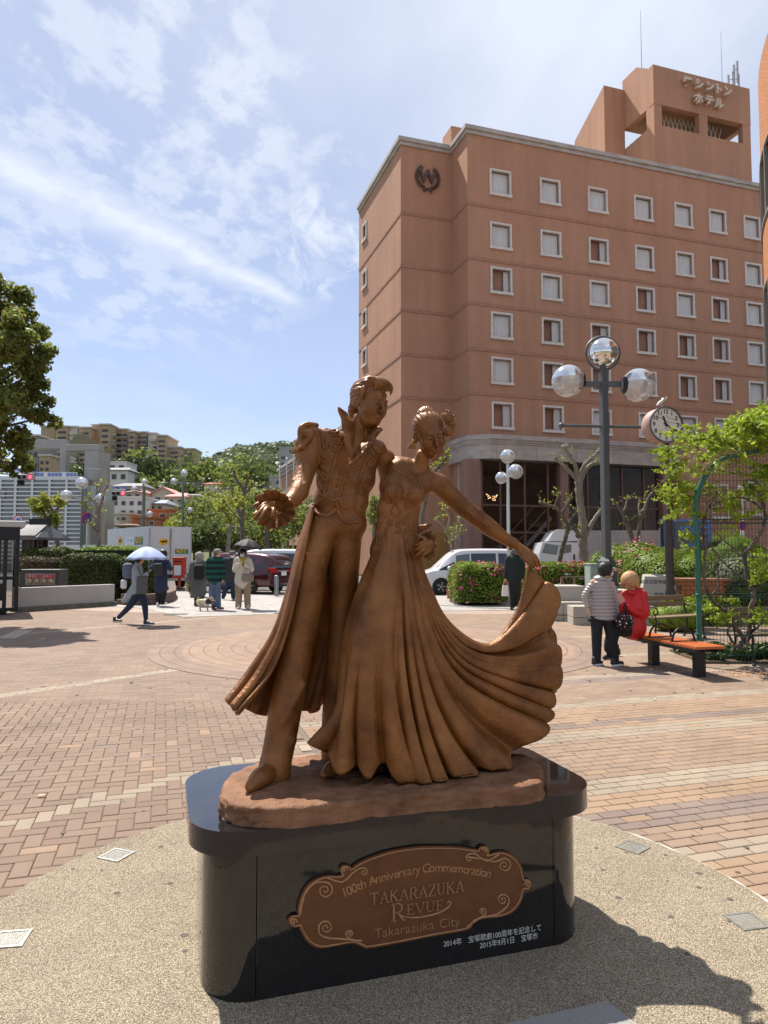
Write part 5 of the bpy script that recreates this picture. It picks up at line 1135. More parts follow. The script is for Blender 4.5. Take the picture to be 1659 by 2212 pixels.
# ================================================================ BACKGROUND: terrain, hill, houses
def rng(seed): return np.random.RandomState(seed)
def quads(name,P,N,size,m,aspect=1.0,seed=0,parent=None,jitter=.5,**kw):
    """leaf-sized quads at points P facing roughly N"""
    r = rng(seed); n = len(P); P = np.asarray(P,float); N = np.asarray(N,float)+r.normal(0,jitter,(n,3)); N /= np.linalg.norm(N,axis=1,keepdims=True)+1e-9
    A = np.cross(N,r.normal(0,1,(n,3))); A /= np.linalg.norm(A,axis=1,keepdims=True)+1e-9; B = np.cross(N,A)
    s_ = (np.asarray(size)*np.ones(n)*r.uniform(.6,1.3,n))[:,None]; a = A*s_*.5; b = B*s_*.5*aspect; c = N*s_*.12
    V = np.stack([P-a,P-b+c,P+a,P+b+c],1).reshape(-1,3).astype(np.float32)
    me = bpy.data.meshes.new(name); me.vertices.add(4*n); me.vertices.foreach_set('co',V.ravel()); me.loops.add(4*n); me.loops.foreach_set('vertex_index',np.arange(4*n,dtype=np.int32)); me.polygons.add(n); me.polygons.foreach_set('loop_start',np.arange(0,4*n,4,dtype=np.int32)); me.materials.append(m); me.update(calc_edges=True)
    return link(name,me,parent,**kw)
def ztr(x,y):
    x = np.asarray(x,float); y = np.asarray(y,float)
    f = np.interp(y,[0,72,110,160,260,330,420,600,760,1100],[-1,-1,3,9,22,27,44,88,76,60])
    k = np.interp(x/np.maximum(y,1),[-.9,-.55,-.38,-.27,-.10,.05,.3],[.75,.8,.85,.95,1.02,.9,.6])
    lowl = np.interp(x/np.maximum(y,1),[-.42,-.32,-.27,-.21,-.12],[.42,.55,.84,1.02,.93]); far = np.clip((y-330)/120,0,1)
    return f*k*(1-far+far*lowl)+np.clip((y-110)/300,0,1)*(2.2*np.sin(x*.031+y*.017)+1.4*np.sin(x*.08-y*.05))+np.clip((y-400)/200,0,1)*5*np.sin(x*.017+1.0)
xs = np.linspace(-900,700,130); ys = np.r_[np.linspace(70,420,70),np.linspace(440,1100,34)]
m_hill = mat('hill_grass',(.060,.075,.030),rough=.95,col2=(.115,.125,.055),vscale=.05,detail=8)
MB().grid([[(x,y,float(ztr(x,y))) for x in xs] for y in ys]).build('hill',m_hill,kind='structure')
L_sp = leafmat('leaves_spring',(.10,.145,.030),(.25,.285,.070),.5); L_md = leafmat('leaves_mid',(.060,.092,.026),(.15,.185,.055),.45); L_dk = leafmat('leaves_dark',(.022,.042,.014),(.065,.095,.028),.3)
L_far = leafmat('leaves_hill',(.105,.140,.070),(.175,.205,.105),.3,.03); L_yl = leafmat('leaves_yellow',(.17,.20,.025),(.36,.38,.06),.5)
m_bark = mat('bark',(.085,.065,.048),rough=.95,col2=(.16,.135,.11),vscale=9,bump=1,bscale=22,stretch=(1,1,.4)); m_barkp = mat('bark_pale',(.15,.125,.10),rough=.9,col2=(.27,.235,.195),vscale=6,bump=.6,bscale=25,stretch=(1,1,.4))
def crownpts(c,r,n,rg,shell=.55):
    d = rg.normal(0,1,(n,3)); d /= np.linalg.norm(d,axis=1,keepdims=True); q = rg.uniform(shell,1,(n,1))**.6
    return np.array(c)+d*np.array(r)*q,d
rg = rng(11); P,N = [],[]
for i in range(900):
    u = rg.uniform(395,690); Y = rg.uniform(400,660); x = (u-CU)/FPX*Y; z = float(ztr(x,Y)); r_ = rg.uniform(5,9)
    p,d = crownpts((x,Y,z+r_*.7),(r_,r_,r_*.8),46,rg); P.append(p); N.append(d)
quads('forest',np.concatenate(P),np.concatenate(N),3.2,L_far,seed=3,kind='stuff',jitter=.5)
def tree(label,u,Y,h_,r_,lm,n=500,leaf=.35,base=None,trunk=.16,group=None,cat='tree',seed=0,clumps=9,zb=None,flat=.8,bark=None,lean=0,x=None,vtop=None):
    x = (u-CU)/FPX*Y if x is None else x; z0 = (float(ztr(x,Y)) if Y > 72 else -.05) if zb is None else zb
    if vtop is not None: z0 = W(u,vtop,Y).z-h_
    t = thing('tree',label,cat,(x,Y,z0),0,group,local=True); rg = rng(seed+int(u*7)); mb = MB(); top = Vector((lean,0,h_-r_*.9)); k = []
    mb.tube([(0,0,-.3 if vtop is None else -4),(lean*.2,.02,h_*.25),tuple(top)],[trunk*1.25,trunk,trunk*.55],7)
    P,N,S_ = [],[],[]
    for i in range(clumps):
        a = rg.uniform(0,6.28); e = rg.uniform(-.5,1); d = Vector((math.cos(a)*math.sqrt(1-e*e*.8),math.sin(a)*math.sqrt(1-e*e*.8),e*flat))*r_*rg.uniform(.45,.75); c = Vector((lean,0,h_-r_*flat))+d
        q = r_*rg.uniform(.30,.50); p,dd = crownpts(c,(q*1.15,q*1.15,q*.8),n//clumps,rg,.3); P.append(p); N.append(dd); mb.tube([top-Vector((0,0,r_*.3)),(top+c)/2,c],[trunk*.45,trunk*.28,trunk*.1],5)
    mb.build('trunk',bark or m_bark,t); o = quads('crown',np.concatenate(P),np.concatenate(N),leaf,lm,seed=seed,parent=t,jitter=.6); return t
kinds = [(L_sp,'pale green leafy tree'),(L_md,'mid green rounded tree'),(L_dk,'dark evergreen tree')]
tl = [(176,258,15,8,1,'directly under the tan apartment block with the wide white stair'),(232,250,14,9,1,'below the tall tan apartment tower'),(290,240,20,10,0,'brightest crown below the apartments, above the white house'),(325,232,19,9,2,'deep green one right of the white hillside house'),
 (272,210,13,6,2,'dark pointed one right beside the white hillside house'),(355,235,13,8,0,'under the right end of the long apartment block'),(395,250,16,9,0,'in front of the small right-hand apartment block'),(425,230,22,12,1,'large one right of the apartments on the slope'),
 (448,225,17,9,0,'between the apartments and the wooded hill'),(492,215,25,14,0,'broadest bright crown on the slope beside the hill'),(530,205,22,11,0,'bright crown left of the grey concrete block'),(560,200,17,9,1,'just behind the bare tree trunk'),
 (215,230,12,7,2,'behind the concrete frame'),(150,240,12,8,1,'seen through the concrete frame'),(118,235,10,7,1,'low one between the apartments and the glass hall'),(345,190,9,6,1,'above the pink-roofed houses'),(300,185,8,6,0,'low one under the dark green crown'),
 (378,180,9,6,2,'at the retaining wall over the pink roof'),(420,175,9,6,1,'over the white house with a red roof'),(470,170,9,5,2,'dark one beside the white houses below the hill'),(505,165,10,6,0,'bright one right of the white houses'),(455,150,8,5,1,'small one among the lower houses')]
for i,(u,Y,h_,r_,k,w) in enumerate(tl):
    lm,nm = kinds[k]; tree(f'{nm} {w}',u,Y,h_,r_,lm,n=620,leaf=1.15,trunk=.4,group='trees on the slope behind the town',seed=40+i,clumps=12,vtop={176: 1000,232: 978,290: 963,325: 975,272: 985,355: 1003,395: 1005,425: 978,448: 990,492: 985,530: 978,560: 985,215: 985,150: 990,118: 1000,345: 1035,300: 1020,378: 1040,420: 1040,470: 1030,505: 1025,455: 1060}[u])
m_tan = mat('apartment_tan',(.40,.30,.195),rough=.85,var=.10,vscale=.3); m_apw = mat('apartment_white',(.50,.46,.40),rough=.8,var=.1,vscale=.5); m_dkw = mat('far_window',(.045,.045,.05),rough=.25,spec=.6); m_brd = mat('balcony_rail',(.36,.33,.29),rough=.7)
def boxU(mb,u0,u1,v0,v1,Y,depth,rz=0): 
    a,b_ = W(u0,v1,Y),W(u1,v0,Y); mb.box(((a.x+b_.x)/2,Y+depth/2,(a.z+b_.z)/2),(b_.x-a.x,depth,b_.z-a.z)); return a,b_
apt = thing('apartment_building', 'long tan apartment block with rows of balconies on the ridge', 'apartment block',(W(240,1000,260).x,260,28))
def block(root,u0,u1,v0,v1,Y,dep,m,rows,cols,mw=None,roof=True,bal=False,wfrac=.62,hfrac=.5):
    mb = MB(); a,b_ = boxU(mb,u0,u1,v0,v1,Y,dep); mb.build('wall',m,root)
    if roof: MB().box(((a.x+b_.x)/2,Y+dep/2,b_.z+.25),(b_.x-a.x+.8,dep+.8,.5)).build('roof',m_apw,root)
    w,h_ = (b_.x-a.x)/cols,(b_.z-a.z-1)/rows
    for r in range(rows):
        for c in range(cols):
            cx,cz = a.x+(c+.5)*w,b_.z-1-(r+.5)*h_
            f = MB().box((cx,Y-.02,cz),(w*wfrac,.12,h_*hfrac)).build('window',mw or m_dkw,root)
            if bal: MB().box((cx,Y-.55,cz-h_*.36),(w*.9,.12,h_*.30)).build('balcony',m_brd,root)
Bq = lambda x,y: (x/4,891+y/4)
for (x0,x1,y0,y1,Yo,kind) in ((345,475,125,480,262,'t'),(475,590,125,480,258,'T'),(590,672,128,500,256,'s'),(672,785,135,480,258,'T'),(785,860,112,480,262,'t'),(860,950,108,480,255,'T'),(950,1000,140,500,258,'s'),(1000,1105,150,510,262,'b'),(1105,1165,170,500,258,'T'),(1165,1275,175,500,262,'b'),(1275,1350,185,520,258,'s'),(1350,1440,205,520,254,'T')):
    u0,v0 = Bq(x0,y0); u1,v1 = Bq(x1,y1); rows = 7
    if kind == 't': block(apt,u0,u1,v0,v1,Yo,14,m_tan,1,1,wfrac=.01,hfrac=.01)
    elif kind == 'T': block(apt,u0,u1,v0,v1,Yo,14,m_tan,rows,1,wfrac=.66,hfrac=.42)
    elif kind == 'b': block(apt,u0,u1,v0,v1,Yo,14,m_tan,rows,2,bal=True,wfrac=.8,hfrac=.5)
    else:
        block(apt,u0,u1,v0,v1,Yo+3,10,m_apw,1,1,wfrac=.01,hfrac=.01); a,b_ = W(u0,v1,Yo),W(u1,v0,Yo); n_ = 8
        for r in range(n_):
            z = b_.z-2-r*(b_.z-a.z-2)/n_; MB().add([(a.x,Yo,z-.6),(b_.x,Yo,z-1.9 if r%2 else z-.6),(b_.x,Yo,z-.9 if r%2 else z+.4),(a.x,Yo,z+.4),(a.x,Yo+1.5,z-.6),(b_.x,Yo+1.5,z-1.9),(b_.x,Yo+1.5,z-.9),(a.x,Yo+1.5,z+.4)],[(0,1,2,3),(3,2,6,7),(0,4,5,1),(4,7,6,5)]).build('stair_rail',m_apw,apt)
apt2 = thing('apartment_building', 'small tan apartment block right of the long one, half behind trees', 'apartment block',(W(380,1000,256).x,256,28))
block(apt2,*[Bq(1450,300)[0],Bq(1560,300)[0],Bq(0,305)[1],Bq(0,520)[1]],256,12,m_tan,5,1,wfrac=.6,hfrac=.42); block(apt2,Bq(1568,0)[0],Bq(1680,0)[0],Bq(0,320)[1],Bq(0,520)[1],262,10,m_tan,5,2,bal=True)
apt3 = thing('apartment_building', 'grey building with a dark flat roof left of the tan apartments, behind the tree', 'apartment block',(W(65,1000,210).x,210,22))
block(apt3,45,84,942,1040,212,12,mat('grey_block',(.22,.21,.20),rough=.8),4,3); block(apt3,84,108,985,1035,205,10,m_tan,3,2)
mw_ = mat('house_white',(.58,.56,.53),rough=.8,var=.06,vscale=.6); mc_ = mat('house_cream',(.50,.44,.36),rough=.8,var=.06,vscale=.6); mo_ = mat('house_orange',(.38,.15,.065),rough=.8,var=.15,vscale=.6)
mrp = mat('roof_pink',(.52,.25,.22),rough=.8,var=.12,vscale=1.5); mrg = mat('roof_grey',(.17,.17,.18),rough=.7,var=.15,vscale=1.5); mrr = mat('roof_red',(.42,.17,.12),rough=.8,var=.12,vscale=1.5); mgr = mat('house_grey',(.36,.35,.34),rough=.8,var=.1,vscale=.4)
def house(label,x0,x1,y0,y1,Y,m,roof,roofm,wins,h2=0,dep=8,cat='house',group='houses on the slope'):
    """crop-1 pixels for the wall box; roof: 'f' flat, 'g' gable along the front, 'p' shed; wins = rows, cols"""
    u0,v0 = Bq(x0,y0); u1,v1 = Bq(x1,y1); a,b_ = W(u0,v1,Y),W(u1,v0,Y); zb = min(a.z,float(ztr((a.x+b_.x)/2,Y)))-2
    t = thing('house',label,cat,((a.x+b_.x)/2,Y,zb),0,group); w,h_ = b_.x-a.x,b_.z-a.z
    MB().box(((a.x+b_.x)/2,Y+dep/2,(b_.z+zb)/2),(w,dep,b_.z-zb)).build('wall',m,t); e = .45
    if roof == 'f': MB().box(((a.x+b_.x)/2,Y+dep/2,b_.z+.14),(w+.3,dep+.3,.28)).build('roof',roofm,t)
    elif roof == 'g':
        rh = h2/4*Y/FPX; MB().add([(a.x-e,Y-e,b_.z-.1),(b_.x+e,Y-e,b_.z-.1),(b_.x+e,Y+dep+e,b_.z-.1),(a.x-e,Y+dep+e,b_.z-.1),(a.x+w*.12,Y+dep/2,b_.z+rh),(b_.x-w*.12,Y+dep/2,b_.z+rh),(a.x-e,Y-e,b_.z+.1),(b_.x+e,Y-e,b_.z+.1),(b_.x+e,Y+dep+e,b_.z+.1),(a.x-e,Y+dep+e,b_.z+.1)],[(3,2,1,0),(6,7,5,4),(8,9,4,5),(9,6,4),(7,8,5),(0,1,7,6),(1,2,8,7),(2,3,9,8),(3,0,6,9)]).build('roof',roofm,t)
    elif roof == 'G':
        rh = h2/4*Y/FPX; cx = (a.x+b_.x)/2; MB().add([(a.x,Y,b_.z),(b_.x,Y,b_.z),(cx,Y,b_.z+rh),(a.x,Y+dep,b_.z),(b_.x,Y+dep,b_.z),(cx,Y+dep,b_.z+rh)],[(0,1,2),(4,3,5)]).build('gable',m,t)
        MB().add([(a.x-e,Y-e,b_.z-.25),(cx,Y-e,b_.z+rh+.02),(cx,Y+dep+e,b_.z+rh+.02),(a.x-e,Y+dep+e,b_.z-.25),(b_.x+e,Y-e,b_.z-.25),(b_.x+e,Y+dep+e,b_.z-.25),(a.x-e,Y-e,b_.z-.05),(cx,Y-e,b_.z+rh+.25),(cx,Y+dep+e,b_.z+rh+.25),(a.x-e,Y+dep+e,b_.z-.05),(b_.x+e,Y-e,b_.z-.05),(b_.x+e,Y+dep+e,b_.z-.05)],[(3,2,1,0),(1,2,5,4),(6,7,8,9),(7,10,11,8),(0,1,7,6),(1,4,10,7),(0,6,9,3),(4,5,11,10)]).build('roof',roofm,t)
    r_,c_ = wins; rh_ = h_/r_
    for r in range(r_):
        for c in range(c_):
            if (r*7+c*3+int(x0)) % 5 == 0 and r_*c_ > 2: continue
            cx,cz = a.x+(c+.5)*w/c_,b_.z-(r+.55)*rh_; ww,wh = min(w/c_*.5,2.2),min(rh_*.42,1.6)
            f = MB().box((cx,Y-.03,cz),(ww+.16,.1,wh+.16)).build('window',m_apw,t); MB().box((cx,Y-.07,cz),(ww,.06,wh)).build('pane',m_dkw,f)
    return t
house('white modern house high on the slope with a balcony, nearest below the apartments',868,1105,500,600,175,mw_, 'g',mrg,(1,3),40); house('upper flat-roofed storey of a white house under the green trees',930,1090,430,505,183,mw_, 'f',mw_,(1,2))
house('low wide house with a grey roof behind the second traffic light',980,1230,640,700,150,mc_, 'g',mrg,(1,3),45); house('pink-roofed house behind the street lamp, left one',1080,1225,690,740,143,mc_, 'g',mrp,(1,2),30)
house('cream house with a pink gable roof facing the plaza',1315,1500,700,800,140,mc_, 'G',mrp,(1,2),50); house('house with a long pink roof right of the cream gable house',1440,1590,730,800,137,mc_, 'g',mrp,(1,2),50)
house('white house with a red roof under the hill trees',1765,1900,620,690,160,mw_, 'g',mrr,(2,2),30); house('small grey-roofed house on the terrace right of the red-roofed one',1900,1990,655,700,158,mc_, 'g',mrg,(1,2),22)
house('white three-storey flat-roofed block, largest in the town',890,1245,740,900,112,mw_, 'f',mw_,(2,5),cat='house'); house('cream house with a blue-grey roof right of the white block',1225,1415,790,850,116,mc_, 'g',mat('roof_blue',(.22,.25,.29),rough=.7),(1,3),50)
house('pale lower house in front of the white block',870,1100,890,990,104,mw_, 'f',mgr,(2,2)); house('orange terracotta apartment house behind the truck',1140,1345,915,990,98,mo_, 'f',mo_,(1,3)); house('long orange terracotta house with balconies right of the lamp pole',1275,1800,850,930,103,mo_, 'f',mo_,(1,6))
house('grey retaining house front between the pink roofs and the terracotta house',1420,1700,790,850,125,mgr, 'f',mgr,(1,5)); house('white houses at the foot of the hill, left one',1560,1700,720,790,140,mw_, 'g',mrg,(1,2),30); house('pale house half hidden by the bare tree',1790,1900,770,850,130,mc_, 'g',mrg,(1,2),30)
house('grey-roofed house below the wooded hill, near the bare tree',1995,2170,650,720,170,mgr, 'g',mrg,(1,3),30)
house('plain concrete building right of the bare tree',2325,2620,560,640,165,mgr, 'f',mgr,(1,6)); house('tall grey slab building beside the statue shoulder',2410,2620,305,640,205,mgr, 'f',mgr,(6,3),cat='building')
house('brick terrace building low behind the parked cars',1900,2300,960,1090,92,mat('dark_brick',(.20,.10,.06),rough=.9), 'f',mrg,(1,4))
house('narrow beige house below the white block',1030,1110,880,950,101,mat('house_beige',(.45,.36,.29),rough=.8), 'f',mc_,(1,1)); house('dark little house roof behind the truck',1010,1120,980,1010,94,mc_, 'g',mat('roof_brown',(.16,.09,.06),rough=.8),(1,1),30)
house('white villa with a grey roof left above the terracotta house',1620,1760,640,700,176,mw_, 'g',mrg,(1,2),20)
MB().box((W(330,1040,195).x,196,W(330,1048,195).z-3),(75,1.2,8)).build('retaining_wall',mat('retaining_wall',(.20,.185,.165),rough=.95,var=.3,vscale=.5),label='long grey retaining wall across the slope above the pink roofs',cat='wall')
m_conc = mat('raw_concrete',(.33,.32,.305),rough=.85,var=.2,vscale=.5,detail=9,stretch=(1,1,.6)); YG = 74.0
por = thing('concrete_frame', 'raw concrete portal frame of beams and columns over the glass hall', 'building',(W(140,1100,YG).x,YG,0))
for (x0,x1,y0,y1,Yo,dp) in ((230,560,235,310,YG,1.2),(560,860,275,330,YG-2,1.2),(510,575,235,560,YG-.2,1.0),(710,860,330,1180,YG-2.2,3),(740,865,485,1180,YG-4,1.6)):
    mb = MB(); boxU(mb,x0/4,x1/4,891+y0/4,891+y1/4,Yo,dp); bevel(mb.build('beam' if x1-x0 > 200 and y1-y0 < 100 else 'column',m_conc,por),.05)
a = W(64,952,YG); b_ = W(180,965,YG); MB().add([(a.x,YG+1.2,a.z),(W(142,948,YG).x,YG+1.2,W(142,948,YG).z),(b_.x,YG-1,b_.z+1.5),(b_.x,YG+9,b_.z+.5),(a.x,YG+9,a.z)],[(0,1,2,3,4)]).build('canopy',m_conc,por)
m_cg = mat('curtain_glass',(.16,.19,.185),rough=.18,spec=.6,col2=(.27,.28,.26),vscale=.25,coat=.2); m_alu = mat('aluminium_grid',(.62,.64,.64),rough=.4,metal=.3)
gh = thing('glass_hall', 'large hall with a pale metal and glass grid front under the concrete portal', 'building',(W(90,1100,YG-6).x,YG-6,0)); Yg = YG-6
p0,p1 = W(-90,1180,Yg),W(180,1033,Yg); MB().box(((p0.x+p1.x)/2,Yg+4,p1.z/2),(p1.x-p0.x,8,p1.z)).build('glass',m_cg,gh)
for i,x in enumerate((-520,-370,-220,-70,0,130,275,425,572,710)):
    q = W(x/4,1100,Yg-.1); MB().box((q.x,Yg-.1,p1.z/2),(.22,.16,p1.z)).build('mullion',m_alu,gh)
rw = random.Random(3)
z = p1.z; i = 0
while z > .6:
    MB().box(((p0.x+p1.x)/2,Yg-.14,z),(p1.x-p0.x,.14,.13 if i else .35)).build('transom',m_alu,gh); z -= .40 if i else .5; i += 1
for (x0,x1,y0,y1) in ((-20,40,665,740),(100,160,420,450)): 
    mb = MB(); boxU(mb,x0/4,x1/4,891+y0/4,891+y1/4,Yg-.2,.1); mb.build('blind',mat('blind_grey',(.26,.24,.23),rough=.7),gh)
mb = MB(); boxU(mb,740/4,790/4,891+630/4,1180,Yg-1,1); mb.build('side_glass',m_cg,gh)
mb = MB(); a,b_ = boxU(mb,55,240,1177,1190,50,.3); tag(mb.build('low_wall',mat('white_wall',(.62,.62,.60),rough=.8,var=.08,vscale=.7),label='long low white wall in front of the glass hall',cat='wall'))
# ================================================================ LAMPS, SIGNS, BENCHES, VEHICLES
m_pole = mat('lamp_pole_grey',(.10,.105,.11),rough=.5,metal=.3,var=.15,vscale=5,stretch=(1,1,.3)); m_poleg = mat('lamp_pole_green',(.13,.17,.155),rough=.55,var=.15,vscale=4)
m_globe = mat('globe_clear',(.75,.74,.72),rough=.06,spec=.6,alpha=.42); m_gtop = mat('globe_white_top',(.70,.72,.74),rough=.12,metal=.85,spec=.7); m_mirror = mat('globe_mirror',(.75,.74,.72),rough=.06,metal=.95,var=.1,vscale=30); m_blk = mat('black_rubber',(.012,.012,.013),rough=.5); m_blkm = mat('black_metal',(.018,.018,.02),rough=.35,metal=.4); m_dirt = mat('globe_dirt',(.10,.085,.06),rough=.9,alpha=.6)
def globe(t,c,r,name='globe',mirror=False):
    g = MB().sphere(c,r,28,12,zmax=.12).build(name,m_mirror if mirror else m_globe,t)
    MB().sphere(c,r*1.004,28,9,zmin=.12).build('reflector',m_mirror if mirror else m_gtop,g); return g
def bigglobes():
    Y = 19.0; s_ = Y/FPX; p = W(1310,1200,Y); zg = 0; t = thing('street_lamp', 'tall grey lamp post with three large globes in front of the hotel', 'street lamp',(p.x,Y,0),0,local=True)
    z = lambda v: W(1310,v,Y).z; zp = z(803); w = 8.8*s_
    bevel(MB().box((0,0,zp/2),(w*1.75,w*1.75,zp),.35).build('post',m_pole,t),.02)
    bevel(MB().box((0,0,z(1242)/2+.0),(w*3.6,w*3.6,z(1225)),.35).build('base',m_pole,t),.02); MB().lathe([(w*2.5,z(1225)),(w*2.1,z(1212)),(w*1.2,z(1203))],n=4,smooth=False).build('collar',m_pole,t)
    MB().box((0,0,z(830)),(78*s_,.12,.14)).build('arm',m_pole,t)
    for sx,gx,gv,r in ((-1,1232,824,35.5),(1,1385,833,36.5)):
        c = Vector(((gx-1310)*s_,-.05,z(gv))); MB().cyl((sx*39*s_,0,z(830)),(c.x-sx*r*s_*.82,c.y,c.z),.05,10).build('bracket',m_blk,t)
        g = globe(t,c,r*s_); MB().cyl(c+Vector((-sx*r*s_*.97,-.02,0)),c+Vector((-sx*r*s_*.80,-.02,0)),r*s_*.42,24,r2=r*s_*.55).build('cap',m_blk,g); MB().cyl(c+Vector((-sx*r*s_*.8,0,0)),c+Vector((sx*.02,0,0)),.07,10).build('bulb',m_gtop,g)
        rg = random.Random(int(gx)); mb = MB()
        for i in range(46):
            a = rg.uniform(0,6.28); e = -rg.uniform(.5,.98); q = c+Vector((math.cos(a)*math.sqrt(1-e*e),math.sin(a)*math.sqrt(1-e*e),e))*r*s_*1.003; mb.sphere(q,(rg.uniform(.006,.03),)*2+(.006,),6,4)
        tag(mb.build('dirt',m_dirt,g),kind='stuff')
    c = Vector((0,-.05,z(763))); g = globe(t,c,32*s_,mirror=True); 
    mb = MB(); k = 40; ring = [c+Vector((math.cos(2*math.pi*i/k)*37*s_,.06,math.sin(2*math.pi*i/k)*37*s_)) for i in range(k)]; mb.tube(ring,.035,6,closed=True); mb.build('ring',m_pole,g); MB().cyl((0,0,zp),(0,0,c.z-30*s_),.09,12).build('neck',m_pole,g)
    MB().tube([(-93*s_,0,z(919)),(93*s_,0,z(923))],.045,8).sphere((-93*s_,0,z(919)),.08,10,8).build('crossbar',m_pole,t)
bigglobes()
def lamp(label,pu,vb,globes,Y,zbase=-.05,pm=None,w=3.0,vtop=None,group='street lamps with three globes',bars=()):
    p = W(pu,1200,Y); t = thing('street_lamp',label, 'street lamp',(p.x,Y,zbase),0,group,local=True); s_ = Y/FPX; zt_ = W(pu,vtop,Y).z-zbase
    MB().cyl((0,0,0),(0,0,zt_),w*s_*1.1,10,r2=w*s_*.8).build('post',pm or m_poleg,t)
    for (gu,gv,r,dy) in globes:
        c = Vector(((gu-pu)*s_,dy,W(gu,gv,Y).z-zbase)); g = globe(t,c,r*s_); z1 = min(zt_-.1,c.z-r*s_*.2)
        if abs(gu-pu) > r*.6: MB().tube([(0,0,z1-.1),(c.x*.5,dy*.6,z1-.05),(c.x-math.copysign(r*s_*.85,c.x),dy,c.z)],w*s_*.45,6).build('arm',pm or m_poleg,t)
    return t
lamp('lamp post with three globes between the left bare trees, nearest on the left',175,1180,((177,1045,13,-.2),(140,1071,12.5,.0),(208,1076,10.5,.3)),31,vtop=1050,w=3.2)
lamp('lamp post with small globes above the delivery truck, left of two',307,1140,((309,1041,6.8,0),(287,1056,6,.0),(326,1111,6.5,-.4)),52,zbase=-.12,vtop=1045,w=2.4)
lamp('lamp post with small globes above the right end of the delivery truck',393,1140,((395,1023,7.8,0),(373,1040,7,.0),(413,1103,6.5,-.4)),48,zbase=-.12,vtop=1030,w=2.8)
lamp('grey lamp post with three globes in front of the hotel entrance',1099,1200,((1099,986,16,0),(1110,1022,16,-.5),(1087,1031,13.5,.2)),25,zbase=0,vtop=1003,w=4.0,pm=m_alu)
MB().box((W(1101,1084,25).x,25,W(1101,1084,25).z),(.62,.08,.06)).build('x',m_alu) if 0 else None
lamp('small lamp post seen behind the wisteria mesh at the far right',1607,1300,((1607,1054,9,0),(1629,1075,10,-.2)),33,zbase=0,vtop=1060,w=2.6,pm=m_alu)
for i,u in enumerate((603,618,633)):
    p = W(u,1200,60); MB().cyl((0,0,0),(0,0,W(u,1000+(0 if i else 10)-i*8,60).z+.12),.085,8,r2=.05).sphere((0,0,W(u,1000+(0 if i else 10)-i*8,60).z+.15),.11,8,6).build('flagpole',m_alu,label=('left','middle','right')[i]+' one of three white flag poles behind the parked minivans',cat='flagpole',group='three flag poles').location = (p.x,60,-.12)
# ---- clock
Y = 16.8; s_ = Y/FPX; p = W(1446,1200,Y); ck = thing('clock', 'round pink clock on a dark post, its white face reading about twenty past eleven', 'clock',(p.x,Y,0),0,local=True)
z = lambda v: W(1446,v,Y).z; m_ckp = mat('clock_pink',(.36,.235,.19),rough=.6,var=.15,vscale=8); m_face = mat('clock_face',(.62,.58,.50),rough=.3,var=.05,vscale=30); m_ink = mat('clock_ink',(.02,.02,.02),rough=.5); m_dpole = mat('dark_post',(.045,.032,.032),rough=.5,var=.3,vscale=6)
ca = R(-32); C_ = Vector((-.10,.0,z(920))); n_ = Vector((math.sin(-ca)*1,-math.cos(ca),0)); n_ = Vector((.175,-.984,0)).normalized(); ax = Vector((.984,.175,0)); ra = 38*s_
F0 = frame(C_+n_*.16,ax,(0,0,1)); Bk = frame(C_-n_*.22,ax,(0,0,1))
drum = MB().lathe([(0,0),(ra*1.0,0),(ra*1.03,.04),(ra*1.03,.37),(ra*.97,.385),(ra*.97,.375)],n=48,mx=Bk).build('case',m_ckp,ck)
MB().lathe([(ra*.965,.001),(ra*1.04,.001),(ra*1.04,.03),(ra*.965,.03)],n=48,mx=F0).build('rim',m_pole,ck)
fc = MB().lathe([(0,.002),(ra*.97,.002)],n=48,mx=F0).build('face',m_face,ck)
for i in range(12):
    a = R(90-30*(i+1)); text('numeral',str(i+1),ra*.33,m_ink,F0 @ Matrix.Translation((ra*.74*math.cos(a),ra*.74*math.sin(a),.0045)),fc,depth=.001,offset=.004)
mb = MB()
for i in range(60): 
    a = R(6*i); mb.box((0,0,0),(ra*.05 if i%5 else ra*.06,.010 if i%5 else .02,.002),0,F0 @ Matrix.Translation((ra*.93*math.cos(a),ra*.93*math.sin(a),.004)) @ Matrix.Rotation(a,4,'Z'))
tag(mb.build('ticks',m_ink,fc),kind='stuff')
for ang,ln,w in ((90-340,ra*.50,.045),(90-120,ra*.82,.035)):
    a = R(ang); MB().box((ln*.42,0,0),(ln*1.25,w,.004),0,F0 @ Matrix.Translation((0,0,.012+(.006 if ln>ra*.6 else 0))) @ Matrix.Rotation(a,4,'Z')).build('hand',m_ink,fc)
MB().lathe([(0,.02),(.03,.02),(.03,0)],n=12,mx=F0).build('hub',m_ink,fc)
mb = MB(); 
for pts in ([(-.6,.5),(-.3,.35),(.1,.15),(.5,.12),(.9,.0)],[(.0,.55),(.25,.35),(.75,.30)],[(-.05,0),(.0,-.25),(.4,-.5),(.6,-.6)]): mb.tube([F0 @ Vector((x*ra,y*ra,.006)) for x,y in pts],.004,4)
mb.build('crack',m_ink,fc)
MB().cyl((0,0,0),(0,0,z(958)),.06,14,r2=.055).cyl((0,0,0),(0,0,z(1120)),.10,14,r2=.092).build('post',m_dpole,ck)
mb = MB(); E = frame(Vector((0,-.17,z(1022))),(1,0,0),(0,0,1)); er = 12.5*s_
mb.lathe([(er*.78,0),(er,0),(er,.05),(er*.78,.05),(er*.78,0)],n=32,mx=E)
em = mb.build('gear_emblem',mat('emblem_grey',(.22,.20,.18),rough=.5,metal=.4),ck); mb = MB(); mb.lathe([(0,.03),(er*.25,.03),(er*.25,0)],n=16,mx=E)
for i in range(6): mb.box((er*.45,0,.02),(er*.75,.05,.03),0,E @ Matrix.Rotation(R(60*i+15),4,'Z'))
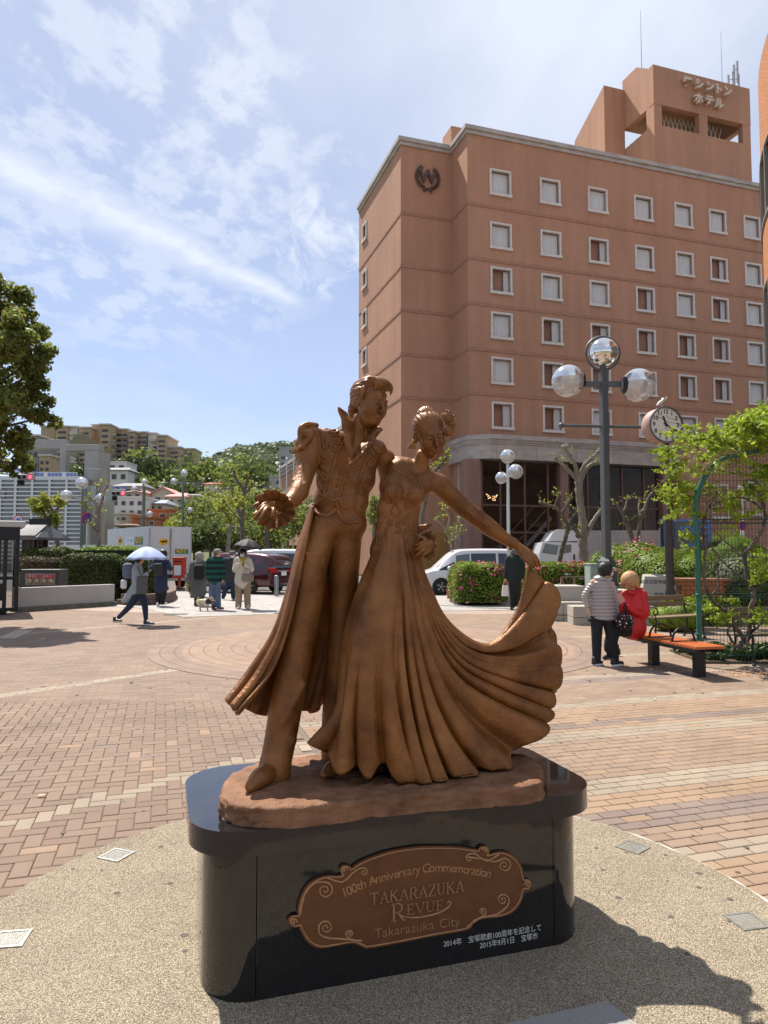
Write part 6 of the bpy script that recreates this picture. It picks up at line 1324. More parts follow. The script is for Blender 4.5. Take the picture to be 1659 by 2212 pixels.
mb.build('spokes',mat('emblem_gold',(.28,.17,.07),rough=.5,metal=.3),em)
mb = MB()
for i in range(24): mb.box((er*1.07,0,.025),(er*.14,er*.13,.05),0,E @ Matrix.Rotation(R(15*i),4,'Z'))
tag(mb.build('teeth',em.data.materials[0],em),kind='stuff')
mb = MB(); b0 = C_+Vector((.0,0,ra*1.03)); mb.tube([b0,b0+Vector((0,0,.08))],.012,5); mb.tube([b0+Vector((-.13,0,.06)),b0+Vector((-.05,0,.12)),b0+Vector((.04,0,.19)),b0+Vector((.14,0,.25))],[.01,.045,.035,.012],8); mb.add([b0+Vector((-.02,-.03,.15)),b0+Vector((.08,-.12,.30)),b0+Vector((.10,0,.22)),b0+Vector((-.02,.03,.15)),b0+Vector((.06,.12,.28))],[(0,1,2),(3,2,4)]); mb.build('bird_figure',mat('bird_white',(.6,.58,.55),rough=.5),ck)
# ---- traffic lights and signs
m_red = mat('red_signal',(1,.05,.08),emit=(1,.03,.06,5)); m_hous = mat('signal_housing',(.30,.32,.34),rough=.6); m_sg = mat('sign_white',(.68,.70,.74),rough=.5); m_blue = mat('sign_blue',(.03,.09,.42),rough=.4); m_sred = mat('sign_red',(.55,.02,.03),rough=.4)
def signal(label,ur,vr,r,Y,extra=False,plate=None,poleu=None):
    c = W(ur,vr,Y); t = thing('traffic_light',label, 'traffic light',(c.x,Y,-.12),0, 'horizontal traffic lights',local=True); s_ = Y/FPX; z = c.z+.12; w = r*s_
    bevel(MB().box((-2.7*w,0.05,z),(8.4*w,.25,2.7*w)).build('housing',m_hous,t),.05)
    for i in range(3): 
        x = -i*2.7*w; MB().lathe([(0,.0),(w,.0),(w,.02)],n=20,mx=frame((x,-.09,z),(1,0,0),(0,0,1))).build('lens',m_red if i == 0 else m_blk,t); MB().lathe([(w*1.1,.0),(w*1.1,.18)],n=20,mx=frame((x,-.09,z),(1,0,0),(0,0,1))).build('visor',m_hous,t)
    if extra: MB().lathe([(0,.0),(w,.0),(w,.1)],n=20,mx=frame((-5.4*w,-.09,z-2.9*w),(1,0,0),(0,0,1))).box((-5.4*w,.05,z-2.9*w),(2.6*w,.2,2.6*w)).build('arrow_lamp',m_blk,t)
    MB().tube([(-6.5*w,.1,z),(-2.7*w,.1,z),(-6.5*w-2.5,.1,z+.1)][:2]+[],.04,6).build('bracket',m_hous,t)
    if poleu is not None:
        x = W(poleu,1200,Y).x-c.x; MB().tube([(x,.25,0),(x,.25,z+.5)],.1,8).tube([(x,.25,z+.3),(0,.22,z+.1)],.05,6).build('pole',m_poleg,t)
    if plate:
        (u0,v0,u1,v1),tx = plate; a,b_ = W(u0,v1,Y),W(u1,v0,Y); pl_ = MB().box(((a.x+b_.x)/2-c.x,0,(a.z+b_.z)/2+.12),(b_.x-a.x,.05,b_.z-a.z)).build('sign_plate',m_sg,t)
        if tx: text('lettering',tx,(b_.z-a.z)*.86,m_blue,frame(((a.x+b_.x)/2-c.x,-.032,(a.z+b_.z)/2+.12),(1,0,0),(0,0,1)),pl_,depth=.004,offset=.012)
    return t
signal('red traffic light at the left in front of the glass hall',68,1031,4.2,40,True,((38,1012,76,1023),'歩車分離式'),poleu=-35)
signal('smaller red traffic light at the far side, in front of the pink roof',267,1066,3.6,58,True,((247,1051,273,1058),'歩車分離式'),poleu=307)
a,b_ = W(79,1030.5,41),W(167,1020,41); bs = thing('direction_sign', 'long white overhead board with a row of blue squares beside the left traffic light', 'sign',((a.x+b_.x)/2,41,a.z),0)
MB().box(((a.x+b_.x)/2,41,(a.z+b_.z)/2),(b_.x-a.x,.06,b_.z-a.z)).build('board',m_sg,bs)
for i in range(11):
    if i in (2,7): continue
    x = a.x+(i+.5)*(b_.x-a.x)/11; MB().box((x,40.955,(a.z+b_.z)/2),(.175,.01,.20)).build('blue_square',mat('square_blue',(.16,.24,.50),rough=.5),bs)
def roundsign(label,u,v,ru,rv,Y,kind,poletop=None,zb=0.):
    c = W(u,v,Y); s_ = Y/FPX; t = thing('road_sign',label, 'road sign',(c.x,Y,zb),0,local=True); k = ru/rv; yaw = math.acos(min(1,k)); x_ = Vector((math.cos(yaw),math.sin(yaw),0)); z = c.z-zb; r = rv*s_; f = frame((0,-.05,z),x_,(0,0,1))
    MB().lathe([(0,0),(r,0),(r,.012),(r*.80,.012)],n=32,mx=f).build('rim',m_sred,t)
    MB().lathe([(0,.0135),(r*.80,.0135)],n=32,mx=f).build('plate',m_blue if kind == 'np' else m_sg,t)
    if kind == 'np': MB().box((0,0,.016),(r*1.6,r*.2,.003),0,f @ Matrix.Rotation(R(-45),4,'Z')).build('bar',m_sred,t)
    else: text('lettering',kind,r*1.05,m_blue,f @ Matrix.Translation((0,0,.016)),t,depth=.002,offset=.01)
    MB().cyl((0,.03,0),(0,.03,z+r),.035,8).build('pole',m_alu,t)
roundsign('blue and red no-parking sign seen at an angle beside the left bare tree',188,1119,7,12.5,30, 'np'); roundsign('round speed limit sign 40 behind the shelter roof',41,1122,9.5,9.5,36, '40'); roundsign('blue and red no-parking sign seen through the wisteria mesh',1602,1136,10,10.5,26, 'np')
p = G(433,1250); MB().cyl((0,0,0),(0,0,W(433,1125,p.y).z),.05,8).box((0,0,W(433,1132,p.y).z),(.32,.08,.5)).build('signpost',m_pole,label='thin grey signpost seen from behind, left of the umbrella crowd',cat='signpost').location = (p.x,p.y,0)
p = G(407.5,1277); MB().lathe([(.15,0),(.155,.02),(.15,.05),(.145,.58),(.12,.64),(0,.66)],n=20).build('bollard',mat('bollard_stone',(.50,.42,.31),rough=.8,var=.2,vscale=9),label='beige stone bollard beside the delivery truck',cat='bollard').location = (p.x,p.y,0)
p = G(597,1288); MB().lathe([(.085,0),(.085,.78),(.07,.81),(0,.815)],n=16).lathe([(.088,.55),(.092,.56),(.092,.62),(.088,.63)],n=16).build('bollard',mat('bollard_steel',(.30,.30,.31),rough=.35,metal=.7),label='grey steel bollard behind the rear of the dark red minivan',cat='bollard').location = (p.x,p.y,0)
p0 = G(367,1273); t = thing('post_box', 'red post box behind the man in navy, next to the delivery truck', 'post box',(p0.x,p0.y+1.5,0),0,local=True); m_prd = mat('post_red',(.50,.045,.02),rough=.4,coat=.3)
bevel(MB().box((0,0,.95),(.55,.5,.95)).build('box',m_prd,t),.03); MB().box((0,0,.23),(.12,.12,.46)).build('foot',m_prd,t); bevel(MB().box((0,0,1.45),(.6,.55,.07)).build('lid',m_prd,t),.02); MB().box((-.02,-.262,.85),(.34,.01,.48)).build('label_plate',m_sg,t); MB().box((0,-.262,1.28),(.36,.02,.05)).build('slot',m_blk,t)
bx = thing('shelter', 'black glazed shelter with a pale flat roof at the left edge', 'shelter',(W(42,1200,19.6).x,19.6,0),0); m_bg = mat('tinted_glass',(.02,.018,.016),rough=.05,spec=.7,alpha=.6)
Ys = 19.6; x1 = W(42,1200,Ys).x; x0 = x1-3.2; zt_ = W(20,1142,Ys).z
bevel(MB().box(((x0+x1)/2+.02,Ys+1.0,zt_+.12),(3.4,2.3,.16)).build('roof',mat('roof_pale_metal',(.50,.50,.49),rough=.5),bx),.02); MB().box(((x0+x1)/2,Ys+1.0,zt_-.14),(3.2,2.1,.36)).build('fascia',m_blkm,bx)
for x in (x1-.05,x1-.34,x1-.5,x1-1.5): MB().box((x,Ys,(zt_-.3)/2+.05),(.10,.10,zt_-.40)).build('frame_post',m_blkm,bx)
MB().box((x1-.05,Ys+2.0,(zt_-.3)/2),(.10,.10,zt_-.32)).build('frame_post',m_blkm,bx)
for x in (x1-.45,x1-2.5): MB().box((x,Ys+.3,.06),(.35,.2,.12)).build('foot',m_blkm,bx)
for z_ in (.15,1.0): MB().box(((x0+x1)/2,Ys+.01,z_),(3.0,.07,.09)).build('rail',m_blkm,bx)
MB().quad((x0,Ys+.03,.2),(x1-.1,Ys+.03,.2),(x1-.1,Ys+.03,zt_-.3),(x0,Ys+.03,zt_-.3)).build('pane',m_bg,bx); MB().quad((x1-.03,Ys+.1,.2),(x1-.03,Ys+1.95,.2),(x1-.03,Ys+1.95,zt_-.3),(x1-.03,Ys+.1,zt_-.3)).build('pane',m_bg,bx); bx.rotation_euler = (0,0,R(29)); MB().box((x0+1.3,Ys+1.2,.55),(1.6,.5,.5)).build('bench',m_blkm,bx)
gt = thing('tiled_roof_shelter', 'small dark Japanese tiled-roof structure behind the black shelter', 'shelter',(W(70,1180,30).x,30,0),0); m_tile = mat('roof_tile_grey',(.10,.10,.105),rough=.5,var=.25,vscale=12)
a = W(38,1161,30); b_ = W(97,1161,30); c = W(44,1132,30); d = W(81,1132,30); MB().add([(a.x-.2,29.3,a.z),(b_.x,29.3,b_.z),(d.x,31,d.z),(c.x-.2,31,c.z),(a.x-.2,32.5,a.z),(b_.x,32.5,b_.z),(a.x-.2,29.3,a.z-.1),(b_.x,29.3,b_.z-.1),(a.x-.2,32.5,a.z-.1),(b_.x,32.5,b_.z-.1)],[(0,1,2,3),(1,5,2),(5,4,3,2),(4,0,3),(6,7,1,0),(7,9,5,1),(6,8,9,7)]).build('roof',m_tile,gt)
MB().box(((c.x+d.x)/2,31,c.z+.12),(d.x-c.x+.1,.35,.30)).build('ridge',m_blkm,gt); 
for i in range(14): 
    f = i/13; x_ = a.x-.1+(b_.x-a.x)*f; xt = c.x+(d.x-c.x)*f; MB().tube([(x_,29.28,a.z+.03),(xt,30.9,c.z+.02)],.05,6).build('tile',m_tile,gt)
for u in (48,58,70,76): q = W(u,1175,30); MB().box((q.x,30.6,a.z/2),(.16,.16,a.z)).build('post',m_dpole,gt)
MB().box((W(58,1175,30).x,30.7,1.9),(1.1,.1,.7)).build('lattice',m_blkm,gt)
def wallseg(name,label,cat,u0,v0,u1,v1,h_,th,m,zb=0,**kw):
    a,b_ = G(u0,v0),G(u1,v1); d = (b_-a); L_ = d.length; an = math.atan2(d.y,d.x); o = MB().box((L_/2,th/2,h_/2+zb),(L_,th,h_)).build(name,m,label=label,cat=cat,**kw); o.location = (a.x,a.y,0); o.rotation_euler = (0,0,an); return o
m_ww = mat('rendered_wall',(.40,.385,.37),rough=.85,var=.08,vscale=1.3); lwt = thing('low_wall', 'low smooth white wall on a concrete base in front of the left hedges', 'wall',G(40,1319),0)
a,b_ = G(38,1322),G(250,1308); d = b_-a; an = math.atan2(d.y,d.x); mxw = Matrix.Translation(a) @ Matrix.Rotation(an,4,'Z'); Lw = d.length
MB().box((Lw/2,.18,.06),(Lw+.1,.36,.12),0,mxw).build('plinth',mat('mossy_concrete',(.15,.145,.11),rough=.95,var=.4,vscale=5),lwt); o = MB().box((Lw/2,.2,.40),(Lw,.26,.56),0,mxw).build('wall',m_ww,lwt); bevel(o,.015)
m_gg = mat('dark_granite_panel',(.075,.07,.068),rough=.45,var=.3,vscale=50); hp = thing('hydrant_panel', 'dark granite block with a steel plate, two red signs and four brass hose couplings', 'hydrant panel',G(86,1315)+Vector((0,.7,0)),0)
Yh = G(86,1316).y+.8; a,b_ = W(43,1275,Yh),W(130,1230,Yh); bevel(MB().box(((a.x+b_.x)/2,Yh+.3,b_.z/2),(b_.x-a.x,.6,b_.z)).build('block',m_gg,hp),.02)
a,b_ = W(55,1264,Yh),W(120,1238.5,Yh); MB().box(((a.x+b_.x)/2,Yh-.01,(a.z+b_.z)/2),(b_.x-a.x,.03,b_.z-a.z)).build('plate',m_steel,hp); m_br = mat('brass',(.42,.33,.20),rough=.35,metal=.8)
for u0,u1,tx in ((59,86,'採水口'),(90,116,'送水口')):
    a,b_ = W(u0,1249,Yh),W(u1,1241,Yh); q = MB().box(((a.x+b_.x)/2,Yh-.03,(a.z+b_.z)/2),(b_.x-a.x,.02,b_.z-a.z)).build('red_sign',m_sred,hp); text('lettering',tx,.10,m_sg,frame(((a.x+b_.x)/2,Yh-.043,(a.z+b_.z)/2),(1,0,0),(0,0,1)),q,depth=.002)
for u in (65.5,80.5,96,110.5): q = W(u,1255,Yh); MB().lathe([(0,.09),(.055,.09),(.06,.05),(.075,.05),(.08,0)],n=20,mx=frame((q.x,Yh-.03,q.z),(1,0,0),(0,0,1))).build('coupling',m_br,hp)
m_st = mat('light_granite',(.38,.345,.295),rough=.8,var=.12,vscale=45,bump=.2,bscale=80)
def blockP(name,label,cat,u0,vb0,u1,h_,dep,zb=0.,rz=None,parent=None):
    a = G(u0,vb0); b_ = G(u1,vb0); o = MB().box(((b_.x-a.x)/2,dep/2,zb+h_/2),(b_.x-a.x-.008,dep,h_)).build(name,m_st,parent,label=label,cat=cat); bevel(o,.012); o.location = (a.x,a.y,0); o.rotation_euler = (0,0,rz or 0); return o
st = thing('stone_seat', 'stepped pale granite seat blocks behind the woman in the silver jacket', 'stone seat',G(1185,1341),0)
Yb = G(1185,1341).y
def sb(u0,u1,v0,v1,Y,dep):
    a,b_ = W(u0,v1,Y),W(u1,v0,Y); o = MB().box(((a.x+b_.x)/2,Y+dep/2,(a.z+b_.z)/2),(b_.x-a.x-.01,dep,b_.z-a.z)).build('block',m_st,st); bevel(o,.012)
for u0,u1 in ((1185,1217),(1217,1262)): sb(u0,u1,1301,1328,Yb,1.6); sb(u0,u1,1329,1341.5,Yb+.02,1.55)
sb(1196,1264,1266,1300,Yb+.5,.9); sb(1262,1410,1275,1341,Yb+1.2,.8)
for u0,u1 in ((1238,1322),(1322,1410)): sb(u0,u1,1310,1334,Yb-1.05,.55); sb(u0,u1,1334.5,1357,Yb-1.03,.53)
Ym = 17.3; ms = thing('memorial_stone', 'tilted pale stone tablet with black Japanese inscription beside the dark clock post', 'memorial stone',(W(1415,1320,Ym).x,Ym,0),0); q = [W(1393,1245,Ym+.35),W(1443,1246,Ym+.35),W(1430,1321,Ym),W(1381,1316,Ym)]; q[0].y = q[1].y = Ym+.35
th = Vector((.0,.16,.05)); MB().add([*q,*[k+th for k in q]],[(3,2,1,0),(4,5,6,7),(0,1,5,4),(1,2,6,5),(2,3,7,6),(3,0,4,7)]).build('tablet',m_st,ms)
MB().box(((q[2].x+q[3].x)/2,Ym+.16,q[2].z/2),(q[2].x-q[3].x+.25,.5,q[2].z)).build('base',m_st,ms)
def onq(fx,fy): return (q[0]*(1-fx)+q[1]*fx)*(1-fy)+(q[3]*(1-fx)+q[2]*fx)*fy
for tx,fy,sc_,fx in (('創立25周年記念',.17,.115,.52),('2003年6月13日',.52,.075,.52),('宝塚ロータリークラブ',.82,.078,.50)):
    c = onq(fx,fy); X = (q[1]-q[0]); Z = (q[0]-q[3]); Z = Z-X*(Z.dot(X)/X.dot(X)); text('inscription',tx,sc_,m_ink,frame(c+(X.cross(Z)).normalized()*.003,X,Z),ms,depth=.001,offset=.002)
Yd = 21.5; dsn = thing('information_sign', 'blue and dark building sign with white and blue lettering behind the clock post', 'sign',(W(1480,1200,Yd).x,Yd,0),0); m_lb = mat('sign_light_blue',(.10,.20,.52),rough=.3); m_dk2 = mat('sign_dark_panel',(.03,.022,.022),rough=.15,coat=.4)
def sq(nm,u0,u1,v0,v1,y,m,par=dsn,d=.06): a,b_ = W(u0,v1,y),W(u1,v0,y); return MB().box(((a.x+b_.x)/2,y,(a.z+b_.z)/2),(b_.x-a.x,d,b_.z-a.z)).build(nm,m,par)
sq('frame',1429,1534,1122,1199,Yd,m_lb,d=.1); sq('edge',1428,1432,1125,1195,Yd-.06,m_blk); sq('panel',1457,1526,1126,1160,Yd-.08,m_dk2); sq('panel',1457,1526,1162,1197,Yd-.08,m_dk2)
m_wl = mat('sign_white_letter',(.75,.75,.78),rough=.4)
for v,num in ((1146,'2'),(1183,'3')):
    h_ = 17*Yd/FPX; c = W(1468,v,Yd-.12); text('lettering', 'SORIO',h_*1.3,m_lb,frame(c,(1,0,0),(0,0,1)),dsn,depth=.004,align='LEFT',offset=.012,spacing=.98); c = W(1517,v,Yd-.12); text('lettering',num,h_*1.3,m_wl,frame(c,(1,0,0),(0,0,1)),dsn,depth=.004,offset=.012)
for u in (1433,1530): q_ = W(u,1200,Yd); MB().box((q_.x,Yd+.08,W(u,1140,Yd).z/2),(.12,.12,W(u,1140,Yd).z)).build('post',m_pole,dsn)
m_cab = mat('cabinet_grey_green',(.24,.30,.28),rough=.6,var=.15,vscale=4)
for (u0,u1,v0,lb) in ((1276,1296,1220,'grey-green utility cabinet left of the tall lamp post, behind the silver jacket'),(1335,1362,1222,'grey-green utility cabinet right of the tall lamp post'),(1363,1386,1221,'grey-green utility cabinet, rightmost of the three')):
    Yc = 20.5; a,b_ = W(u0,1300,Yc),W(u1,v0,Yc); t = thing('utility_cabinet',lb, 'cabinet',((a.x+b_.x)/2,Yc,0),0, 'utility cabinets',local=True); w = b_.x-a.x; bevel(MB().box((0,.3,b_.z/2),(w-.01,.6,b_.z)).build('body',m_cab,t),.015); bevel(MB().box((0,.3,b_.z+.015),(w+.03,.66,.03)).build('lid',m_cab,t),.01); MB().box((0,-.012,b_.z*.55),(w*.84,.02,b_.z*.78)).build('door',m_cab,t); MB().box((w*.3,-.03,b_.z*.55),(.03,.02,.12)).build('handle',m_blkm,t)
# ---- orange slatted bench
Yn = 9.75; m_slat = mat('bench_slat_orange',(.42,.105,.025),rough=.5,var=.15,vscale=14,stretch=(.6,6,6),bump=.2,bscale=30); m_arm = mat('bench_arm_black',(.02,.02,.022),rough=.35,metal=.5)
zs = .43; nl,nr = G(1503,1398,zs),G(1567,1393,zs); f1 = G(1346,1367,zs); ln = (f1-nl); Lb = ln.length; ba = math.atan2(ln.y,ln.x); wb = (nr-nl).length*.96; wb = .46
bn = thing('bench', 'backless bench with orange cross slats, black frame and two black loop armrests', 'bench',(nl.x,nl.y,0),ba,local=True)
nsl = 22
for i in range(nsl):
    o = MB().box(((i+.5)*Lb/nsl,-wb/2,zs-.018),(Lb/nsl-.012,wb,.036)).build('slat',m_slat,bn)
for y in (-.06,-wb+.06): MB().box((Lb/2,y,zs-.065),(Lb-.1,.05,.05)).build('rail',m_arm,bn)
MB().box((Lb/2,-.004+.012,zs-.05),(Lb,.02,.04)).build('rail',m_arm,bn)
xg = [(G(1500,1455)-Vector((nl.x,nl.y,0))).length,(G(1373,1424)-Vector((nl.x,nl.y,0))).length]
for x in (.22,Lb*.72): MB().box((x,-wb*.45,(zs-.09)/2),(.11,.13,zs-.09)).build('leg',m_arm,bn); MB().box((x,-wb/2,zs-.08),(.05,wb*.9,.04)).build('bracket',m_arm,bn)
for x in (Lb*.33,Lb*.64):
    mb = MB(); mb.tube([(x,-.05-(wb-.1)*(.5-.5*math.cos(math.pi*k/16)),zs+.005+.19*math.sin(math.pi*k/16)) for k in range(17)],.016,8); mb.box((x,-wb/2,zs+.006),(.05,wb-.06,.012)); mb.build('armrest',m_arm,bn)
m_ci = mat('cast_iron_black',(.020,.024,.024),rough=.4,metal=.4); m_ow = mat('old_wood',(.20,.14,.085),rough=.85,var=.3,vscale=12,stretch=(1,8,8))
def parkbench(label,loc,rz,Lb=1.5):
    t = thing('park_bench',label, 'bench',loc,rz, 'old park benches with cast iron ends',local=True)
    for x in (0,Lb):
        mb = MB(); mb.tube([(x,.02,0),(x,.05,.2),(x,.02,.40),(x,.10,.44),(x,.42,.40)],.018,7); mb.tube([(x,.50,0),(x,.44,.2),(x,.42,.40),(x,.50,.62),(x,.58,.86),(x,.60,.90)],.02,7)
        mb.tube([(x,.50,.64),(x,.30,.64),(x,.10,.66),(x,.0,.62),(x,-.02,.54),(x,.04,.50),(x,.09,.54),(x,.06,.58)],.016,7); mb.tube([(x,.02,.42),(x,.06,.50),(x,.12,.48),(x,.10,.43)],.012,6); mb.sphere((x,.02,.01),.03,8,5).sphere((x,.5,.01),.03,8,5); mb.build('end_frame',m_ci,t)
    for k in range(4): MB().box((Lb/2,.07+k*.095,.445),(Lb+.06,.08,.028)).build('seat_slat',m_ow,t)
    for k in range(2): MB().box((Lb/2,.50+k*.035,.66+k*.12),(Lb+.06,.026,.10)).build('back_slat',m_ow,t)
    return t
p = G(1424,1390); parkbench('old wooden bench with a scrolled iron end behind the orange bench',(p.x+.05,p.y+.2,0),R(28),1.35)
p = G(1613,1438); parkbench('old wooden bench with a scrolled iron end cut by the right edge',(p.x+.1,p.y-.05,0),R(10),1.6)
# ---- vehicles
m_tyre = mat('tyre',(.018,.018,.018),rough=.85); m_rim = mat('alloy_rim',(.42,.42,.43),rough=.3,metal=.8); m_vg = mat('vehicle_glass',(.015,.018,.02),rough=.04,spec=.8,coat=.4); m_vg2 = mat('vehicle_glass_light',(.10,.13,.13),rough=.05,spec=.8); m_tl = mat('tail_light',(.45,.01,.01),rough=.15,coat=.6); m_hl = mat('head_light',(.55,.57,.6),rough=.1,coat=.6,metal=.3); m_trim = mat('black_trim',(.02,.02,.02),rough=.5); m_npl = mat('number_plate',(.65,.67,.62),rough=.4)
def wheel(t,x,y,r,w=.2,spokes=5):
    sgn = 1 if y > 0 else -1; f = frame((x,y,r),(-sgn,0,0),(0,0,1)); g = MB().lathe([(r*.62,-w),(r*.9,-w),(r,-w*.75),(r,-w*.2),(r*.93,0),(r*.66,.0),(r*.62,-.03)],n=28,mx=f).build('wheel',m_tyre,t)
    mb = MB().lathe([(r*.62,-.03),(r*.60,-.015),(r*.56,-.05),(r*.2,-.07),(0,-.07)],n=28,mx=f)
    for k in range(spokes*2): mb.box((r*.36,0,-.025),(r*.46,r*.07,.03),0,f @ Matrix.Rotation(2*math.pi*(k//2)/spokes+(k%2)*.24,4,'Z'))
    mb.lathe([(0,-.005),(r*.13,-.01),(r*.15,-.06)],n=16,mx=f); mb.build('rim',m_rim,g)
def car(name,label,cat,loc,rz,st_,paint,W_,wheels,r,group=None,glass=None):
    """st_: stations (x, z_low, z_belt, z_roof, half belt, half roof); forward is +x"""
    t = thing(name,label,cat,loc,rz,group,local=True); A = np.array(st_,float); P = crom(A,46) if 1 else A; P[:,3] = np.maximum(P[:,3],P[:,2]+.015); rows = []
    for x,zl,zb,zr,hb_,hr in P:
        h_ = [(hb_*.90,zl),(hb_*.985,zl+.12),(hb_,zl+(zb-zl)*.55),(hb_*.985,zb-.03),(hb_*.965,zb),(hr+(hb_-hr)*.12,zr-.09 if zr-zb > .15 else zb+(zr-zb)*.4),(hr*.93,zr-.015 if zr-zb>.15 else zb+(zr-zb)*.8),(hr*.6,zr+.012),(0,zr+.02)]
        rows.append([(x,-y,z) for y,z in h_]+[(x,y,z) for y,z in h_[-2::-1]])
    mb = MB(); mb.grid(rows); n_ = len(rows[0]); mb.add(rows[0],[tuple(range(n_))]); mb.add(rows[-1],[tuple(range(n_-1,-1,-1))]); mb.build('body',paint,t)
    def at(x):
        i = np.clip(np.searchsorted(P[:,0] if P[0,0] < P[-1,0] else -P[:,0],x if P[0,0] < P[-1,0] else -x),1,len(P)-1); a,b_ = P[i-1],P[i]; f = (x-a[0])/(b_[0]-a[0]+1e-9); return a+(b_-a)*f
    def side(x0,x1,f0=.06,f1=.88,name='window',m=None,inset0=0,inset1=0):
        for s_ in (-1,1):
            pts = []
            for x,top in ((x0+inset0,0),(x1-inset1,0),(x1,1),(x0,1)):
                q_ = at(x); zb,zr,hb_,hr = q_[2],q_[3],q_[4],q_[5]; ff = f1 if not top else f0
                z = zb+(zr-.09-zb)*(f1 if (x,top) in ((x0+inset0,0),(x1-inset1,0)) else f0); y = hb_*.965+(hr+(hb_-hr)*.12-hb_*.965)*((z-zb)/max(.05,(zr-.09-zb))); pts.append((x,s_*(y+.008),z))
            MB().poly3(pts if s_ > 0 else pts[::-1]).build(name,m or m_vg,t)
    def arch(x,r_):
        for s_ in (-1,1):
            q_ = at(x); MB().lathe([(0,0),(r_*1.14,0)],n=28,mx=frame((x,s_*(q_[4]+.003),r_*.98),(-s_,0,0),(0,0,1))).build('wheel_arch',m_blk,t)
    for x in wheels: arch(x,r); [wheel(t,x,s_*(at(x)[4]+.02),r) for s_ in (-1,1)]
    return t,side,at
def cpanel(t,name,m,pts): return MB().poly3(pts).build(name,m,t)
m_wp = mat('white_paint',(.62,.63,.65),rough=.25,coat=.6); m_mp = mat('maroon_paint',(.060,.006,.010),rough=.22,coat=.8,metal=.2)
st1 = [(-2.25,.35,1.0,1.70,.80,.62),(-2.2,.28,1.02,1.80,.84,.68),(-1.2,.26,1.02,1.85,.86,.70),(0,.26,1.0,1.85,.86,.70),(.75,.26,.98,1.78,.86,.68),(1.25,.26,.98,1.40,.86,.64),(1.62,.26,.98,1.07,.85,.72),(1.95,.27,.92,.95,.84,.72),(2.2,.28,.80,.83,.78,.62),(2.34,.38,.62,.66,.66,.52)]
p = G(948,1285); van,side,at = car('minivan', 'white minivan parked side-on behind the azalea bed, nose to the left', 'minivan',(p.x+1.42,p.y+.85,0),R(186),st1,m_wp,1.7,(1.42,-1.35),.33)
side(-2.0,-.95); side(-.85,.18); side(.24,.80,inset1=.0,m=m_vg2); side(.86,1.50,f1=.55,f0=.05)
q_ = at(1.0); cpanel(van, 'windscreen',m_vg,[(1.58,-.62,1.10),(1.58,.62,1.10),(.84,.56,1.76),(.84,-.56,1.76)])
for s_ in (-1,1): MB().sphere((1.12,s_*.98,1.08),(.08,.12,.09),12,8).build('mirror',m_wp,van); MB().box((-.05,s_*.868,.88),(.18,.02,.03)).build('handle',m_rim,van); MB().box((.55,s_*.868,.88),(.18,.02,.03)).build('handle',m_rim,van); MB().sphere((2.12,s_*.62,.74),(.16,.14,.08),10,8).build('headlight',m_hl,van)
MB().tube([(.2,-.872,.95),(.2,-.874,.35)],.005,4).tube([(1.0,-.872,.95),(1.0,-.874,.35)],.005,4).build('door_gap',m_trim,van)
st2 = [(-2.38,.40,.95,1.20,.80,.62),(-2.34,.32,1.00,1.42,.86,.66),(-2.1,.30,1.02,1.60,.89,.68),(-1.4,.28,1.02,1.68,.90,.70),(0,.26,1.0,1.70,.90,.70),(.8,.26,.96,1.62,.90,.66),(1.35,.26,.94,1.20,.89,.66),(1.7,.26,.92,.98,.88,.74),(2.2,.28,.78,.82,.82,.64),(2.4,.4,.62,.66,.68,.5)]
p = G(555,1283.5); red,side,at = car('minivan', 'dark red minivan parked with its rear to the right behind the pedestrians', 'minivan',(p.x-1.1,p.y+1.45,0),R(180-28),st2,m_mp,1.8,(1.45,-1.38),.33)
side(-2.05,-1.15); side(-1.05,-.02); side(.06,.85); side(.9,1.4,f1=.5)
cpanel(red, 'rear_window',m_vg,[(-2.405,-.66,1.08),(-2.29,-.60,1.52),(-2.29,.60,1.52),(-2.405,.66,1.08)])
for s_ in (-1,1):
    MB().box((-2.36,s_*.66,.98),(.14,.36,.17)).build('tail_light',m_tl,red); MB().box((-2.34,s_*.70,1.08),(.16,.24,.03)).build('chrome_strip',m_rim,red); MB().sphere((1.2,s_*1.0,1.06),(.08,.12,.09),12,8).build('mirror',m_mp,red); MB().box((-.5,s_*.905,.90),(.18,.02,.03)).build('handle',m_rim,red)
MB().box((-2.44,0,.84),(.03,.34,.17)).build('number_plate',m_npl,red); MB().box((-2.40,0,.95),(.06,.8,.04)).build('chrome_strip',m_rim,red); bevel(MB().box((-2.36,0,.50),(.22,1.6,.26)).build('bumper',m_mp,red),.06); MB().box((-2.3,0,.34),(.3,1.5,.08)).build('skirt',m_trim,red)
st3 = [(-2.3,.4,1.1,1.75,.80,.66),(-2.25,.32,1.12,1.92,.84,.70),(-1.0,.3,1.12,1.97,.85,.72),(.9,.3,1.12,1.97,.85,.72),(1.5,.3,1.1,1.80,.84,.70),(2.0,.3,1.08,1.22,.83,.70),(2.3,.36,.85,.9,.80,.66)]
w3,side,at = car('van', 'white van with a green-tinted window parked behind the dark red minivan', 'van',(W(600,1200,34).x,34,-.12),R(180),st3,m_wp,1.7,(1.5,-1.4),.32)
side(-2.1,-1.3); side(-1.15,.0); side(.1,1.1,m=mat('vehicle_glass_green',(.12,.17,.11),rough=.1)); side(1.2,1.8,f1=.7)
for s_ in (-1,1): MB().box((-2.3,s_*.74,1.0),(.1,.12,.5)).build('tail_light',m_tl,w3)
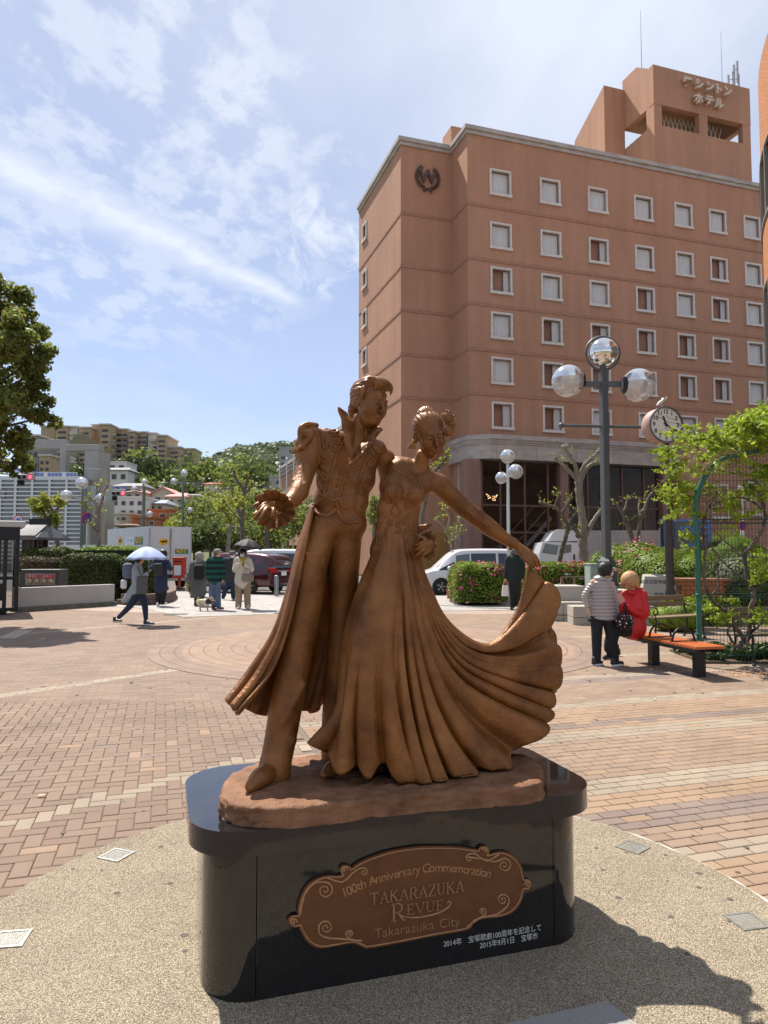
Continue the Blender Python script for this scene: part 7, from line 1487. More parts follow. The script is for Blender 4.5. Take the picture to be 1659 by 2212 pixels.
# ---- delivery truck, rear towards us
m_box = mat('truck_box_white',(.55,.56,.57),rough=.5,var=.05,vscale=1.5,stretch=(1,1,.2)); m_yel = mat('logo_yellow',(.75,.42,.01),rough=.5); m_grn = mat('logo_green',(.02,.20,.10),rough=.5); m_lbl = mat('logo_light_blue',(.15,.42,.65),rough=.5); m_lblk = mat('logo_black',(.015,.015,.015),rough=.5)
Yt = 35.0; rb = W(320,1242,Yt); re = W(413,1242,36.45); ang = R(39); tw = 2.1; tk = thing('delivery_truck', 'white delivery truck box with yellow cat emblems, seen from behind at the left', 'truck',(re.x,re.y,-.12),math.pi-0,local=True)
tk.rotation_euler = (0,0,0)
X_ = Vector((-math.cos(ang),-math.sin(ang),0)); Fv = Vector((-math.sin(ang),math.cos(ang),0)); zb_,zt2 = W(365,1242,Yt).z+.12,W(365,1136.5,Yt).z+.12; LB = 6.2; tw = (rb-re).length
def tp(a,f,z,out=0.): v = X_*a+Fv*f-Vector((X_.y*-1,X_.x,0))*0; n__ = Vector((-X_.y,X_.x,0)); n__ = n__ if n__.y < 0 else -n__; return v+n__*out+Vector((0,0,z))
def hexa(name,a0,a1,f0,f1,z0,z1,m,par=tk): 
    vs = [tp(a,f,z) for z in (z0,z1) for a,f in ((a0,f0),(a1,f0),(a1,f1),(a0,f1))]; return MB().add(vs,[(0,1,2,3),(7,6,5,4),(0,4,5,1),(1,5,6,2),(2,6,7,3),(3,7,4,0)]).build(name,m,par)
hexa('box',0,tw,0,LB,zb_,zt2,m_box); hexa('chassis',.15,tw-.15,.1,LB+1.6,.42,zb_-.01,m_blk); hexa('cab',.1,tw-.1,LB+.15,LB+1.7,.5,2.25,m_box)
for a in (.02,tw/2+.01): hexa('rear_door',a,a+tw/2-.03,-.03,-.004,zb_+.06,zt2-.06,m_box)
hexa('bumper',.1,tw-.1,-.12,.1,.42,.55,m_steel)
for a in (.22,tw-.22): hexa('tail_light',a-.14,a+.14,-.15,-.13,.56,.68,m_tl)
for a in (.04,tw/2-.02,tw/2+.04,tw-.06):
    hexa('lock_rod',a-.012,a+.012,-.06,-.032,zb_+.1,zt2-.1,m_rim)
for f in (.9,1.15,LB+.8):
    for a in (.0,tw): g_ = MB().lathe([(0,.0),(.26,.0),(.38,-.03),(.40,-.10),(.40,-.22)],n=24,mx=frame(tp(a,f,.42,0)+Vector((0,0,0)),Fv if a == 0 else -Fv,(0,0,1))).build('wheel',m_tyre,tk)
nR = Vector((X_.y,-X_.x,0)); nR = nR if nR.y < 0 else -nR; FRr = lambda a,z,o_=.034: frame(tp(a,0,z)+nR*o_,-X_,(0,0,1)); nS = Vector((-Fv.y,Fv.x,0)); FS = lambda f,z: frame(tp(tw,f,z)+nS*.006,-Fv,(0,0,1))
def catlogo(F_,w,h_):
    base = MB().add([(math.cos(R(a*10))*w/2,math.sin(R(a*10))*h_/2,0) for a in range(36)],[tuple(range(36))],mx=F_).build('emblem',m_yel,tk)
    P_ = [(-.36,.02),(-.33,.12),(-.28,.05),(-.22,.06),(-.15,.12),(.05,.13),(.2,.12),(.30,.2),(.38,.12),(.30,.10),(.28,.0),(.34,-.12),(.28,-.14),(.2,-.03),(.05,-.02),(.02,-.16),(-.04,-.16),(-.05,-.02),(-.16,-.14),(-.21,-.12),(-.16,.0),(-.28,-.06),(-.36,-.03)]
    MB().add([(x*w,y*h_*1.5,.004) for x,y in P_],[tuple(range(len(P_)))],mx=F_).build('cat_mark',m_lblk,base)
zlog = W(365,1170,Yt).z+.12; catlogo(FRr(tw*.66,zlog),.52,.34); catlogo(FS(4.06,W(260,1169,38).z+.12),.66,.50)
def rectl(F_,w,h_,m,nm='emblem'): return MB().box((0,0,0),(w,h_,.006),0,F_).build(nm,m,tk)
zz = W(365,1191,Yt).z+.12; r1 = rectl(FRr(tw*.24,zz),.70,.24,m_grn); text('lettering', '宅急便',.20,m_yel,FRr(tw*.24,zz,.041),r1,depth=.002,offset=.008); r2 = rectl(FRr(tw*.72,zz),.5,.24,m_sg); text('lettering', 'クール',.17,m_lbl,FRr(tw*.72,zz,.041),r2,depth=.002,offset=.008)
zq = W(285,1168,36).z+.12; r1 = rectl(FS(1.33,zq),1.15,.40,m_grn); text('lettering', '宅急便',.34,m_yel,FS(1.33,zq) @ Matrix.Translation((0,0,.006)),r1,depth=.002,offset=.012); r2 = rectl(FS(2.6,zq),1.2,.40,m_sg); text('lettering', 'クール',.28,m_lbl,FS(2.6,zq) @ Matrix.Translation((0,0,.006)),r2,depth=.002,offset=.01)
rectl(FRr(tw*.33,W(365,1228,Yt).z+.12),.2,.2,mat('green_leaf_mark',(.10,.42,.20),rough=.5))
# ---- white box truck right, cab to the left
Yk = 36.0; t = thing('box_truck', 'white box truck with a roof deflector parked behind the azaleas at right', 'truck',(W(1250,1200,Yk).x,Yk,-.12),0); m_tb = mat('truck_box_grey',(.34,.335,.32),rough=.55,var=.08,vscale=2)
def tq(nm,u0,u1,v0,v1,y,m,dep): a,b_ = W(u0,v1,y),W(u1,v0,y); return bevel(MB().box(((a.x+b_.x)/2,y+dep/2,(a.z+b_.z)/2),(b_.x-a.x,dep,b_.z-a.z)).build(nm,m,t),.04)
tq('box',1253,1432,1146,1222,Yk,m_tb,2.0); tq('chassis',1180,1430,1222,1240,Yk+.2,m_blk,1.5); tq('side_door',1283,1330,1155,1216,Yk-.012,m_tb,.03)
prof = [W(1165,1222,Yk),W(1165,1196,Yk),W(1172,1172,Yk),W(1180,1170,Yk),W(1250,1172,Yk),W(1250,1222,Yk)]
MB().prism([(p.x,p.z) for p in prof],-1.9-Yk,-Yk,mx=Matrix(((1,0,0,0),(0,0,-1,0),(0,1,0,0),(0,0,0,1)))).build('cab',m_wp,t)
MB().poly3([W(1206,1197,Yk-.02),W(1234,1193,Yk-.02),W(1234,1176,Yk-.02),W(1210,1178,Yk-.02)]).build('side_window',m_vg,t); MB().poly3([W(1171,1194,Yk-.02),W(1202,1199,Yk-.02),W(1207,1178,Yk-.02),W(1178,1174,Yk-.02)]).build('windscreen',m_vg2,t)
a = [W(1184,1169,Yk),W(1196,1150,Yk),W(1208,1143,Yk),W(1250,1144,Yk),W(1250,1169,Yk)]; MB().prism([(p.x,p.z) for p in a],-1.8-Yk,-Yk-.1,mx=Matrix(((1,0,0,0),(0,0,-1,0),(0,1,0,0),(0,0,0,1)))).build('deflector',m_wp,t)
for u in (1195,1370): q_ = W(u,1236,Yk); MB().lathe([(0,.0),(.24,.0),(.36,.03),(.38,-.1),(.38,-.2)],n=24,mx=frame((q_.x,Yk,.30),(1,0,0),(0,0,1))).build('wheel',m_tyre,t)
MB().box((W(1240,1200,Yk).x,Yk-.03,W(1240,1205,Yk).z),(.08,.04,.35)).build('handle',m_trim,t)
# ---- bicycles
def bicycle(label,loc,rz,basket=True,col=None,child=False):
    t = thing('bicycle',label, 'bicycle',loc,rz,None,local=True); fr = col or m_blkm
    for x in (.0,1.06):
        r = .33; g = MB().tube([(x+r*math.cos(2*math.pi*k/36),0,r+r*math.sin(2*math.pi*k/36)) for k in range(36)],.017,6,closed=True).build('wheel',m_tyre,t); mb = MB()
        for k in range(18): a = 2*math.pi*k/18; mb.tube([(x,0,r),(x+r*.97*math.cos(a),0,r+r*.97*math.sin(a))],.0018,3)
        mb.tube([(x+r*.94*math.cos(2*math.pi*k/36),0,r+r*.94*math.sin(2*math.pi*k/36)) for k in range(36)],.008,4,closed=True); mb.build('spokes',m_rim,g)
        MB().tube([(x+(r+.03)*math.cos(a),0,r+(r+.03)*math.sin(a)) for a in [R(d) for d in range(20 if x > .5 else 40,170,12)]],.014,5).build('mudguard',m_rim,t)
    mb = MB(); mb.tube([(0,0,.33),(.13,0,.66),(.17,0,.82)],.014,6).tube([(.16,0,.60),(.42,0,.34),(.56,0,.28)],.018,6).tube([(.56,0,.28),(.70,0,.78)],.016,6).tube([(.62,0,.55),(1.06,0,.33),(.56,0,.28)],.012,6).tube([(.15,0,.68),(.60,0,.46)],.015,6); mb.build('frame',fr,t)
    MB().tube([(.20,-.27,.98),(.28,-.18,1.0),(.18,0,.96),(.28,.18,1.0),(.20,.27,.98)][::1],.012,6).tube([(.17,0,.80),(.18,0,.97)],.014,6).build('handlebar',m_rim,t)
    mb = MB(); mb.sphere((.74,0,.82),(.13,.085,.035),12,6).sphere((.64,0,.82),(.07,.03,.025),10,6); mb.build('saddle',m_blk,t)
    if basket:
        mb = MB()
        for z_ in (.68,.76,.84,.92): k = .86+.14*(z_-.68)/.24; mb.tube([(-.02-.17*k,-.15*k,z_),(-.02+.15*k,-.15*k,z_),(-.02+.15*k,.15*k,z_),(-.02-.17*k,.15*k,z_)],.004,4,closed=True)
        for i in range(9):
            x = -.19+.34*i/8
            for y in (-.15,.15): mb.tube([(x*.86,y*.86,.68),(x,y,.92)],.003,3)
        for i in range(7):
            y = -.15+.3*i/6
            for x in (-.19,.13): mb.tube([(x*.86,y*.86,.68),(x,y,.92)],.003,3)
        mb.build('basket',m_rim,t)
    MB().tube([(.56,-.05,.28),(.60,-.06,.15)],.01,5).tube([(.56,.05,.28),(.52,.06,.41)],.01,5).lathe([(0,.0),(.09,.0),(.09,.01)],n=18,mx=frame((.56,-.03,.28),(1,0,0),(0,0,1))).build('crank',m_rim,t)
    MB().tube([(.84,0,.62),(1.28,0,.66)],.008,5).tube([(.84,-.07,.66),(1.28,-.07,.68),(1.28,.07,.68),(.84,.07,.66)],.006,5,closed=True).build('carrier',m_rim,t); return t
p = G(1059,1297); bicycle('black city bicycle with a wire basket parked at the azalea bed',(p.x,p.y,0),R(35))
p = W(1228,1270,22.5); bicycle('bicycle half hidden behind the stone seat, beside a wooden frame',(p.x,23.4,0),R(5),basket=False)
p = W(1235,1250,23); wf = thing('wooden_frame', 'brown wooden planter frame beside the half-hidden bicycle', 'frame',(p.x,23,0),0); 
for u in (1213,1240,1271): q_ = W(u,1246,23); MB().box((q_.x,23,q_.z/2),(.07,.07,q_.z)).build('post',m_ow,wf)
a,b_ = W(1212,1246,23),W(1273,1246,23); MB().box(((a.x+b_.x)/2,23,a.z),(b_.x-a.x,.09,.05)).build('rail',m_ow,wf)
# ================================================================ PEOPLE
m_skin = mat('skin',(.52,.30,.20),rough=.55,sub=.1); m_hairb = mat('hair_black',(.012,.010,.010),rough=.45,bump=.4,bscale=120,stretch=(1,1,.2)); m_hairg = mat('hair_ginger',(.34,.17,.065),rough=.5,col2=(.50,.30,.14),vscale=30,bump=.6,bscale=90)
def cm(n,c,**k): return mat('cloth_'+n,c,rough=k.pop('rough',.85),bump=k.pop('bump',.35),bscale=k.pop('bscale',60),**k)
c_silver = cm('silver',(.36,.32,.31),rough=.38,spec=.5,metal=.15); c_black = cm('black',(.012,.012,.014)); c_red = cm('red',(.50,.012,.016),rough=.45); c_navy = cm('navy',(.018,.028,.06)); c_grey = cm('grey',(.10,.10,.10)); c_lgrey = cm('pale_blue_grey',(.30,.34,.36)); c_cream = cm('cream',(.58,.53,.44)); c_khaki = cm('khaki',(.30,.215,.13)); c_jean = cm('jeans',(.06,.10,.17),col2=(.12,.18,.26),vscale=8); c_dk = cm('charcoal',(.03,.03,.035)); c_white = cm('white',(.65,.64,.62)); c_shoe = cm('shoe_black',(.02,.02,.022),rough=.4); c_mask = mat('face_mask',(.68,.64,.62),rough=.8); c_taupe = cm('taupe',(.22,.165,.14),rough=.5); c_dgreen = cm('dark_green_black',(.010,.022,.020))
class Fig:
    def __init__(s,label,ug,vg,h=.011,Y=None):
        g = G(ug,vg) if Y is None else W(ug,1200,Y); s.Y = g.y; s.k = s.Y/FPX; s.h = h; s.t = thing('person',label, 'person',(g.x,g.y,0))
    def q(s,p): u,v,r = p[:3]; dy = p[3] if len(p) > 3 else 0; w = W(u,v,s.Y+dy); return (w.x,w.y,w.z,r*s.k)
    def part(s,name,m,chains=(),ells=(),k=.012,h=None,sy=1.,subt=(),parent=None):
        C = [[s.q(p) for p in c] for c in chains]; E = [(s.q(e[:2]+(1,)+((e[4],) if len(e) > 4 else ())),(e[2]*s.k,(e[5] if len(e) > 5 else e[2])*s.k,e[3]*s.k)) for e in ells]
        pts = [p for c in C for p in c]+[(*e[0][:3],max(e[1])) for e in E]; lo = np.min([[p[0]-p[3]*max(1,1),p[1]-p[3]*max(1,sy),p[2]-p[3]] for p in pts],0)-.03; hi = np.max([[p[0]+p[3],p[1]+p[3]*max(1,sy),p[2]+p[3]] for p in pts],0)+.03
        F_ = SDF(lo,hi,h or s.h)
        for c in C:
            if len(c) == 1: F_.cap(c[0][:3],c[0][:3],c[0][3],c[0][3],k,sy)
            elif len(c) == 2: F_.cap(c[0][:3],c[1][:3],c[0][3],c[1][3],k,sy)
            else: F_.chain(c,k,sy)
        for c,r in E: F_.ell(c[:3],r,k)
        for c,r in [(s.q(e[:2]+(1,)+((e[4],) if len(e) > 4 else ())),(e[2]*s.k,e[2]*s.k,e[3]*s.k)) for e in subt]: F_.ell(c[:3],r,.004,kind='s')
        return link(name,F_.mesh(name,m),parent or s.t)
    def body(s,head,r,yaw,neck,sh,arms,hip,legs,pitch=0,fine=False,skin=None):
        """one continuous skin: torso core, arms with hands and fingers, legs, neck, head with face"""
        H = s.q((*head,r)); c = Vector(H[:3]); R_ = H[3]; f = Vector((math.sin(R(yaw))*math.cos(R(pitch)),-math.cos(R(yaw))*math.cos(R(pitch)),-math.sin(R(pitch)))); sd = Vector((math.cos(R(yaw)),math.sin(R(yaw)),0)); up = sd.cross(-f) if sd.cross(-f).z > 0 else sd.cross(f)
        pts = [s.q((*p,2)) for p in (*arms[0],*arms[1],*legs[0],*legs[1])]; P = np.array([p[:3] for p in pts]+[tuple(c)]); hh = s.h*.8; F_ = SDF(P.min(0)-.10,P.max(0)+np.array((.12,.12,.22)),hh)
        rm = np.array([[sd.x,f.x,up.x],[sd.y,f.y,up.y],[sd.z,f.z,up.z]]).T.T; RM = Matrix(rm.tolist())
        F_.ell(c+up*R_*.12,(R_*.80,R_*.95,R_*.92),.01,RM); F_.ell(c+f*R_*.22-up*R_*.42,(R_*.62,R_*.66,R_*.72),.02,RM)
        a = c+f*R_*.93; F_.cap(a+up*R_*.10,a+f*R_*.10-up*R_*.22,R_*.07,R_*.12,.006)
        for e in (-1,1): F_.ell(c+sd*e*R_*.34+f*R_*.95+up*R_*.08,(R_*.17,)*3,.006,kind='s'); F_.ell(c+sd*e*R_*.82-up*R_*.12,(R_*.10,R_*.2,R_*.3),.004,RM)
        F_.cap(c+f*R_*.88-up*R_*.52-sd*R_*.2,c+f*R_*.88-up*R_*.52+sd*R_*.2,R_*.07,R_*.07,.006)
        n_ = s.q((*neck,1)); F_.cap(c-up*R_*.4,n_[:3],R_*.48,R_*.52,.02)
        S0,S1,HP = s.q((*sh[0],1)),s.q((*sh[1],1)),s.q((*hip,1)); F_.cap(S0[:3],S1[:3],.045,.045,.03); m_ = (Vector(S0[:3])+Vector(S1[:3]))/2
        F_.cap(m_-Vector((0,0,.08)),Vector(HP[:3])+Vector((0,0,.05)),.09,.09,.04)
        for i,A in enumerate(arms):
            q_ = [(*s.q((*p,1))[:3],rr) for p,rr in zip(A,(.040,.032,.021))]; F_.chain(q_,.015,dense=False) if len(q_) < 3 else F_.chain(q_,.015)
            e,w = Vector(q_[-2][:3]),Vector(q_[-1][:3]); d = (w-e).normalized(); x_ = d.cross(Vector((0,0,1))); x_ = x_.normalized() if x_.length > .2 else Vector((1,0,0)); F_.cap(w,w+d*.05,.022,.026,.008)
            for j,(o_,ln) in enumerate(((-.022,.060),(-.007,.072),(.009,.068),(.023,.052))): b = w+d*.06+x_*o_; F_.cap(b,b+d*ln*.6+Vector((0,0,-.006)),.0085,.0085,.004); F_.cap(b+d*ln*.6+Vector((0,0,-.006)),b+d*ln*.95-Vector((0,.004,.016)),.008,.006,.003)
            F_.cap(w+d*.01,w+d*.045+x_*(-.038 if i else .038)*1.0,.011,.008,.004)
        for A in legs:
            q_ = [(*s.q((*p,1))[:3],rr) for p,rr in zip(A,(.07,.05,.034))]; F_.chain(q_,.03)
        s.c,s.R,s.f,s.sd,s.up = c,R_,f,sd,up
        return link('body',F_.mesh('body',skin or m_skin),s.t)
    def shoe(s,u,v,d,m=c_shoe,sole=None,L_=.25):
        g = G(u,v); g = Vector((g.x,g.y,0)) ; d = Vector((math.sin(R(d)),-math.cos(R(d)),0)); x_ = Vector((-d.y,d.x,0)); F_ = SDF(np.array(g)-.22,np.array(g)+.25,.009); a,b_ = g-d*L_*.36,g+d*L_*.36
        F_.cap(a+Vector((0,0,.045)),b_+Vector((0,0,.034)),.040,.032,.01); F_.cap(a+Vector((0,0,.05)),a+Vector((0,0,.10)),.038,.036,.01)
        F_.op(lambda X,Y,Z: -(Z-.004)+0*X+0*Y,g-.3,g+.3,.001, 's') if 0 else None
        o = link('shoe',F_.mesh('shoe',m),s.t)
        if sole: mb = MB(); n_ = 14; mb.prism([tuple((g+d*(L_*.52)*math.cos(2*math.pi*i/n_)+x_*.048*math.sin(2*math.pi*i/n_)).xy) for i in range(n_)],.002,.026); mb.build('sole',sole,o)
    def hairc(s,m,k=1.0,long=0,back=True,top=.12):
        c,R_ = s.c,s.R; F_ = SDF(np.array(c)-R_*1.9,np.array(c)+R_*1.9,s.h*.7); RM = Matrix(((s.sd.x,s.f.x,s.up.x),(s.sd.y,s.f.y,s.up.y),(s.sd.z,s.f.z,s.up.z)))
        rs = np.random.RandomState(5); F_.ell(c-s.f*R_*.14+s.up*R_*top,(R_*.98*k,R_*1.05*k,R_*1.02*k),.01,RM)
        for e in (-1,1): F_.cap(c+s.sd*e*R_*.8*k-s.f*R_*.1,c+s.sd*e*R_*.82*k-s.up*R_*(.45+long),R_*.3*k,R_*.22*k,.01)
        F_.cap(c-s.f*R_*.6,c-s.f*R_*.55-s.up*R_*(.5+long),R_*.55*k,R_*.45*k,.02)
        for i in range(40): a = rs.normal(0,1,3); a /= np.linalg.norm(a); a = Vector(a); p = c-s.f*R_*.14+s.up*R_*top+a*R_*1.0*k; F_.cap(p,p+(a*.2-s.up*.5)*R_*.3,R_*.08,R_*.04,.006) if a.dot(s.f) < .45 else None
        F_.ell(c+s.f*R_*.95-s.up*R_*.30,(R_*.62,R_*.62,R_*.72),.01,RM,kind='s')
        return link('hair',F_.mesh('hair',m),s.t)
    def mask(s,m=None):
        c,R_ = s.c,s.R; F_ = SDF(np.array(c)-R_*1.6,np.array(c)+R_*1.6,s.h*.6); RM = Matrix(((s.sd.x,s.f.x,s.up.x),(s.sd.y,s.f.y,s.up.y),(s.sd.z,s.f.z,s.up.z)))
        F_.ell(c+s.f*R_*.52-s.up*R_*.50,(R_*.62,R_*.62,R_*.46),.01,RM); return link('face_mask',F_.mesh('face_mask',m or c_mask),s.t)
    def cap_(s,m,brim=True,name='cap'):
        c,R_ = s.c,s.R; F_ = SDF(np.array(c)-R_*2.2,np.array(c)+R_*2.2,s.h*.7); RM = Matrix(((s.sd.x,s.f.x,s.up.x),(s.sd.y,s.f.y,s.up.y),(s.sd.z,s.f.z,s.up.z)))
        F_.ell(c+s.up*R_*.38-s.f*R_*.04,(R_*.98,R_*1.08,R_*.80),.01,RM); F_.ell(c-s.up*R_*.55+s.f*R_*.2,(R_*1.4,R_*1.6,R_*.80),.004,RM,kind='s')
        if brim: F_.ell(c+s.f*R_*1.10+s.up*R_*.30,(R_*.68,R_*.60,R_*.07),.01,RM)
        return link(name,F_.mesh(name,m),s.t)
f = Fig('woman in a silver quilted jacket and face mask standing with her back to us',1310,1437,.008)
f.body((1309,1231),14.5,105,(1305,1247),((1281,1258),(1321,1262)),(((1280,1262),(1264,1285),(1270,1310)),((1322,1266),(1332,1294),(1337,1322))),(1302,1340),(((1288,1340),(1288,1372),(1289,1420)),((1316,1340),(1322,1376),(1329,1420))))
rings = []
for i in range(11):
    v = 1259+i*7.6; w = np.interp(v,[1256,1275,1300,1335],[21,27,28,31]); cxx = np.interp(v,[1256,1335],[1300,1304]); rings.append((cxx,v,w,6.6,0,w*.62))
arms_ = []
for (a,b_,c_) in (((1277,1264),(1264,1286),(1269,1308)),((1323,1268),(1331,1292),(1334,1322))):
    P_ = crom([a,b_,c_],9); arms_ += [(p[0],p[1],8.6-.25*i,4.6,0,8.6-.2*i) for i,p in enumerate(P_)]
f.part('jacket',c_silver,ells=rings+arms_,k=.010,h=.007); f.part('hood',c_silver,[[(1288,1250,6,.05),(1298,1256,8,.0),(1312,1254,7,.0),(1318,1249,5,.02)]],[(1297,1250,15,8,.02)],k=.012,h=.007)
f.part('underlayer',c_black,ells=[(1293,1338,24,9,0,17)]); f.part('trousers',c_black,[[(1290,1336,14),(1289,1370,11.5),(1289,1424,9)],[(1314,1336,14),(1321,1376,11.5),(1328,1425,9)]],sy=.95)
f.hairc(m_hairb,1.08,.2); f.mask(); f.shoe(1291,1437,120,c_shoe,c_white,.20); f.shoe(1334,1438,110,c_shoe,c_white,.22)
f = Fig('woman with ginger hair in a shiny red jacket, seated on the orange bench reading',1370,1420,.008,Y=10.85)
f.body((1361,1257),15,-55,(1368,1274),((1352,1284),(1388,1286)),(((1352,1288),(1347,1316),(1343,1304)),((1388,1290),(1390,1326),(1352,1310))),(1372,1352),(((1372,1358),(1330,1354,),(1322,1408)),((1366,1360),(1322,1358),(1314,1408))),pitch=28)
f.part('jacket',c_red,[[(1372,1280,13),(1372,1310,22),(1370,1340,24),(1370,1356,26)],[(1354,1288,9),(1347,1318,9,-.08),(1345,1308,6,-.14)],[(1388,1290,10),(1393,1325,10,-.05),(1372,1322,8,-.16),(1356,1312,6,-.2)],[(1350,1283,8),(1390,1285,9)]],k=.02,h=.007,sy=.75)
f.part('collar',c_red,[[(1357,1276,3.5,-.08),(1366,1281,4,-.10),(1380,1276,4,-.02),(1385,1272,3.5,.05)]],k=.01,h=.006)
f.part('skirt',c_black,[[(1372,1358,18),(1345,1358,17,-.03),(1322,1358,14,-.05)],[(1326,1360,14,-.05),(1320,1385,14,-.05),(1318,1400,13,-.05)]],k=.02,sy=.9); f.part('stocking',c_black,[[(1318,1396,7,-.05),(1315,1416,5,-.05)],[(1330,1396,7,0),(1330,1414,5,0)]])
f.hairc(m_hairg,1.28,.25,top=.25); f.shoe(1314,1424,-60,c_shoe,None,.24); f.shoe(1328,1418,-60,c_shoe,None,.22)
gl = MB()
for e in (-.36,.36): cc = f.c+f.sd*e*f.R+f.f*f.R*1.04+f.up*f.R*.06; gl.tube([cc+(f.sd*math.cos(2*math.pi*i/14)+f.up*math.sin(2*math.pi*i/14))*f.R*.26 for i in range(14)],.0022,4,closed=True)
gl.build('glasses',m_steel,f.t)
Yb_ = 10.62; c = W(1349,1342,Yb_); o = SDF(np.array(c)-.22,np.array(c)+.24,.007); o.ell(c,(.135,.10,.125),.01); o.cap(c+Vector((-.05,0,.08)),c+Vector((.03,0,.15)),.03,.012,.03)
m,n,b = shader('heart_print_cloth',.7); tcn = Nn(n,'ShaderNodeTexCoord'); vo = Nn(n,'ShaderNodeTexVoronoi'); vo.inputs['Scale'].default_value = 24; vo.inputs['Randomness'].default_value = .7; n.links.new(tcn.outputs['Object'],vo.inputs[0]); cr = Nn(n,'ShaderNodeValToRGB'); cr.color_ramp.interpolation = 'CONSTANT'; cr.color_ramp.elements[0].color = (1,1,1,1); cr.color_ramp.elements[1].position = .32; cr.color_ramp.elements[1].color = (0,0,0,1); n.links.new(vo.outputs['Distance'],cr.inputs[0])
sp = Nn(n,'ShaderNodeSeparateColor'); n.links.new(vo.outputs['Color'],sp.inputs[0]); pk = Nn(n,'ShaderNodeMix'); pk.data_type = 'RGBA'; pk.inputs[6].default_value = (.55,.16,.16,1); pk.inputs[7].default_value = (.62,.50,.50,1); n.links.new(M('GREATER_THAN',sp.outputs[0],.55,nt=n),pk.inputs[0]); mx = Nn(n,'ShaderNodeMix'); mx.data_type = 'RGBA'; mx.inputs[6].default_value = (.012,.012,.016,1); n.links.new(cr.outputs[0],mx.inputs[0]); n.links.new(pk.outputs[2],mx.inputs[7]); n.links.new(mx.outputs[2],b.inputs['Base Color'])
bag = thing('bag', 'round black drawstring bag with pink hearts hanging beside the red jacket', 'bag',c-Vector((0,0,.13)),0); link('pouch',o.mesh('pouch',m),bag); MB().tube([c+Vector((.02,0,.13)),c+Vector((.03,-.02,.22)),c+Vector((.0,.0,.27))],[.018,.02,.016],8).build('strap',c_black,bag)
a = W(1340,1292,10.6); bk = MB().box((0,0,0),(.10,.015,.15),0,Matrix.Translation(a) @ Matrix.Rotation(R(-20),4,'Y') @ Matrix.Rotation(R(-20),4,'X') @ Matrix.Rotation(R(-50),4,'Z')).build('notebook',mat('case_pink',(.50,.24,.19),rough=.5),label='pink notebook or phone case held up by the woman in red',cat='notebook'); bevel(bk,.003)
f = Fig('woman in a pale grey coat striding right under a pale blue umbrella',300,1347)
f.body((302,1208),9,80,(299,1217),((292,1222),(300,1224)),(((291,1224),(300,1244),(312,1240)),((298,1226),(309,1246),(320,1236))),(300,1274),(((302,1276),(313,1304),(315,1334)),((299,1276),(283,1306),(259,1331))))
f.part('coat',c_lgrey,[[(298,1218,7),(297,1235,12),(297,1262,12),(296,1278,12.5)],[(294,1268,11),(284,1284,11,.05),(272,1295,7,.08),(265,1299,3,.1)],[(295,1224,6.5),(308,1246,6,-.1),(318,1239,4.5,-.12)]],k=.02,sy=.8)
f.part('trousers',c_navy,[[(301,1276,10),(312,1304,7),(315,1336,4.6)],[(300,1276,10),(283,1306,7),(257,1333,4.6)]],k=.01); f.hairc(m_hairb,1.05,.3); f.shoe(322,1350,88,c_shoe,c_white,.27); f.shoe(254,1344,75,c_shoe,c_white,.25)
def umbrella(label,u,vt,vr,hw,Y,m,tilt=0,uh=None,vh=None,trim=False):
    s_ = Y/FPX; c = W(u,vr,Y); top = W(u,vt,Y); r = hw*s_; h_ = top.z-c.z; t = thing('umbrella',label, 'umbrella',(c.x,Y,c.z),0,local=True); mx_ = Matrix.Rotation(R(tilt),4,'Y'); rows = []; n_ = 8; sub = 6
    for j in range(10):
        f_ = j/9; row = []
        for i in range(n_*sub):
            a = 2*math.pi*i/(n_*sub); w_ = abs(((i % sub)/sub)-.5)*2; rr_ = r*f_*(1-.07*(1-w_)*f_); row.append(mx_ @ Vector((rr_*math.cos(a),rr_*math.sin(a),h_*(1-f_**1.8)-.03*(1-w_)*f_)))
        rows.append(row)
    o = MB().grid(rows,wrap=True).build('canopy',m,t); solid(o,.004,0)
    for i in range(n_): a = 2*math.pi*i/n_; MB().tube([mx_ @ Vector((r*f_*math.cos(a)*.99,r*f_*math.sin(a)*.99,h_*(1-f_**1.8)-.012)) for f_ in (0,.3,.6,.8,1)],.004,4).build('rib',m_steel,t)
    hd = (W(uh,vh,Y-.12)-c) if uh else Vector((0,0,-.6)); MB().tube([mx_ @ Vector((0,0,h_+.06)),mx_ @ Vector((0,0,h_-.05)),hd],.007,6).build('shaft',m_steel,t); MB().cyl(hd,hd+(hd-Vector((0,0,h_))).normalized()*.10,.014,8).build('handle',m_blk,t); return t
umbrella('pale blue open umbrella held by the striding woman',317,1181,1207,45,f.Y-.1,mat('umbrella_blue',(.36,.44,.66),rough=.7,var=.06,vscale=6),0,322,1234)
def pouch(name,label,ctr,r,m,k=.01,strap=None,cat='bag'):
    t = thing(name,label,cat,(ctr.x,ctr.y,ctr.z-r[2]),0); o = SDF(np.array(ctr)-np.array(r)-.05,np.array(ctr)+np.array(r)+.05,.011)
    def fn(X,Y_,Z): q = [np.maximum(abs(c_-ctr[i])-(r[i]-min(r)*.92),0) for i,c_ in enumerate((X,Y_,Z))]; return np.sqrt(q[0]**2+q[1]**2+q[2]**2)-min(r)*.92
    o.op(fn,np.array(ctr)-np.array(r)-.04,np.array(ctr)+np.array(r)+.04,.001); link('body',o.mesh('body',m),t)
    if strap: MB().tube(strap,.012,6).build('strap',m,t)
    return t
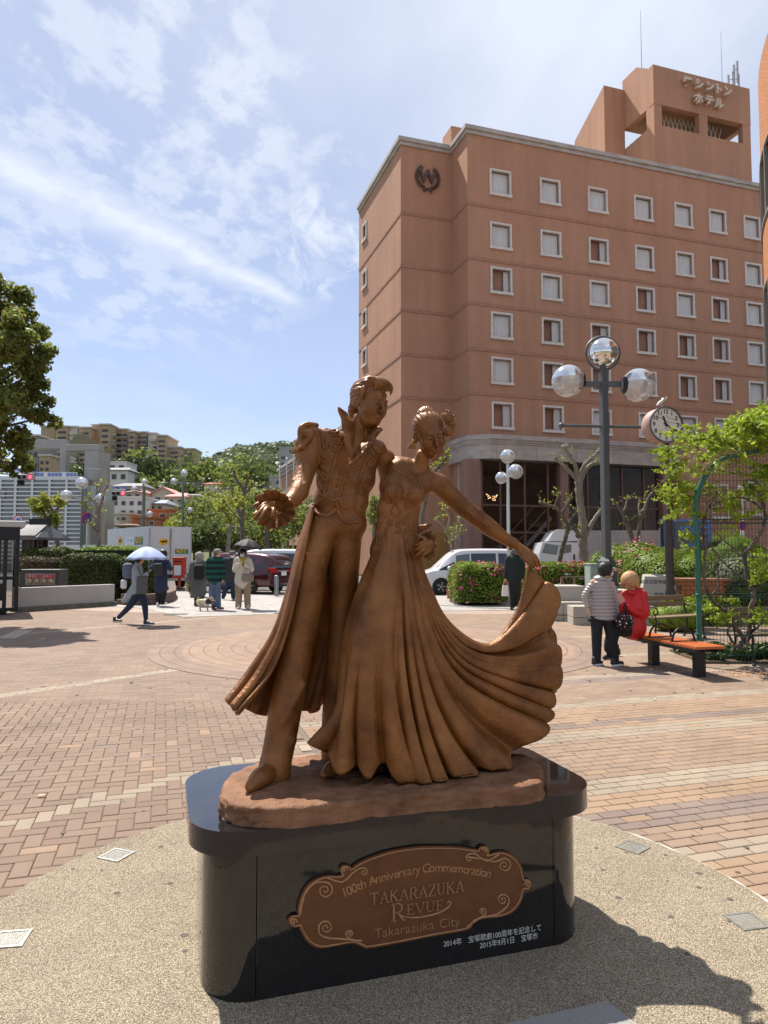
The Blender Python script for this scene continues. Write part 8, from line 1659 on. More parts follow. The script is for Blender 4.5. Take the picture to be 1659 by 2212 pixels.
Yp = f.Y; pouch('backpack', 'blue-grey backpack on the back of the striding woman',W(276,1233,Yp+.1),(.12,.10,.19),cm('bluegrey',(.12,.15,.22))); pouch('bag', 'dark grey slouchy shoulder bag at the side of the striding woman',W(307,1264,Yp-.17),(.13,.06,.22),c_grey,strap=[W(297,1222,Yp-.14),W(302,1240,Yp-.19),W(307,1246,Yp-.17)]); pouch('bag', 'small white pouch hanging under the blue-grey backpack',W(267,1262,Yp+.05),(.07,.05,.11),c_white)
f = Fig('person in navy seen from behind with both elbows out beside the umbrella',347,1309)
f.body((353,1196),8,170,(351,1205),((338,1211),(358,1211)),(((337,1213),(327,1225),(332,1222)),((359,1213),(369,1228),(364,1224))),(348,1266),(((343,1268),(342,1286),(341,1303)),((353,1268),(353,1284),(352,1301))))
f.part('jacket',c_navy,[[(341,1213,8),(355,1213,8)],[(348,1216,12),(348,1245,13.5),(348,1270,14)],[(337,1213,6.5),(328,1226,5.5,-.05),(334,1222,5,-.2)],[(359,1213,6.5),(368,1228,5.5,-.05),(362,1224,5,-.2)]],k=.02,sy=.75); f.part('trousers',c_black,[[(343,1268,7.5),(342,1286,6.5),(341,1303,5)],[(353,1268,7.5),(353,1284,6.5),(351,1301,5)]]); f.hairc(m_hairb,1.05); f.shoe(341,1310,190,c_white,None,.24); f.shoe(353,1306,120,c_white,None,.26)
pouch('backpack', 'small dark backpack on the person in navy',W(342,1230,f.Y-.24),(.15,.09,.2),c_dk)
f = Fig('person in a long grey coat and patterned headscarf seen from behind',430,1308)
f.body((431,1204),8,165,(430,1213),((418,1218),(442,1218)),(((417,1220),(412,1238),(413,1254)),((443,1220),(447,1238),(445,1254))),(429,1270),(((424,1272),(424,1288),(424,1302)),((435,1272),(435,1288),(436,1301))))
f.part('coat',c_grey,[[(420,1219,8),(440,1219,8)],[(430,1222,13),(429,1250,15.5),(429,1277,17)],[(418,1221,6.5),(412,1238,5.5),(413,1254,5)],[(442,1221,6.5),(447,1238,5.5),(445,1254,5)]],k=.02,sy=.75); f.part('trousers',c_black,[[(424,1280,5.5),(424,1303,4.2)],[(435,1280,5.5),(436,1302,4.2)]])
f.part('headscarf',mat('scarf_pattern',(.10,.10,.10),rough=.9,col2=(.40,.38,.36),vscale=38,detail=2),[[(431,1208,7),(430,1214,8)]],[(431,1202,9.5,10.5,0,10.5)]); f.shoe(424,1308,170,c_shoe,None,.22); f.shoe(436,1306,170,c_shoe,None,.22)
pouch('backpack', 'black square backpack on the grey coat',W(430,1236,f.Y-.28),(.17,.11,.25),c_black)
f = Fig('man in a green and navy striped jumper and grey cap beside the small dog',465,1317)
f.body((470,1195),8.5,60,(467,1205),((452,1212),(477,1211)),(((451,1214),(449,1234),(453,1252)),((478,1213),(482,1232),(481,1249))),(464,1254),(((461,1256),(459,1284),(463,1309)),((470,1256),(470,1284),(472,1310))))
m,n,b = shader('green_striped_knit',.9); tcn = Nn(n,'ShaderNodeTexCoord'); sp = Nn(n,'ShaderNodeSeparateXYZ'); n.links.new(tcn.outputs['Object'],sp.inputs[0]); mx = Nn(n,'ShaderNodeMix'); mx.data_type = 'RGBA'; mx.inputs[6].default_value = (.012,.016,.03,1); mx.inputs[7].default_value = (.012,.085,.05,1); n.links.new(M('GREATER_THAN',M('FRACT',M('DIVIDE',sp.outputs[2],.17,nt=n),nt=n),.5,nt=n),mx.inputs[0]); n.links.new(mx.outputs[2],b.inputs['Base Color'])
f.part('jumper',m,[[(455,1211,8),(475,1211,8)],[(465,1214,13),(465,1236,15),(465,1252,14.5)],[(452,1213,7),(449,1234,6),(453,1251,5)],[(478,1213,7),(482,1232,6),(481,1248,5)]],k=.02,sy=.75); f.part('trousers',c_jean,[[(461,1256,8.5),(458,1284,7),(462,1308,5.5)],[(470,1256,8.5),(470,1284,7),(472,1309,5.5)]],k=.01); f.hairc(c_grey,1.0); f.cap_(cm('cap_grey',(.20,.18,.16))); f.shoe(463,1318,40,cm('shoe_red',(.10,.03,.025)),None,.27); f.shoe(476,1316,65,cm('shoe_brown',(.07,.035,.03)),None,.27)
f = Fig('man in dark jacket, flat cap and white mask behind the green jumper',500,1296)
f.body((502,1198),7.8,15,(500,1207),((487,1211),(508,1211)),(((487,1213),(487,1230),(490,1244)),((509,1213),(512,1230),(510,1244))),(498,1250),(((501,1252),(503,1272),(504,1290)),((496,1252),(488,1270),(483,1286))))
f.part('jacket',c_dk,[[(489,1211,7),(507,1211,7)],[(498,1214,11),(498,1236,12.5),(498,1250,12)],[(487,1213,6),(487,1230,5),(490,1243,4.2)],[(509,1213,6),(512,1230,5),(510,1243,4.2)]],k=.02,sy=.75); f.part('trousers',c_navy,[[(501,1252,7),(503,1272,6),(504,1290,4.6)],[(496,1252,7),(488,1270,6),(483,1287,4.6)]]); f.cap_(c_grey); f.mask(); f.shoe(505,1297,20,c_shoe,None,.26); f.shoe(482,1294,30,c_shoe,None,.26)
f = Fig('woman in a cream jacket, khaki trousers and face mask standing under a black umbrella',524,1315)
f.body((524,1195),8.3,5,(524,1204),((512,1210),(537,1210)),(((511,1212),(507,1232),(513,1219)),((538,1212),(543,1232),(528,1219))),(525,1258),(((517,1260),(516,1284),(515,1308)),((533,1260),(534,1284),(535,1308))))
f.part('jacket',c_cream,[[(514,1210,7.5),(535,1210,7.5)],[(524,1214,13),(524,1240,15.5),(524,1256,17)],[(511,1212,6.5),(507,1231,5.5,-.05),(513,1221,4.5,-.2)],[(538,1212,6.5),(543,1231,5.5,-.05),(530,1221,4.5,-.2)]],k=.02,sy=.72); f.part('trousers',c_khaki,[[(516,1260,8.5),(516,1284,7.6),(515,1309,6.6)],[(533,1260,8.5),(534,1284,7.6),(535,1309,6.6)]]); f.part('scarf',cm('scarf_yellow',(.42,.29,.04)),[[(519,1205,3,-.06),(524,1211,3.5,-.12),(530,1205,3,-.06)],[(524,1211,3,-.12),(525,1220,3,-.13)]]); f.hairc(m_hairb,1.12,.1); f.mask(); f.shoe(515,1316,0,c_cream,None,.22); f.shoe(535,1316,5,c_cream,None,.22)
umbrella('black open umbrella held over the woman in the cream jacket',536,1164,1182,31,f.Y-.1,mat('umbrella_black',(.022,.023,.028),rough=.7),9,527,1217)
pouch('handbag', 'taupe handbag on the arm of the woman in the cream jacket',W(535,1248,f.Y-.26),(.18,.07,.12),c_taupe,strap=[W(527,1240,f.Y-.26),W(529,1229,f.Y-.26),W(538,1227,f.Y-.26),W(543,1240,f.Y-.26)])
f = Fig('person in black walking away from us with a white tote bag',1111,1316)
f.body((1113,1192),8.5,175,(1112,1202),((1099,1208),(1125,1208)),(((1098,1210),(1095,1230),(1092,1248)),((1126,1210),(1129,1230),(1128,1248))),(1112,1250),(((1107,1252),(1108,1282),(1107,1308)),((1117,1252),(1118,1280),(1117,1303))))
f.part('jacket',c_dgreen,[[(1101,1208,9),(1123,1208,9)],[(1112,1212,15),(1112,1235,16),(1112,1250,15)],[(1098,1211,7.5),(1095,1230,6),(1093,1246,5)],[(1126,1211,7.5),(1129,1230,6),(1128,1246,5)]],k=.02,sy=.75); f.part('trousers',c_black,[[(1107,1252,9),(1108,1282,7.5),(1107,1308,6)],[(1117,1252,9),(1118,1280,7.5),(1117,1303,6)]]); f.hairc(c_grey,1.05); f.shoe(1105,1317,170,c_shoe,None,.28); f.shoe(1118,1311,170,c_shoe,c_white,.28)
Yt_ = f.Y-.12; tt = thing('tote_bag', 'white canvas tote bag with tan handles carried by the person in black', 'bag',W(1091,1288,Yt_),0); a = [W(1084,1288,Yt_),W(1099,1288,Yt_),W(1098,1265,Yt_),W(1086,1265,Yt_)]; d = Vector((0,.07,0)); o = MB().add([*a,*[k+d for k in a]],[(0,1,2,3),(7,6,5,4),(0,4,5,1),(1,5,6,2),(2,6,7,3),(3,7,4,0)]).build('bag_body',c_white,tt); bevel(o,.015)
for y in (0,.06): MB().tube([W(1088,1265,Yt_)+Vector((0,y,0)),W(1090,1252,Yt_)+Vector((0,y,0)),W(1093,1252,Yt_)+Vector((0,y,0)),W(1097,1265,Yt_)+Vector((0,y,0))],.009,5).build('handle',mat('strap_tan',(.45,.22,.12),rough=.6),tt)
Yd_ = G(440,1320).y; s_ = Yd_/FPX; F_ = SDF(np.array(W(425,1323,Yd_))-.15,np.array(W(466,1286,Yd_))+.16,.008); c_dog = mat('dog_fur',(.36,.26,.18),rough=.9,col2=(.48,.38,.28),vscale=14,bump=.8,bscale=90)
def qd(u,v,r,dy=0): w = W(u,v,Yd_+dy); return (w.x,w.y,w.z,r*s_)
F_.chain([qd(432,1301,5.2),(*qd(440,1301,4.9)[:4],),qd(450,1300,5.8)],.02); F_.chain([qd(451,1299,5),qd(455,1295,4.4)],.02,dense=False); F_.ell(qd(457,1294,1)[:3],(.068,.058,.060),.02); F_.cap(qd(460,1296,1)[:3],qd(464,1298,1)[:3],.034,.022,.015)
for dy in (-.04,.05): F_.chain([qd(449,1304,3,dy),qd(448,1311,1.8,dy),qd(449,1319,1.5,dy)],.015); F_.chain([qd(433,1303,4,dy),qd(436,1309,2.4,dy),qd(432,1314,1.6,dy),qd(434,1320,1.5,dy)],.015); F_.ell(qd(455,1290,1,dy)[:3],(.022,.016,.034),.01)
F_.cap(qd(450,1321,1,-.05)[:3],qd(451,1321,1,-.05)[:3],.02,.02,.01); F_.chain([qd(429,1299,2),qd(427,1294,1.6),qd(429,1290,1.2)],.01)
dg = thing('dog', 'small light brown dog in a pale yellow outfit standing by the striped jumper man', 'dog',(W(440,1320,Yd_).x,Yd_,0)); link('body',F_.mesh('body',c_dog),dg)
F2 = SDF(np.array(W(425,1315,Yd_))-.15,np.array(W(460,1286,Yd_))+.16,.008); F2.chain([qd(431,1300,6.2),qd(438,1300,5.9),qd(444,1300,5.6)],.01)
for i in range(4): F2.cap(qd(430+i*4,1300+(i%2),6.5)[:3],qd(430+i*4,1301,6.5)[:3],.085,.085,.004)
link('outfit',F2.mesh('outfit',cm('pale_yellow',(.55,.52,.30))),dg); F3 = SDF(np.array(W(440,1312,Yd_))-.1,np.array(W(460,1286,Yd_))+.12,.008); F3.cap(qd(449.5,1300,1)[:3],qd(451,1298,1)[:3],.092,.088,.004); link('harness',F3.mesh('harness',c_dk),dg)
MB().tube([W(451,1294,Yd_)+Vector((0,0,.03)),W(453,1275,Yd_+.2),W(454,1256,Yd_+.5)],.004,4).build('lead',c_dk,dg)
# ================================================================ VEGETATION
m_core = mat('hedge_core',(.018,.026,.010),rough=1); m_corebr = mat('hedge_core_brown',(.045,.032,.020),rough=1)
L_hb = leafmat('leaves_hedge_bright',(.085,.15,.014),(.24,.34,.035),.35); L_hd = leafmat('leaves_hedge_dark',(.035,.055,.012),(.11,.135,.035),.3); L_hr = leafmat('leaves_hedge_brown',(.055,.040,.020),(.12,.095,.045),.25); L_az = leafmat('leaves_azalea',(.09,.15,.018),(.27,.36,.05),.4); L_wi = leafmat('leaves_wisteria',(.17,.25,.018),(.42,.52,.06),.55,3.); L_cam = leafmat('leaves_camphor',(.075,.105,.022),(.28,.32,.075),.6,.9); L_ol = leafmat('leaves_reddish',(.10,.060,.020),(.19,.15,.05),.4,.6)
L_mg = leafmat('leaves_marigold',(.020,.045,.012),(.07,.12,.03),.25,4.)
m_pink = mat('azalea_pink',(.60,.03,.17),rough=.6); m_pinkl = mat('azalea_pale',(.62,.20,.25),rough=.6); m_orf = mat('marigold_orange',(.80,.16,.01),rough=.6)
def rboxpts(n,lo,hi,rd,rg,faces='tfblr',amp=.04):
    lo,hi = np.array(lo),np.array(hi); d = hi-lo; P = []; N = []; A = dict(t=d[0]*d[1],f=d[0]*d[2],b=d[0]*d[2],l=d[1]*d[2],r=d[1]*d[2]); T_ = sum(A[k] for k in faces)
    for k in faces:
        m_ = int(n*A[k]/T_); q = rg.uniform(0,1,(m_,3)); 
        if k == 't': q[:,2] = 1; nn = (0,0,1)
        elif k == 'f': q[:,1] = 0; nn = (0,-1,0)
        elif k == 'b': q[:,1] = 1; nn = (0,1,0)
        elif k == 'l': q[:,0] = 0; nn = (-1,0,0)
        else: q[:,0] = 1; nn = (1,0,0)
        P.append(lo+q*d); N.append(np.tile(nn,(m_,1)))
    P = np.concatenate(P); N = np.concatenate(N).astype(float); c0,c1 = lo+rd,hi-rd; c0[2] = lo[2]; Q = np.clip(P,c0,c1); V = P-Q; l_ = np.linalg.norm(V,axis=1,keepdims=True); k = (l_ > rd)[:,0]; P[k] = Q[k]+V[k]/l_[k]*rd; N[k] = V[k]/l_[k]
    bump_ = (np.sin(P[:,0]*5.1+P[:,2]*3)+np.sin(P[:,1]*6.3+P[:,0]*2.7)+np.sin(P[:,2]*7+P[:,1]*4))[:,None]*amp/2; return P+N*(bump_+rg.normal(0,.022,(len(P),1))),N
def hedge(label,c,d,rd,lm,n,leaf,core=None,rz=0,flowers=None,seed=1,cat='hedge',name='hedge',group=None,nfl=0,amp=.04):
    t = thing(name,label,cat,c,rz,group,local=True); rg = rng(seed); lo = (-d[0]/2,-d[1]/2,0); hi = (d[0]/2,d[1]/2,d[2])
    q = min(.10,d[2]*.25); o = MB().prism(rrect(lo[0]+q,lo[1]+q,hi[0]-q,hi[1]-q,max(.02,min(rd,min(d[:2])/2-q-.01)),5),0,d[2]-q,smooth=False).build('twigs',core or m_core,t)
    P,N = rboxpts(n,lo,hi,rd,rg,amp=amp); quads('leaves',P,N,leaf,lm,1.0,seed,t,.75)
    if flowers:
        P2,N2 = rboxpts(nfl,lo,hi,rd,rg,amp=amp); keep = rg.uniform(0,1,len(P2)) < np.clip(np.sin(P2[:,0]*4.1)*np.sin(P2[:,2]*6+1)+.55,.05,1); P2,N2 = P2[keep],N2[keep]
        for mm,k in ((flowers[0],slice(0,None,2)),(flowers[-1],slice(1,None,2))):
            Pk,Nk = np.repeat(P2[k]+N2[k]*.045,5,0)+rg.normal(0,.022,(len(P2[k])*5,3)),np.repeat(N2[k],5,0); tag(quads('blossom',Pk,Nk,.05,mm,1.,seed,t,.6),kind='stuff')
    return t
def hU(label,u0,u1,vt,Y,depth,lm,n,leaf,rd=.3,zb=0,**kw):
    a,b_ = W(u0,vt,Y),W(u1,vt,Y); return hedge(label,((a.x+b_.x)/2,Y+depth/2,zb),(b_.x-a.x,depth,a.z-zb),rd,lm,n,leaf,**kw)
hU('clipped boxy dark green and brown hedge above the low white wall, beside the hydrant panel',126,241,1198,24.6,1.5,L_hd,15000,.055,.35,seed=2,core=m_corebr,amp=.02)
hU('low brownish hedge behind the hydrant panel',36,130,1207,25.6,1.6,L_hr,7000,.055,.2,seed=3,core=m_corebr); hU('dark reddish hedge in front of the tiled-roof structure',40,131,1184,29.0,1.6,L_hd,7000,.07,.3,seed=4)
hU('big rounded bright green hedge reaching behind the umbrella',136,292,1183,27.5,3.2,L_hb,20000,.06,.7,seed=5,amp=.05); hU('green shrub behind the striding woman and the person in navy',240,330,1205,25.2,1.8,L_hd,9000,.06,.5,seed=6)
hU('small green shrub behind the person in the grey coat',409,430,1215,27,.8,L_hd,1500,.06,.25,seed=8,flowers=(m_pink,m_pink),nfl=20)
m_kb = mat('planter_brick',(.15,.105,.085),rough=.9,var=.3,vscale=6,bump=.4,bscale=40)
def kerbring(label,pts,h_,courses=2,bl=.42,th=.26):
    P = crom([(G(u,v).x,G(u,v).y) for u,v in pts],60); seg = np.r_[0,np.cumsum(np.linalg.norm(np.diff(P,axis=0),axis=1))]; n_ = max(2,int(seg[-1]/bl)); t = thing('planter_kerb',label, 'kerb',(P[0][0],P[0][1],0),0)
    for r in range(courses):
        for i in range(n_):
            s0,s1 = (i+.5*(r % 2))*seg[-1]/n_,min((i+1+.5*(r % 2))*seg[-1]/n_,seg[-1]); 
            if s1-s0 < .1: continue
            a = Vector((np.interp(s0+.006,seg,P[:,0]),np.interp(s0+.006,seg,P[:,1]),0)); b_ = Vector((np.interp(s1-.006,seg,P[:,0]),np.interp(s1-.006,seg,P[:,1]),0)); d = b_-a; n__ = Vector((-d.y,d.x,0)).normalized()*th; hh = h_/courses
            bevel(MB().add([*(k+Vector((0,0,z)) for z in (r*hh+.003,(r+1)*hh-.005) for k in (a,b_,b_+n__,a+n__))],[(0,3,2,1),(4,5,6,7),(0,1,5,4),(1,2,6,5),(2,3,7,6),(3,0,4,7)]).build('kerb_block',m_kb,t),.015,2)
    return t
kerbring('dark brick planter kerb curving behind the striding woman and the person in navy',[(250,1306),(300,1308),(340,1306),(366,1302),(380,1294),(378,1284)],.36); kerbring('curved dark brick kerb round the azalea bed behind the bicycle',[(1000,1281),(976,1283),(974,1289),(1000,1292),(1050,1296),(1105,1298),(1170,1298)],.27)
t1 = hU('azalea hedge with pink blossoms behind the parked black bicycle',985,1098,1219,22.8,3.2,L_az,15000,.06,.45,seed=12,flowers=(m_pink,m_pinkl),nfl=420,zb=.1)
t2 = hU('azalea hedge with bright pink blossoms right of the statue, in front of the box truck',1150,1300,1219,24.2,2.2,L_az,16000,.06,.35,seed=13,flowers=(m_pink,m_pink),nfl=600,zb=.1)
def bush(label,u,vt,Y,r,lm,n,leaf,h_=None,seed=1,flowers=None,nfl=0,zb=0,cat='shrub',name='shrub'):
    c = W(u,vt,Y); h_ = h_ or (c.z-zb); t = thing(name,label,cat,(c.x,Y,zb),0,local=True); rg = rng(seed); P,N = crownpts((0,0,h_*.5),(r,r*.9,h_*.52),n,rg,.8); b_ = (np.sin(P[:,0]*4+seed)+np.sin(P[:,2]*5)+np.sin(P[:,1]*5))[:,None]; P = P*(1+.035*b_*[1,1,1]); P[:,2] = np.maximum(P[:,2],.03)
    MB().sphere((0,0,h_*.45),(r*.82,r*.72,h_*.46),14,8).build('twigs',m_core,t); quads('leaves',P,N,leaf,lm,1.,seed,t,.7)
    if flowers:
        q = N[:nfl]; q = q[(q[:,1] < .3)]; P2 = np.array((0,0,h_*.5))+q*np.array((r,r*.9,h_*.52))*1.03; Pk = np.repeat(P2,4,0)+rg.normal(0,.02,(len(P2)*4,3)); tag(quads('blossom',Pk,np.repeat(q,4,0),.055,flowers,1.,seed,t,.6),kind='stuff')
    return t
bush('loose green shrub between the lamp post and the box truck',1335,1180,23.5,.55,L_az,3500,.07,seed=21); bush('pale shrub at the foot of the large bare tree',1300,1196,23.6,.5,L_az,2500,.07,seed=22)
bush('azalea bush with a few pink blooms below the blue sign, left one',1385,1165,20.5,.75,L_az,8000,.06,seed=23,flowers=m_pinkl,nfl=260); bush('rounded bright shrub in front of the blue sign',1420,1186,19.6,.95,L_az,10000,.055,seed=24,flowers=m_pink,nfl=40)
bush('rounded green shrub behind the orange brick planter, middle one',1490,1197,19.4,1.1,L_hb,12000,.055,seed=25); bush('bright green shrub right behind the wisteria mesh',1570,1150,21.5,1.3,L_hb,10000,.06,seed=26); bush('dark green shrub at the right edge behind the mesh',1620,1195,18.0,1.3,L_hd,11000,.06,seed=27); bush('low shrub behind the round dark post',1440,1210,18.7,.6,L_hb,6000,.05,seed=28)
bush('low leafy ground plants at the foot of the clock post',1445,1312,15.6,.42,L_wi,3500,.07,seed=29); bush('low plants under the wooden bench back',1475,1300,15.4,.45,L_hb,2500,.07,seed=30)
Yo = 17.4; a,b_ = W(1463,1293,Yo),W(1625,1255,Yo); op = thing('brick_planter', 'orange brick planter wall behind the wisteria mesh', 'planter',((a.x+b_.x)/2,Yo,0),0); m_ob = mat('orange_planter_brick',(.42,.145,.055),rough=.8,var=.18,vscale=5); MB().box(((a.x+b_.x)/2,Yo+.3,b_.z/2-.02),(b_.x-a.x-.02,.55,b_.z-.04)).build('core',m_joint,op); nb_ = 9
for r in range(9):
    for i in range(nb_):
        w = (b_.x-a.x)/nb_; x = a.x+(i+.5+(.5 if r % 2 else 0))*w
        if x+w/2 > b_.x+.01: continue
        MB().box((x,Yo-.0,(r+.5)*b_.z/9),(w-.012,.06,b_.z/9-.012)).build('brick',m_ob,op)
MB().box(((a.x+b_.x)/2,Yo+.22,b_.z+.03),(b_.x-a.x+.06,.62,.06)).build('coping',mat('planter_coping',(.32,.15,.09),rough=.8,var=.2,vscale=8),op); hU('strip of small plants along the foot of the orange planter wall',1440,1600,1292,16.6,.4,L_wi,2500,.06,.1,seed=33,cat='plants',name='planting')
blockP('kerb_stone', 'pale stone edging behind the wooden benches', 'kerb',1445,1345,1700,.10,.35); blockP('kerb_stone', 'rough brown stone edging below the wooden bench', 'kerb',1432,1330,1500,.22,.3)
def pollard(label,Y,limbs,lm=None,shoots=6,leafn=8,leaf=.10,bark=None,zb=0,seed=0,group=None,r0=None):
    """limbs: list of [(u, v, r px), ...]; the first one is the trunk"""
    b0 = limbs[0][0]; g = W(b0[0],b0[1],Y); t = thing('bare_tree' if not lm or leafn < 20 else 'tree',label, 'tree',(g.x,Y,zb),0,group); rg = rng(seed+9); s_ = Y/FPX; P,N = [],[]; mbs = MB()
    for li,lb in enumerate(limbs):
        dy0 = 0 if li == 0 else rg.uniform(-.5,.5); q = crom([(*W(u,v,Y+dy0*(k/(max(1,len(lb)-1)))),r*s_) for k,(u,v,r) in enumerate(lb)],len(lb)*5); q[:,:3] += rg.normal(0,.006,(len(q),3))
        if li == 0: q[0][2] = min(q[0][2],zb-.1)
        mb = MB(); mb.tube([tuple(p[:3]) for p in q],[p[3]*(1+.12*math.sin(i*2.1)) for i,p in enumerate(q)],8)
        e = q[-1]; 
        if li or len(limbs) == 1:
            mb.sphere(e[:3],(e[3]*1.7,e[3]*1.6,e[3]*1.5),8,6)
        mb.build('trunk' if li == 0 else 'limb',bark or m_bark,t)
        for k in range(shoots):
            i = len(q)-1-int(abs(rg.normal(0,1))*len(q)*.22); i = max(1,i) if li else max(len(q)//2,i); d = rg.normal(0,1,3); d[2] = abs(d[2])+.3; d /= np.linalg.norm(d); ln = rg.uniform(.10,.42); p = np.array(q[i][:3]); e2 = p+d*ln; mbs.tube([tuple(p),tuple(p+d*ln*.5+rg.normal(0,.02,3)),tuple(e2)],[.012,.008,.004],4)
            if lm is not None:
                for z_ in range(leafn): c = p+d*ln*rg.uniform(.45,1.1)+rg.normal(0,.045+.002*leafn,3); P.append(c); N.append(rg.normal(0,1,3))
    if mbs.v: tag(mbs.build('shoots',bark or m_bark,t),kind='stuff')
    if P: quads('leaves',np.array(P),np.array(N),leaf,lm,1.3,seed,t,.8)
    return t
pollard('small gnarled tree with yellow-green spring leaves at the left, in front of the glass hall',33,[[(127,1182,4.6),(121,1160,4.4),(121,1135,4.2),(112,1118,3.8)],[(120,1130,3.4),(104,1118,3),(92,1112,2.4),(82,1100,2)],[(116,1124,3.4),(116,1108,3),(108,1095,2.4),(98,1084,2)],[(116,1108,3),(126,1096,2.4),(130,1082,2)],[(112,1118,3),(96,1128,2.4),(88,1138,1.8)],[(98,1112,2.4),(84,1098,2),(72,1086,1.6)]],L_yl,16,16,.12,zb=0,seed=1)
pollard('knobbly bare pollarded tree right of the left lamp post',30,[[(214,1182,4.6),(214,1150,4.2),(213,1120,4.0),(214,1098,3.6)],[(213,1122,3.2),(200,1112,2.8),(194,1098,2.4),(186,1094,2)],[(214,1100,3.4),(206,1086,2.8),(196,1076,2.2)],[(214,1098,3.4),(221,1080,3),(224,1062,2.6),(232,1050,2.2)],[(222,1072,2.6),(214,1060,2.4),(211,1050,2.2)],[(213,1150,2.6),(205,1142,2.2),(198,1138,1.8)]],L_yl,5,4,.09,m_barkp,seed=2)
pollard('tall dark bare pollarded tree behind the pedestrians, left of the statue',42,[[(525,1190,5.5),(524,1150,5),(523,1115,4.6),(527,1075,4.2),(529,1055,4)],[(528,1062,3.4),(517,1045,3),(508,1030,2.4),(505,1018,2)],[(529,1056,3.4),(534,1040,2.8),(532,1026,2.4)],[(526,1070,3),(538,1056,2.6),(544,1046,2)],[(523,1130,3.6),(506,1112,3),(492,1096,2.6),(482,1082,2.2)],[(523,1120,3),(514,1096,2.4),(510,1080,2)]],L_yl,6,5,.12,zb=-.1,seed=3)
pollard('slimmer bare tree behind the statue cuff',44,[[(578,1190,5),(576,1150,4.4),(577,1120,3.8),(568,1098,3.2)],[(577,1130,3),(588,1110,2.4),(592,1092,2)],[(570,1100,2.6),(560,1090,2),(552,1076,1.6)],[(577,1120,2.6),(580,1098,2.2),(576,1078,1.8)]],L_sp,10,14,.14,zb=-.1,seed=4)
pollard('pale leaning tree trunk with fresh leaves right of the delivery truck',38,[[(493,1190,4.4),(495,1160,4),(499,1135,3.6),(503,1118,3)],[(500,1130,2.8),(490,1112,2.2),(478,1100,1.8)],[(503,1118,2.6),(512,1102,2),(520,1088,1.6)]],L_yl,12,12,.13,m_barkp,zb=-.1,seed=5)
pollard('large pale pollarded tree in front of the hotel glass, left of the tall lamp post',27,[[(1263,1228,11.5),(1259,1180,10.5),(1260,1140,9.5),(1254,1090,8.5),(1250,1050,8.5),(1251,1030,8.5)],[(1250,1040,6.5),(1244,1010,4.6),(1232,985,3.8),(1218,966,3.6)],[(1250,1034,6),(1263,1005,4.6),(1279,990,4.2),(1293,977,3.6)],[(1252,1045,5.5),(1262,1020,4.6),(1274,1006,4),(1288,1000,3.6)],[(1250,1040,5),(1232,1020,4),(1215,1003,3.6),(1199,990,3)],[(1263,1160,6),(1279,1130,4.6),(1292,1110,3.8),(1306,1094,3.2)]],L_yl,7,2,.08,m_barkp,seed=6)
pollard('thin crooked pollarded tree left of the large one, over the box truck',26.5,[[(1207,1222,5.6),(1213,1190,5.2),(1222,1160,5),(1227,1138,5)],[(1227,1140,4.4),(1215,1112,3.6),(1198,1096,3.2),(1180,1090,2.8),(1168,1086,2.4)],[(1226,1142,4.6),(1240,1142,4.2),(1250,1156,4.4)],[(1213,1110,3),(1224,1092,2.6),(1234,1078,2.2)],[(1198,1098,3),(1202,1082,2.4),(1210,1070,2)],[(1228,1134,3),(1236,1118,2.4),(1246,1108,2)]],L_yl,8,3,.07,m_bark,seed=7)
pollard('forked bare tree right of the tall lamp post, in front of the hotel',27.5,[[(1373,1210,7),(1371,1182,6.6),(1362,1152,5.4),(1352,1128,4.8)],[(1354,1132,4.4),(1344,1108,3.6),(1334,1092,3.2),(1326,1086,2.8)],[(1371,1184,6),(1378,1154,4.8),(1383,1128,4.2),(1388,1106,3.8)],[(1386,1112,3.6),(1396,1088,3),(1404,1070,2.6),(1416,1060,2.2)],[(1346,1110,3.2),(1352,1094,2.8),(1356,1076,2.2)],[(1384,1122,3),(1380,1096,2.4),(1382,1078,2)]],L_yl,7,2,.08,m_bark,seed=8)
pollard('pale knobbly young tree against the hotel wall, right of the gown waist',31,[[(980,1222,3.4),(977,1196,3),(972,1168,2.8),(966,1146,2.6)],[(967,1150,2.4),(955,1134,2),(944,1120,1.8)],[(967,1146,2.2),(970,1118,1.8),(962,1098,1.6)],[(972,1168,2),(980,1150,1.6)]],L_yl,7,5,.09,m_barkp,seed=9)
pollard('second pale young tree against the hotel wall',31.5,[[(988,1222,3.6),(985,1190,3.2),(986,1160,3),(990,1130,2.6)],[(989,1136,2.4),(995,1118,2),(1003,1108,1.8)],[(986,1160,2.2),(996,1150,1.8)]],L_yl,9,3,.08,m_barkp,seed=10)
pollard('dark bare branch with fresh buds beside the dancing woman',24,[[(905,1210,5),(912,1120,4.6),(925,1050,4.4),(938,1016,4.2)],[(938,1017,4),(948,1010,4),(954,1004,3.8)],[(950,1008,2.6),(958,996,2),(964,990,1.4)]],L_yl,7,6,.08,seed=11)
pollard('small fresh green tree seen between the two dancers',26,[[(806,1230,4),(806,1180,3.6),(808,1140,3.2),(809,1105,2.6)],[(808,1140,2.4),(804,1118,2)],[(809,1110,2.2),(812,1092,1.6)]],L_sp,16,12,.09,seed=12)
